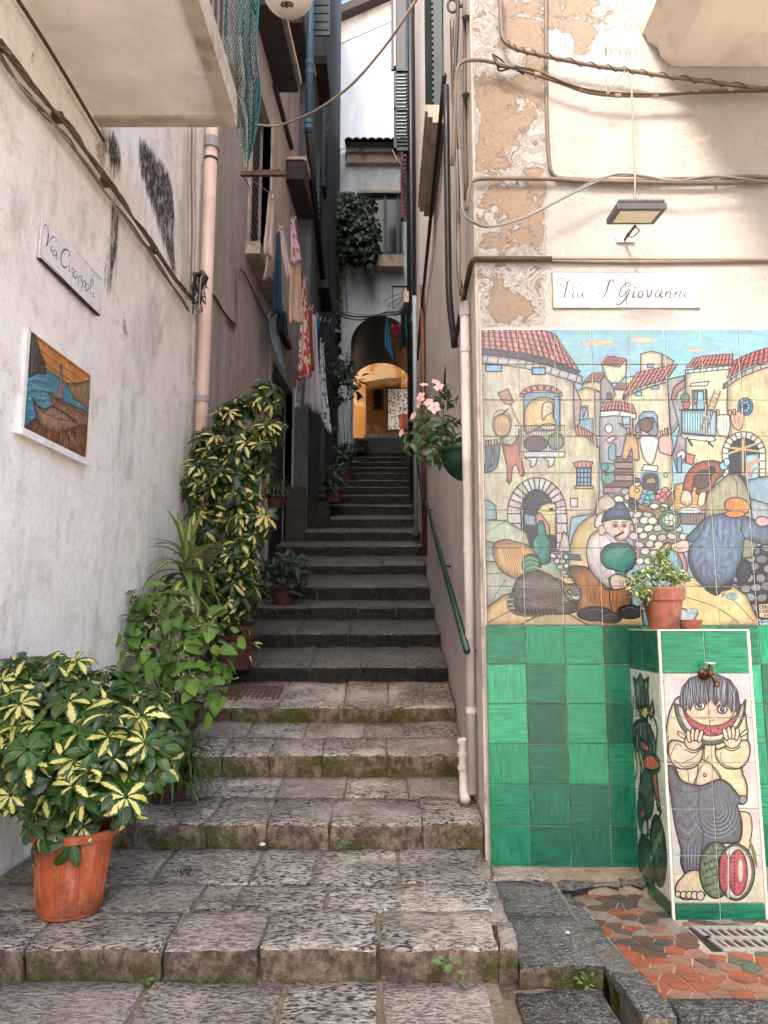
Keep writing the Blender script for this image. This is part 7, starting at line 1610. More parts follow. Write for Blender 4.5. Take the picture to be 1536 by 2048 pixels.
# ivy over the arch house
def ivy():
    t = thing('hanging_ivy', onY(690, 450, 17), 'dense dark green ivy hanging over the wall left of the teal window', 'ivy'); r = random.Random(4); me = [one_leaf(140 + i, LM['ivy'], .14, .13, ovate, el=-.3, droop=.4, n=3, stalk=0) for i in range(3)]
    b = MB(); C = [(680,430,17.3,.42,.42,600), (720,470,17.4,.42,.5,520), (655,470,17.0,.22,.5,260), (660,560,17.1,.16,1.0,260), (668,650,17.2,.13,.9,160), (700,510,17.5,.35,.25,160), (735,490,17.5,.2,.22,90), (740,500,17.4,.14,.45,70), (640,430,16.8,.2,.3,120), (700,410,17.4,.5,.2,200)]
    for (px, py, Y, rx, rz, n) in C:
        c = Vector(onY(px, py, Y))
        for _ in range(n):
            d = Vector((r.gauss(0, 1), r.gauss(0, 1), r.gauss(0, 1))).normalized() * r.uniform(.3, 1.3); p = c + Vector((d.x * rx, d.y * .28 - .1, d.z * rz)); s = r.uniform(.7, 1.25)
            Mx = frame(p, Vector((d.x * .5, -.9, .5 + r.uniform(-.4, .4))), s=s, spin=r.uniform(-1, 1) - 1.57); mm = r.choice(me)
            k = len(b.V); b.V += [tuple(Mx @ v.co) for v in mm.vertices]; b.F += [tuple(i + k for i in p_.vertices) for p_ in mm.polygons]; b.mi += [0] * len(mm.polygons); uvd = {}
            ul = mm.uv_layers[0].data
            for l in mm.loops: uvd[l.vertex_index] = tuple(ul[l.index].uv)
            b.uv += [uvd.get(i, (0.0, 0.0)) for i in range(len(mm.vertices))]
    o = b.build('foliage', LM['ivy'], t, smooth=True); o['kind'] = 'stuff'
    r2 = random.Random(5)
    for k in range(14):
        x = r2.uniform(655, 690); MB().tube(cat([onY(x, 440, 17.5), onY(x + r2.uniform(-6, 6), 520, 17.6), onY(x + r2.uniform(-8, 8), 620 + r2.uniform(0, 60), 17.7)], 4), .012, 4).build('stem', M['trunk'], t)
ivy()
def tree_behind():
    t = thing('tree', onY(676, 380, 22), 'pale leafy tree glimpsed left of the small tiled roof', 'tree'); r = random.Random(14); c = Vector(onY(684, 345, 22)); b = MB()
    for _ in range(520):
        d = Vector((r.gauss(0, 1), r.gauss(0, 1), r.gauss(0, 1))).normalized() * r.uniform(.3, 1); p = c + Vector((d.x * .5, d.y * .5, d.z * .75)); leaflet(b, p, r.uniform(0, 6.28), r.uniform(-.8, .8), .5, .14, .07, ovate, 0, 2)
    b.build('crown', LM['her'], t).__setitem__('kind', 'stuff'); MB().tube([onY(680, 430, 22), c], .05, 6).build('trunk', M['trunk'], t)
tree_behind()
# flowering plant in the half-round green wall pot
g0 = Vector(onY(931, 900, 4.55)); gX0 = onY(876, 902, 4.55)[0]; gX1 = RX - .002; gz = g0.z; gr = (gX1 - gX0)
P7 = thing('wall_flower_pot', (gX1, 4.55, gz - .17), 'green half-round wall pot with pink-white flowering plant on the right alley wall', 'potted plant')
b = MB(); hh = onY(900, 900, 4.55)[2] - onY(900, 963, 4.55)[2]
prof = [(.001, -hh)] + [(gr * .93 * math.sin(a), -hh * math.cos(a)) for a in [k * math.pi / 2 / 8 for k in range(1, 8)]] + [(gr * .93, -.03), (gr, -.03), (gr, 0), (gr * .9, 0), (gr * .88, -.04), (0, -.04)]
b.lathe((gX1, 4.55, gz), prof, 18, a0=math.pi / 2, a1=math.pi * 1.5); b.build('pot', M['gpot'], P7, smooth=True)
DP = [one_leaf(150 + i, LM['dip'], .075, .032, lance, el=e, droop=.7, n=4, stalk=.01) for i, e in enumerate([.4, .1, -.3, .8])]
B7 = [(880,870,4.5,.07,.06), (845,885,4.4,.09,.045), (815,895,4.3,.05,.03), (870,925,4.5,.05,.05), (900,850,4.55,.05,.06), (865,810,4.5,.05,.05), (890,800,4.5,.05,.06), (850,850,4.4,.06,.05), (835,915,4.4,.05,.03), (905,880,4.55,.04,.04)]
scatter(P7, B7, 150, DP, .8, 1.3, 61, up=.3, tilt=.6, rmin=.3); stems(P7, (gX1 - gr * .5, 4.55, gz - .03), B7, 14, 62, .004, M['gstem'])
M['petal'] = simple('pink_white_petal', 'd4aaac', .6, .06, obj=True); M['eye'] = simple('yellow_throat', 'c8882c', .7, .1)
def flower_mesh():
    b = MB()
    for k in range(5): leaflet(b, (.003 * math.cos(k * 1.257), .003 * math.sin(k * 1.257), 0), k * 1.257, .25, .5, .034, .028, obov, 0, 4, .1)
    b.tube([(0, 0, -.045), (0, 0, -.012), (0, 0, .002)], [.0025, .004, .006], 6, 1)
    me = finish(b, 'flower', M['petal'], M['eye']); return me
FM = flower_mesh()
for (px, py, Y, n_, s) in [(868,815,4.4,(.1,-1,.1),1.15), (878,775,4.45,(-.2,-.8,.6),1.0), (842,795,4.42,(-.7,-.7,.1),1.0), (857,805,4.45,(-.3,-.8,.5),.95), (827,832,4.35,(-.8,-.5,.3),.85), (848,770,4.5,(0,-.6,.8),.8), (872,765,4.5,(.3,-.7,.6),.9), (803,866,4.25,(-.8,-.5,.2),.7), (838,808,4.38,(-.9,-.4,0),.9), (885,783,4.5,(.5,-.7,.3),.85)]:
    inst('flower', FM, P7, frame(onY(px, py, Y), n_, s=s, spin=RN.uniform(0, 6)))
# terracotta pot on the pillar
q = onY(1328, 1256, 3.72); q = (q[0], 3.72, PZT + .001); P8 = thing('potted_herb', q, 'weathered terracotta pot of bushy herbs standing on top of the tiled pillar', 'potted plant')
pr = (onY(1372, 1190, 3.72)[0] - onY(1280, 1190, 3.72)[0]) / 2 - .008; ph = onY(1328, 1176, 3.72)[2] - q[2]
b = MB(); b.lathe(q, [(0, 0), (pr * .66, 0), (pr * .9, ph * .72)], 28); po = b.build('pot', M['terra'], P8)
MB().lathe(q, [(pr * .90, ph * .70), (pr * 1.0, ph * .70), (pr * 1.04, ph * .98), (pr * 1.02, ph), (pr * .92, ph), (pr * .88, ph * .85), (0, ph * .86)], 28).build('rim', M['terra'], po)
HE = [one_leaf(160 + i, LM['her'], .034, .017, ovate, el=e, droop=.6, n=3, stalk=.004, var=.3) for i, e in enumerate([.4, .1, -.3, .8])]
B8 = [(1300,1150,3.7,.08,.04), (1345,1150,3.7,.075,.045), (1322,1125,3.72,.06,.05), (1270,1160,3.68,.05,.035), (1365,1160,3.7,.04,.04), (1290,1190,3.62,.03,.05), (1330,1105,3.75,.03,.03), (1268,1180,3.64,.03,.03)]
scatter(P8, B8, 290, HE, .8, 1.3, 71, up=.4, tilt=.7, rmin=.2); stems(P8, (q[0], q[1], q[2] + ph * .9), B8, 14, 72, .0025, M['gstem'])
q2 = onY(1388, 1254, 3.7); P9 = thing('pot_shard', (q2[0], 3.7, PZT), 'broken curved piece of terracotta pot lying on the pillar beside the herb pot', 'shard')
b = MB(); b.lathe((q2[0], 3.75, PZT + .001), [(.045, 0), (.055, .02), (.06, .045)], 10, a0=math.pi * 1.02, a1=math.pi * 1.95); b.lathe((q2[0], 3.75, PZT + .001), [(.038, 0), (.047, .02), (.052, .045)], 10, a0=math.pi * 1.02, a1=math.pi * 1.95)
b.build('broken_rim', M['terra'], P9)
# weeds and moss tufts in the joints
def weed(px, py, z, s, label, seed, Y=None):
    p = onZ(px, py, z) if Y is None else onY(px, py, Y); t = thing('weed', p, label, 'weed', 'weeds in the stone joints'); r = random.Random(seed)
    me = [one_leaf(170 + i, LM['her'], .04, .026, ovate, el=.3, droop=.7, n=3, stalk=.02) for i in range(2)]
    for k in range(11): inst('leaf', r.choice(me), t, frame(Vector(p) + Vector((r.uniform(-.02, .02), r.uniform(-.02, .0), r.uniform(.0, .05) * s)), (r.uniform(-.4, .4), -.4, 1), s=s * r.uniform(.6, 1.1), spin=r.uniform(0, 6.28)))
weed(905, 1950, -1.2, 1.0, 'small bright green weed growing at the foot of the first riser', 1, 2.86); weed(1172, 1972, -1.32, .7, 'tiny seedling in the gutter joint by the kerb', 2)
weed(690, 1690, -1.08, .6, 'little weed at the base of the second riser near its middle crack', 3, 3.93); weed(300, 1975, -1.2, .5, 'mossy sprig under the left end of the first riser', 4, 2.86)

def litter():
    p = onZ(372, 1745, -1.105); t = thing('dry_leaves', p, 'small clump of dark dry leaves lying on the landing slab', 'dry leaves'); r = random.Random(2); M['dry'] = simple('dry_leaf', '3a2c22', .9, .4, 60)
    me = [one_leaf(190 + i, M['dry'], .045, .012, lance, el=.5, droop=1.8, n=4, stalk=.01) for i in range(3)]
    for k in range(22): inst('leaf', r.choice(me), t, frame(Vector(p) + Vector((r.gauss(0, .035), r.gauss(0, .03), r.uniform(.0, .012))), (r.uniform(-.6, .6), r.uniform(-.6, .6), 1), s=r.uniform(.5, 1.1), spin=r.uniform(0, 6.28)))
    for (px, py, Y) in [(640, 1600, 4.2), (480, 1930, 2.86), (850, 1690, 3.9), (560, 1480, 4.9), (905, 1440, 5.4)]:
        q = onY(px, py, Y); tt = thing('fallen_leaf', q, {640: 'single fallen leaf on the second tread', 480: 'brown leaf caught at the nosing of the landing', 850: 'dry leaf against the second riser on the right', 560: 'dry leaf on the third tread left of middle', 905: 'dry leaf beside the right wall four steps up'}[px], 'leaf')
        z = ZN[0][1] if Y < 3 else None
        inst('blade', me[0], tt, frame((q[0], q[1], q[2] + .004), (.1, -.1, 1), s=.8, spin=r.uniform(0, 6)))
litter()
# ------------------------------------------------------------------ cables
def cable(P, r, m, label, name='cable', cat_='cable', n=6, sm=5, group=None):
    t = thing(name, P[0], label, cat_, group); MB().tube(cat(P, sm), r, n).build('strand', m, t, smooth=True); return t
def strands(t, P, r, m, k, spread, seed, off=None):
    rr = random.Random(seed); P = cat(P, 4)
    for i in range(k):
        ph = rr.uniform(0, 6.28); fr = rr.uniform(1.2, 3.0); Q = []
        for j, p in enumerate(P):
            w = math.sin(j * fr * .35 + ph) * spread; w2 = math.cos(j * fr * .3 + ph * 2) * spread
            Q.append(Vector(p) + (Vector((abs(w2) * .6 + .004, 0, w)) if off == 'L' else Vector((0, -abs(w2) * .6, w))))
        MB().tube(Q, r * rr.uniform(.7, 1.2), 5).build('strand', rr.choice(m), t, smooth=True)
def clip(t, p, ax='F', s=.012): 
    if ax == 'F': MB().box(p[0] - s * .5, p[0] + s * .5, 3.975, 4.0, p[2] - s, p[2] + s).build('clip', M['cablec'], t)
    else: MB().box(XL(p[1]) - .01, p[0] + .015, p[1] - s * .6, p[1] + s * .6, p[2] - s, p[2] + s).build('clip', M['cabled'], t)
Lp = lambda pts, off=.03: [onL(x, y, off) for x, y in pts]
t = thing('cable_bundle', onL(0, 90, .03), 'thick bundle of old cables slanting down the left wall to the drainpipe', 'cables')
main = Lp([(-60, 40), (0, 92), (60, 170), (120, 235), (165, 295), (215, 365), (262, 430), (310, 500), (350, 560), (383, 600)])
strands(t, main, .0065, [M['cable'], M['cablec'], M['cabled'], M['cable']], 6, .018, 1, 'L'); strands(t, Lp([(-60, 60), (0, 118), (55, 195), (95, 240), (150, 300), (210, 390), (262, 455), (315, 530), (355, 590), (375, 620)], .02), .006, [M['cabled'], M['cable'], M['cablec']], 5, .014, 2, 'L')
MB().tube(cat(main, 4), .009, 8).build('strand', M['cable'], t, smooth=True)
for k in (1, 3, 5, 7): p = main[k]; clip(t, p, 'L', .025)
t = thing('cable_bundle', onL(385, 260, .04), 'vertical cables dropping beside the pink drainpipe to a knot', 'cables')
for i, x in enumerate((376, 384, 391)):
    MB().tube(cat(Lp([(x, 250), (x - 1, 350), (x, 480), (x - 4, 600)], .03 + i * .01), 4), .009, 6).build('strand', [M['cablec'], M['cable'], M['cablec']][i], t, smooth=True)
t = thing('cable_knot', onL(395, 590, .08), 'messy black taped knot of cable ends on the drainpipe', 'cables'); r_ = random.Random(3); cK = Vector(onL(398, 580, .10))
for k in range(9):
    P = [cK + Vector((r_.uniform(-.05, .07), r_.uniform(-.08, .04), r_.uniform(-.22, .16))) for _ in range(5)]; MB().tube(cat(P, 5), r_.uniform(.004, .008), 5).build('strand', r_.choice([M['black'], M['cable'], M['black'], M['cablec']]), t, smooth=True)
MB().tube([cK + Vector((.02, -.02, .02)), cK + Vector((.05, -.03, .09)), cK + Vector((.02, -.02, .15))], [.03, .035, .02], 7).build('junction_box', M['black'], t)
t = thing('cable_loop', onL(430, 590, .02), 'dark cable in a V shape with white loop on the left alley wall', 'cable')
MB().tube(cat(Lp([(412, 580), (428, 592), (448, 625), (470, 650)], .02), 4), .012, 6).build('strand', M['cabled'], t, smooth=True); MB().tube(cat(Lp([(455, 640), (470, 655), (474, 640), (473, 560), (478, 540), (490, 548), (520, 610), (540, 650)], .02), 5), .010, 6).build('strand', M['cable'], t, smooth=True)
# soffit cable run
t = thing('cable', Lp([(40, -10)])[0], 'dark cable along the corner of wall and balcony underside', 'cable'); MB().tube(cat([onL(36, 0, .02), onL(80, 68, .02), onL(115, 125, .02), onL(160, 200, .02), onL(208, 282, .02)], 3), .010, 6).build('strand', M['cabled'], t, smooth=True)
Fp = lambda pts, off=.0: [onY(x, y, FY - .02 - off) for x, y in pts]
t = cable(Fp([(1000, -30), (1003, 60), (1012, 85), (1040, 100), (1090, 112), (1180, 130), (1250, 140), (1330, 152), (1430, 165), (1560, 182)], .05), .013, M['cable'], 'thick wire-wrapped cable sloping across the facade below the balcony')
wr = MB(); pw = cat(Fp([(1012, 85), (1040, 100), (1090, 112), (1180, 130), (1250, 140), (1330, 152), (1430, 165), (1560, 182)], .05), 24); wr.tube([p + Vector((0, math.cos(i * .55) * .016, math.sin(i * .55) * .016)) for i, p in enumerate(pw)], .0028, 4); wr.build('binding_wire', M['cabled'], t)
t = cable(Fp([(905, 330), (910, 200), (913, 145), (925, 124), (960, 120), (1000, 128), (1060, 145), (1120, 165), (1180, 185), (1250, 191), (1320, 190), (1420, 182), (1560, 182)], .05), .011, M['cable'], 'sagging double cable below the wire-wrapped one on the facade')
MB().tube(cat(Fp([(985, 108), (1000, 132), (1060, 138), (1130, 166), (1190, 182), (1280, 188), (1400, 186), (1560, 180)], .06), 5), .007, 5).build('strand', M['cabled'], t, smooth=True)
for x, y in [(1075, 148), (1165, 178), (1235, 190), (1310, 190), (1390, 185), (1460, 182)]: MB().tube(Fp([(x - 6, y), (x + 6, y + 1)], .05), .015, 8).build('cable_tie', M['cablec'], t)
for k in range(4): MB().tube(cat(Fp([(985 + k * 3, 108 + k * 5), (1000, 118 + k * 8), (1015 + k * 6, 132), (1035 + k * 4, 140 + k * 3)], .04), 4), .006, 5).build('strand', M['black'], t, smooth=True)
t = cable(Fp([(1092, -20), (1092, 150), (1094, 250), (1098, 320), (1108, 350), (1140, 357), (1250, 360), (1400, 356), (1560, 354)], .0), .010, M['cable'], 'cable running down the strip edge then level across the facade')
t = cable(Fp([(933, 420), (938, 380), (950, 360), (1000, 357), (1100, 358), (1160, 362), (1250, 364), (1380, 366), (1560, 364)], .01), .012, M['cable'], 'mid-height cable turning the house corner above the floodlight'); 
for x in (1035, 1147, 1230, 1300, 1430): clip(t, Fp([(x, 361)])[0])
t = cable(Fp([(918, 300), (922, 380), (926, 425), (950, 445), (985, 453), (1050, 435), (1120, 400), (1190, 365), (1235, 348), (1290, 352), (1350, 362), (1430, 352), (1560, 366)], .09), .006, M['cableg'], 'thin grey wire looping loosely across the facade corner'); MB().tube(cat(Fp([(920, 300), (924, 385), (928, 428), (955, 450), (990, 452), (1060, 428), (1130, 392), (1200, 356), (1250, 352), (1310, 356), (1400, 362), (1480, 350), (1560, 354)], .085), 5), .005, 5).build('strand', M['cableg'], t, smooth=True)
t = cable(Fp([(1255, 144), (1263, 180), (1266, 280), (1270, 360), (1268, 412)], .10), .005, M['cablec'], 'thin flex hanging down to the floodlight'); MB().tube(cat(Fp([(1250, 142), (1230, 165), (1215, 188), (1212, 160), (1222, 148)], .09), 5), .004, 5).build('strand', M['cablec'], t, smooth=True)
# water pipe across the facade and round the corner
t = thing('water_pipe', Fp([(950, 517)])[0], 'mossy thin water pipe crossing the facade above the Via S. Giovanni sign', 'pipe')
MB().tube(Fp([(948, 518), (1103, 518)], .0), .016, 8).build('pipe', M['cabled'], t, smooth=True); MB().tube(Fp([(1103, 517), (1250, 517), (1560, 519)], .0), .0085, 8).build('pipe', M['cablec'], t, smooth=True)
MB().tube(Fp([(1103, 524), (1250, 526), (1560, 524)], -.01), .007, 8).build('pipe', M['cable'], t, smooth=True)
MB().tube([Vector(Fp([(948, 518)])[0]), Vector((RX - .02, 4.03, Fp([(948, 520)])[0][2])), Vector(onX(930, 585, RX - .03)), Vector(onX(909, 690, RX - .03))], .016, 8).build('pipe', M['cabled'], t, smooth=True)
# cables on the alley side of the corner
Rp = lambda pts, off=.03: [onX(x, y, RX - off) for x, y in pts]
t = cable(Rp([(903, 40), (905, 140), (910, 250), (915, 330), (916, 440), (917, 540), (925, 590)], .06), .012, M['cabled'], 'dark twisted cable hanging down the corner of the right alley wall'); r_ = random.Random(6)
for k in range(3): MB().tube(cat(Rp([(903 + k * 2, 40), (908 - k, 140), (904 + k * 3, 200), (913, 300), (916 - k, 420), (914 + k * 3, 480), (920, 590)], .07), 5), .006, 5).build('strand', [M['cableg'], M['cablec'], M['cable']][k], t, smooth=True)
t = thing('iron_hook', Rp([(903, 15)])[0], 'iron ring and hook holding the cables high on the right corner', 'hook'); c_ = Vector(onX(905, 12, RX - .08)); MB().tube([c_ + Vector((.03 * math.cos(a), 0, .045 * math.sin(a))) for a in [k * .4 for k in range(17)]], .008, 6).build('ring', M['iron'], t); MB().tube([c_ + Vector((.03, 0, 0)), c_ + Vector((.09, 0, .0))], .012, 6).build('arm', M['iron'], t); MB().tube(cat([c_ + Vector((.035, 0, .05)), c_ + Vector((.03, 0, -.1)), c_ + Vector((.01, .0, -.45))], 4), .012, 6).build('stay', M['iron'], t)
t = cable(Rp([(929, -20), (930, 200), (932, 400)], .015), .013, M['cable'], 'brown conduit down the right corner ending above the white drainpipe'); 
for y in (35, 190): MB().tube(Rp([(928, y), (934, y)], .02), .016, 6).build('cable_tie', M['iron'], t)
cable([onL(515, 250, .35), onY(560, 250, 7.0), onY(630, 222, 6.6), onY(700, 172, 6.2), onY(760, 105, 5.9), onY(800, 50, 5.7), onY(845, -20, 5.5)], .012, M['cablec'], 'cream cable swinging across the top of the alley', sm=6)
cable([onY(668, 620, 16.8), onY(700, 632, 17), onY(740, 633, 17), onY(800, 628, 16.8), onY(835, 622, 15)], .02, M['cabled'], 'dark cables stretched across the wall above the archway')
cable([onY(668, 628, 16.8), onY(720, 640, 17), (0.1, 17.2, onY(780, 624, 17.2)[2]), onY(835, 628, 15)], .015, M['black'], 'second dark cable just above the arch crown')
cable([onY(785, 300, 12.5), onY(793, 318, 12.4), onY(803, 330, 12.3)], .012, M['cablec'], 'short white flex by the red brown shutter')

# ------------------------------------------------------------------ floodlight
FLt = thing('floodlight', Fp([(1250, 480)])[0], 'slim grey LED floodlight on a bracket above the Via S. Giovanni sign', 'floodlight')
def fq(px, py, Y): return Vector(onY(px, py, Y))
c0, c1_, c2_, c3_ = fq(1213, 449, 3.80), fq(1307, 449, 3.80), fq(1334, 417, 3.63), fq(1234, 417, 3.63)
nn = (c1_ - c0).cross(c3_ - c0).normalized(); nn = nn if nn.z < 0 else -nn
MB().hexa([c0, c1_, c2_, c3_], [p - nn * .03 for p in (c0, c1_, c2_, c3_)]).build('housing', M['lampb'], FLt)
def lerp4(u, v): return (c0 * (1 - u) + c1_ * u) * (1 - v) + (c3_ * (1 - u) + c2_ * u) * v
MB().hexa([lerp4(.10, .15) + nn * .003, lerp4(.90, .15) + nn * .003, lerp4(.90, .85) + nn * .003, lerp4(.10, .85) + nn * .003], [lerp4(.10, .15) - nn * .003, lerp4(.90, .15) - nn * .003, lerp4(.90, .85) - nn * .003, lerp4(.10, .85) - nn * .003]).build('lens', M['lens'], FLt)
for k in range(20): a = lerp4(.05 + k * .047, .75) - nn * .03; b_ = lerp4(.05 + k * .047, 1.0) - nn * .03; MB().hexa([a, a + Vector((.004, 0, 0)), b_ + Vector((.004, 0, 0)), b_], [a - nn * .02, a - nn * .02 + Vector((.004, 0, 0)), b_ - nn * .022 + Vector((.004, 0, 0)), b_ - nn * .022]).build('cooling_fin', M['lampb'], FLt)
p0 = Fp([(1250, 479)])[0]; MB().box(p0[0] - .045, p0[0] + .055, 3.985, 4.0, p0[2] - .012, p0[2] + .018).build('wall_plate', M['alu'], FLt)
MB().tube([p0, fq(1262, 462, 3.88), fq(1270, 452, 3.80)], .008, 6).build('arm', M['rust'], FLt); MB().tube(cat([fq(1268, 452, 3.8), fq(1278, 462, 3.82), fq(1262, 475, 3.9), fq(1254, 466, 3.9)], 5), .003, 5).build('flex', M['black'], FLt)

# ------------------------------------------------------------------ netting over the balcony
NT = thing('balcony_net', onY(490, 330, 4.3), 'teal fishing-style netting draped over the corner of the left balcony', 'netting')
rowsN = [(-40, 420, 517, 3.9), (0, 430, 517, 3.95), (60, 436, 516, 4.0), (120, 446, 516, 4.1), (165, 452, 520, 4.2), (200, 440, 520, 4.25), (240, 468, 517, 4.3), (280, 476, 512, 4.35), (310, 484, 503, 4.4), (332, 491, 495, 4.4)]
def netp(u, v, fold=1.0, dY=0.0):
    y = -40 + 372 * v; k = 0
    while k < len(rowsN) - 2 and rowsN[k + 1][0] < y: k += 1
    a, b = rowsN[k], rowsN[k + 1]; t = (y - a[0]) / (b[0] - a[0]); xl, xr = a[1] + (b[1] - a[1]) * t, a[2] + (b[2] - a[2]) * t; Y = a[3] + (b[3] - a[3]) * t
    return onY(xl + (xr - xl) * u, y, Y + dY + fold * (.05 * math.sin(u * 17 + v * 3) + .03 * math.sin(u * 31 + 2)))
def net(nu, nv, m, r, fold, dY, u0, u1, v0, v1, name):
    b = MB(); idx = {}
    P = lambda i, j: Vector(netp(u0 + (u1 - u0) * (i + .5 * (j % 2) + RN.uniform(-.1, .1)) / nu, v0 + (v1 - v0) * j / nv, fold, dY))
    pts = [[P(i, j) for i in range(nu)] for j in range(nv + 1)]
    for j in range(nv):
        for i in range(nu):
            for di in ((0, -1) if j % 2 == 0 else (0, 1)):
                k = i + di
                if 0 <= k < nu: b.tube([pts[j][i], pts[j + 1][k]], r, 3, caps=False)
    o = b.build(name, m, NT); o['kind'] = 'stuff'; return o
M['nett'] = simple('teal_net', '2f6c70', .7, .2, 30); M['netw'] = simple('pale_net', '9aa89a', .7, .2, 30); M['netd'] = simple('dark_net', '5a5540', .8, .2, 30)
net(12, 50, M['nett'], .0021, 1.0, 0, .1, 1.0, 0, 1, 'netting'); net(9, 44, M['nett'], .0021, 1.6, .05, .45, 1.0, 0, .92, 'netting_fold'); net(9, 46, M['netw'], .0019, .7, -.03, 0, .62, .3, 1, 'pale_netting'); net(12, 30, M['netd'], .0016, .9, -.02, 0, .4, .45, .8, 'stained_netting')
for q in (.97, .80, .62): MB().tube([netp(q + .03 * math.sin(k * .9), k / 14, 1) for k in range(13)], .006, 5).build('cord', M['nett'], NT, smooth=True)

# ------------------------------------------------------------------ globe lamp hanging at the top
gc = Vector(onY(577, -22, 4.6)); gR = 55 / F * 5.0 * .98
GLB = thing('globe_lamp', gc, 'white globe lamp with brass finial hanging above the alley', 'lamp')
b = MB(); b.lathe(gc, [(gR * math.sin(a), -gR * math.cos(a)) for a in [k * math.pi / 20 for k in range(21)]], 32); b.build('globe', M['globe'], GLB, smooth=True)
fc = gc + Vector((0, -.055, -gR * .96)); b = MB(); b.tube([fc + Vector((.038 * math.cos(a), .030 * math.sin(a) - .0, .008 * math.sin(a))) for a in [k * .35 for k in range(19)]], .006, 6)
for a in (0.5, 2.6, 4.4): b.tube([fc, fc + Vector((.036 * math.cos(a), .028 * math.sin(a), 0))], .006, 5)
b.tube([fc + Vector((0, 0, .01)), fc - Vector((0, 0, .02))], .008, 6); b.build('finial', M['brass'], GLB); MB().tube([gc + Vector((0, 0, gR * .95)), gc + Vector((0, 0, 1.5))], .012, 6).build('rod', M['iron'], GLB)
# ------------------------------------------------------------------ laundry
def clothmat(name, fn): 
    g = G(name); c = fn(g); n = g.noise(g.obj(), 60, 4, .6); return g.out(c, .9, g.bump(n, .004))
spot = lambda base, a, b_, sc, th: (lambda g: g.mix(g.ramp(g.vor(g.obj(), sc), [(th, 1.0), (th + .04, 0.0)]), base, g.mix(g.noise(g.obj(), sc * .5, 2, .5), a, b_)))
CM = {'pink': clothmat('pinkish_cotton', lambda g: g.mix(g.noise(g.obj(), 5), 'cdb8b2', 'b8a39c')), 'blue': clothmat('deep_blue_towel', lambda g: g.mix(g.noise(g.obj(), 8), '174a66', '0f3450')), 'dark': clothmat('navy_cloth', lambda g: g.mix(g.noise(g.obj(), 8), '101820', '16283a')), 'grey': clothmat('grey_jersey', lambda g: g.mix(g.noise(g.obj(), 8), '7a8a90', '4e6470')),
      'flor': clothmat('pink_floral_cotton', spot('c9a4b8', 'a03a5c', '9a7c2c', 9, .30)), 'beige': clothmat('beige_cotton', lambda g: g.mix(g.noise(g.obj(), 5), 'b89c86', 'a48a78')), 'red': clothmat('red_leaf_print', spot('cbbcae', 'a02c38', 'b83a40', 12, .46)), 'orange': clothmat('rust_cloth', lambda g: g.mix(g.noise(g.obj(), 5), '9a4a24', '7a3a1e')),
      'white': clothmat('lavender_white_sheet', lambda g: g.mix(g.noise(g.obj(), 3), 'b8b2bc', '8f8f9e')), 'pat': clothmat('blue_white_print', spot('a8b4bc', '3a6a80', '5a3038', 14, .36)), 'sky': clothmat('sky_blue_towel', lambda g: g.mix(g.noise(g.obj(), 8), '2a78a8', '1c5a88')), 'teal': clothmat('turquoise_cloth', lambda g: g.mix(g.noise(g.obj(), 8), '1f9a9a', '14686c')), 'pr': clothmat('crimson_cloth', lambda g: g.mix(g.noise(g.obj(), 8), '8a1c30', '5a1420'))}
def cloth(quad, Y, m, label, seed, nx=9, ny=14, fold=.05, cat_='laundry', parts=None, dYb=0.0):
    """hanging cloth: quad = top-left, top-right, bottom-right, bottom-left in the photo"""
    r = random.Random(seed); ph = r.uniform(0, 6); V = []; uv = []
    for j in range(ny + 1):
        v = j / ny
        for i in range(nx + 1):
            u = i / nx; x = (quad[0][0] * (1 - u) + quad[1][0] * u) * (1 - v) + (quad[3][0] * (1 - u) + quad[2][0] * u) * v; y = (quad[0][1] * (1 - u) + quad[1][1] * u) * (1 - v) + (quad[3][1] * (1 - u) + quad[2][1] * u) * v
            x += math.sin(v * 5 + ph) * 1.6 * v; y += math.sin(u * 7 + ph) * 3 * v
            V.append(onY(x, y, Y + u * .25 + fold * (math.sin(u * 13 + ph + v) + .5 * math.sin(u * 23 + v * 2)) * (.4 + .6 * v)))
    Fc = [(j * (nx + 1) + i, (j + 1) * (nx + 1) + i, (j + 1) * (nx + 1) + i + 1, j * (nx + 1) + i + 1) for j in range(ny) for i in range(nx)]
    t = thing('hanging_cloth', V[0], label, cat_, 'laundry hung out in the alley'); o = mk('cloth', V, Fc, m, t, smooth=True)
    md = o.modifiers.new('thickness', 'SOLIDIFY'); md.thickness = .006; md.offset = 0
    for u in (.1, .9):
        p = Vector(V[int(u * nx)]); MB().hexa([p + Vector((-.006, -.012, -.03)), p + Vector((.006, -.012, -.03)), p + Vector((.006, .012, -.03)), p + Vector((-.006, .012, -.03))], [p + Vector((.02, -.012, .04)), p + Vector((.03, -.012, .04)), p + Vector((.03, .012, .04)), p + Vector((.02, .012, .04))]).build('peg', M['cablec'], t)
    return t
cloth([(537, 388), (548, 390), (548, 520), (527, 505)], 7.6, CM['pink'], 'crumpled pinkish rag, first item on the left washing line', 1, fold=.02)
cloth([(535, 500), (548, 505), (534, 562), (528, 560)], 7.7, CM['pink'], 'narrow pinkish strip hanging under the first rag', 2, 4, 8, .01)
cloth([(553, 462), (560, 462), (566, 630), (546, 628)], 8.4, CM['blue'], 'deep blue towel next to the pinkish rag', 3); cloth([(556, 620), (572, 622), (578, 668), (553, 664)], 8.8, CM['dark'], 'dark navy garment below the deep blue towel', 4)
cloth([(556, 450), (566, 455), (582, 555), (572, 560)], 8.9, CM['pink'], 'pale sleeve hanging behind the deep blue towel', 5, 5, 10, .02)
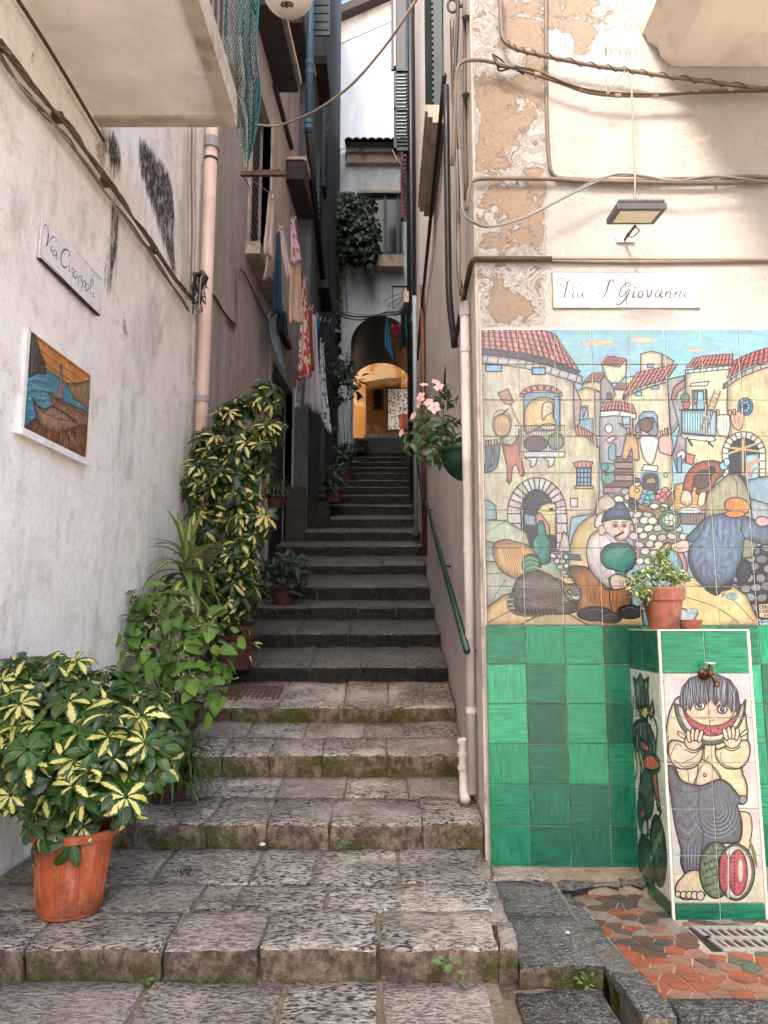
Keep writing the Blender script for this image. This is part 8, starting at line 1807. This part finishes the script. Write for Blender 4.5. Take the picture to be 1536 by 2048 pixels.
cloth([(582, 440), (588, 440), (602, 524), (581, 527)], 8.2, CM['flor'], 'pink floral top with yellow blossoms', 6, fold=.015); cloth([(581, 525), (601, 522), (606, 646), (577, 648)], 8.25, CM['beige'], 'long beige cloth hem below the pink floral top', 7, fold=.02)
cloth([(606, 560), (611, 560), (624, 752), (595, 758)], 9.2, CM['red'], 'white cloth printed with red leaves', 8, fold=.02); cloth([(617, 616), (624, 616), (627, 740), (617, 742)], 9.8, CM['orange'], 'rust-orange strip of cloth beside the red leaf print', 9, 5, 10, .015)
cloth([(622, 626), (632, 632), (643, 832), (606, 812)], 10.3, CM['white'], 'long lavender-white sheet, the largest item on the line', 10); cloth([(640, 680), (646, 690), (662, 870), (640, 846)], 10.8, CM['pat'], 'blue and white patterned cloth near the end of the line', 11)
cloth([(536, 630), (554, 632), (567, 745), (545, 700)], 8.6, CM['grey'], 'grey-teal garment hanging low below the navy one', 12); cloth([(592, 760), (604, 765), (602, 820), (590, 812)], 9.4, CM['pat'], 'small blue speckled cloth under the red leaf print', 13, 5, 8, .015)
cloth([(634, 635), (642, 640), (640, 665), (634, 660)], 11.0, CM['sky'], 'tiny blue cloth at the top of the far washing line', 14, 4, 5, .01); cloth([(648, 640), (660, 642), (661, 705), (648, 700)], 12.0, CM['dark'], 'dark checked cloth above the patterned one', 15)
cloth([(773, 633), (777, 633), (786, 722), (769, 694)], 13.5, CM['sky'], 'bright blue towel hanging before the archway', 16, fold=.03); cloth([(811, 615), (816, 612), (817, 672), (812, 680)], 13.0, CM['teal'], 'narrow turquoise cloth right of the bright blue towel', 17, 4, 8, .01)
cloth([(802, 615), (811, 615), (812, 690), (800, 700)], 13.2, CM['dark'], 'black garment between the blue and turquoise cloths', 18, 5, 8); cloth([(783, 652), (801, 648), (802, 672), (786, 676)], 13.8, CM['pr'], 'small crimson cloth behind the bright blue towel', 19, 5, 5)
cloth([(825, 683), (836, 686), (834, 722), (828, 720)], 12.0, CM['white'], 'pale rag on the right wall beside the archway', 20, 4, 6)
t = thing('washing_line', onL(538, 385, .3), 'thin washing line strung along the left wall of the alley', 'washing line'); MB().tube([onY(484, 345, 6.9), onY(542, 388, 7.6), onY(556, 455, 8.4), onY(585, 470, 8.8), onY(622, 600, 10.3), onY(650, 660, 12.2)], .004, 4).build('cord', M['cablec'], t)
MB().tube([onY(487, 345, 6.9), onY(560, 340, 7.0)], .012, 6).build('cord_end', M['rust'], t)
a, b_ = onY(484, 347, 6.9), onY(570, 341, 6.9); t = thing('line_bracket', a, 'rusty iron bar sticking out level below the netting', 'bracket'); MB().box(a[0] - .01, b_[0], 6.88, 6.92, a[2] - .025, a[2] + .015).build('bar', M['rust'], t); MB().tube([a, onL(502, 380, .0)], .006, 5).build('stay', M['iron'], t)
t = thing('drying_rack', onY(785, 572, 13.4), 'dark wall rack with white hangers above the archway laundry', 'rack')
MB().tube([onY(783, 573, 13.4), onY(832, 573, 13.4)], .018, 6).build('rail', M['iron'], t)
for x in (785, 806, 828): MB().tube([onY(x, 573, 13.4), onY(x + 1, 618, 13.4)], .008, 5).build('upright', M['iron'], t)
for (x, y) in [(795, 595), (805, 600)]: MB().tube(cat([onY(x - 26, y + 14, 13.4), onY(x - 24, y + 6, 13.4), onY(x, y - 6, 13.4), onY(x + 18, y - 10, 13.4), onY(x + 12, y + 2, 13.4), onY(x - 8, y + 22, 13.4)], 5), .012, 5).build('hanger', M['pipelight'], t, smooth=True)
cable([onY(668, 622, 14), onY(740, 630, 14), onY(836, 618, 13)], .006, M['black'], 'washing line across the alley before the arch', 'washing_line', 'washing line')
# painted lemon tile board behind the tall umbrella plant
def lemon():
    A, B = onY(494, 870, 6.7), onY(514, 1102, 6.7); t = thing('lemon_tile_board', (A[0], 6.7, B[2]), 'narrow teal tile board with yellow lemons half hidden by leaves', 'tile board')
    pl = lambda px, py: (lambda p: (p[0], p[2]))(onY(px, py, 6.7)); c = Cv('lemon_print', pl, A[0], B[0], B[2], A[2], 80, (0, 0, 1.0), '1f8078'); r = random.Random(3)
    for k in range(60): x, y = r.uniform(494, 514), r.uniform(870, 1102); c.line([(x, y), (x + r.uniform(-5, 5), y + 6)], r.choice(['2f9a6a', '1a4c6a', '56a860']), 2)
    for (x, y) in [(509, 1068), (498, 1080), (507, 1094), (503, 1000), (510, 960), (499, 930)]: c.ell(x, y, 5, 5, 'e0a428', line=.6)
    m = glaze('lemon_glaze', c.image(.03), wear=.05); n = 8
    for k in range(n): z0 = B[2] + (A[2] - B[2]) * k / n; z1 = B[2] + (A[2] - B[2]) * (k + 1) / n; tile(t, 'tile', A[0], B[0], z0, z1, 6.7, m, c.uvof, gap=.001)
    MB().box(B[0] + .005, B[0] + .022, 6.68, 6.72, B[2] - .4, A[2] + .2).build('edge_strip', M['pipew'], t); MB().box(A[0] - .05, A[0] - .01, 6.69, 6.72, B[2] - .6, A[2]).build('post', M['black'], t)
lemon()
# iron spike with tendril above the flower pot
t = thing('iron_spike', onX(888, 768, .45), 'dark spiky iron stake on the wall above the flowering pot', 'stake'); MB().tube([onX(889, 775, .45), onX(890, 745, .45), onX(890, 728, .45)], [.010, .008, .002], 5).build('stake', M['iron'], t)
# loose bits lying on the stone
for (px, py, z, lab, s) in [(525, 1691, -1.07, 'small white pebble at the foot of the second riser', .016), (362, 1687, -1.08, 'scrap of white paper by the second riser', .010), (1135, 1867, -1.22, 'little white pebble on the dark wet block', .010)]:
    p = onZ(px, py, z); b = MB(); r = random.Random(px); b.lathe(p, [(0, 0), (s, .003), (s * .8, s * .7), (0, s * .8)], 7); b.build('pebble', M['grout']); o = bpy.data.objects[-1] if False else [q for q in COL.objects if q.name.startswith('pebble')][-1]; tag(o, lab, 'pebble')
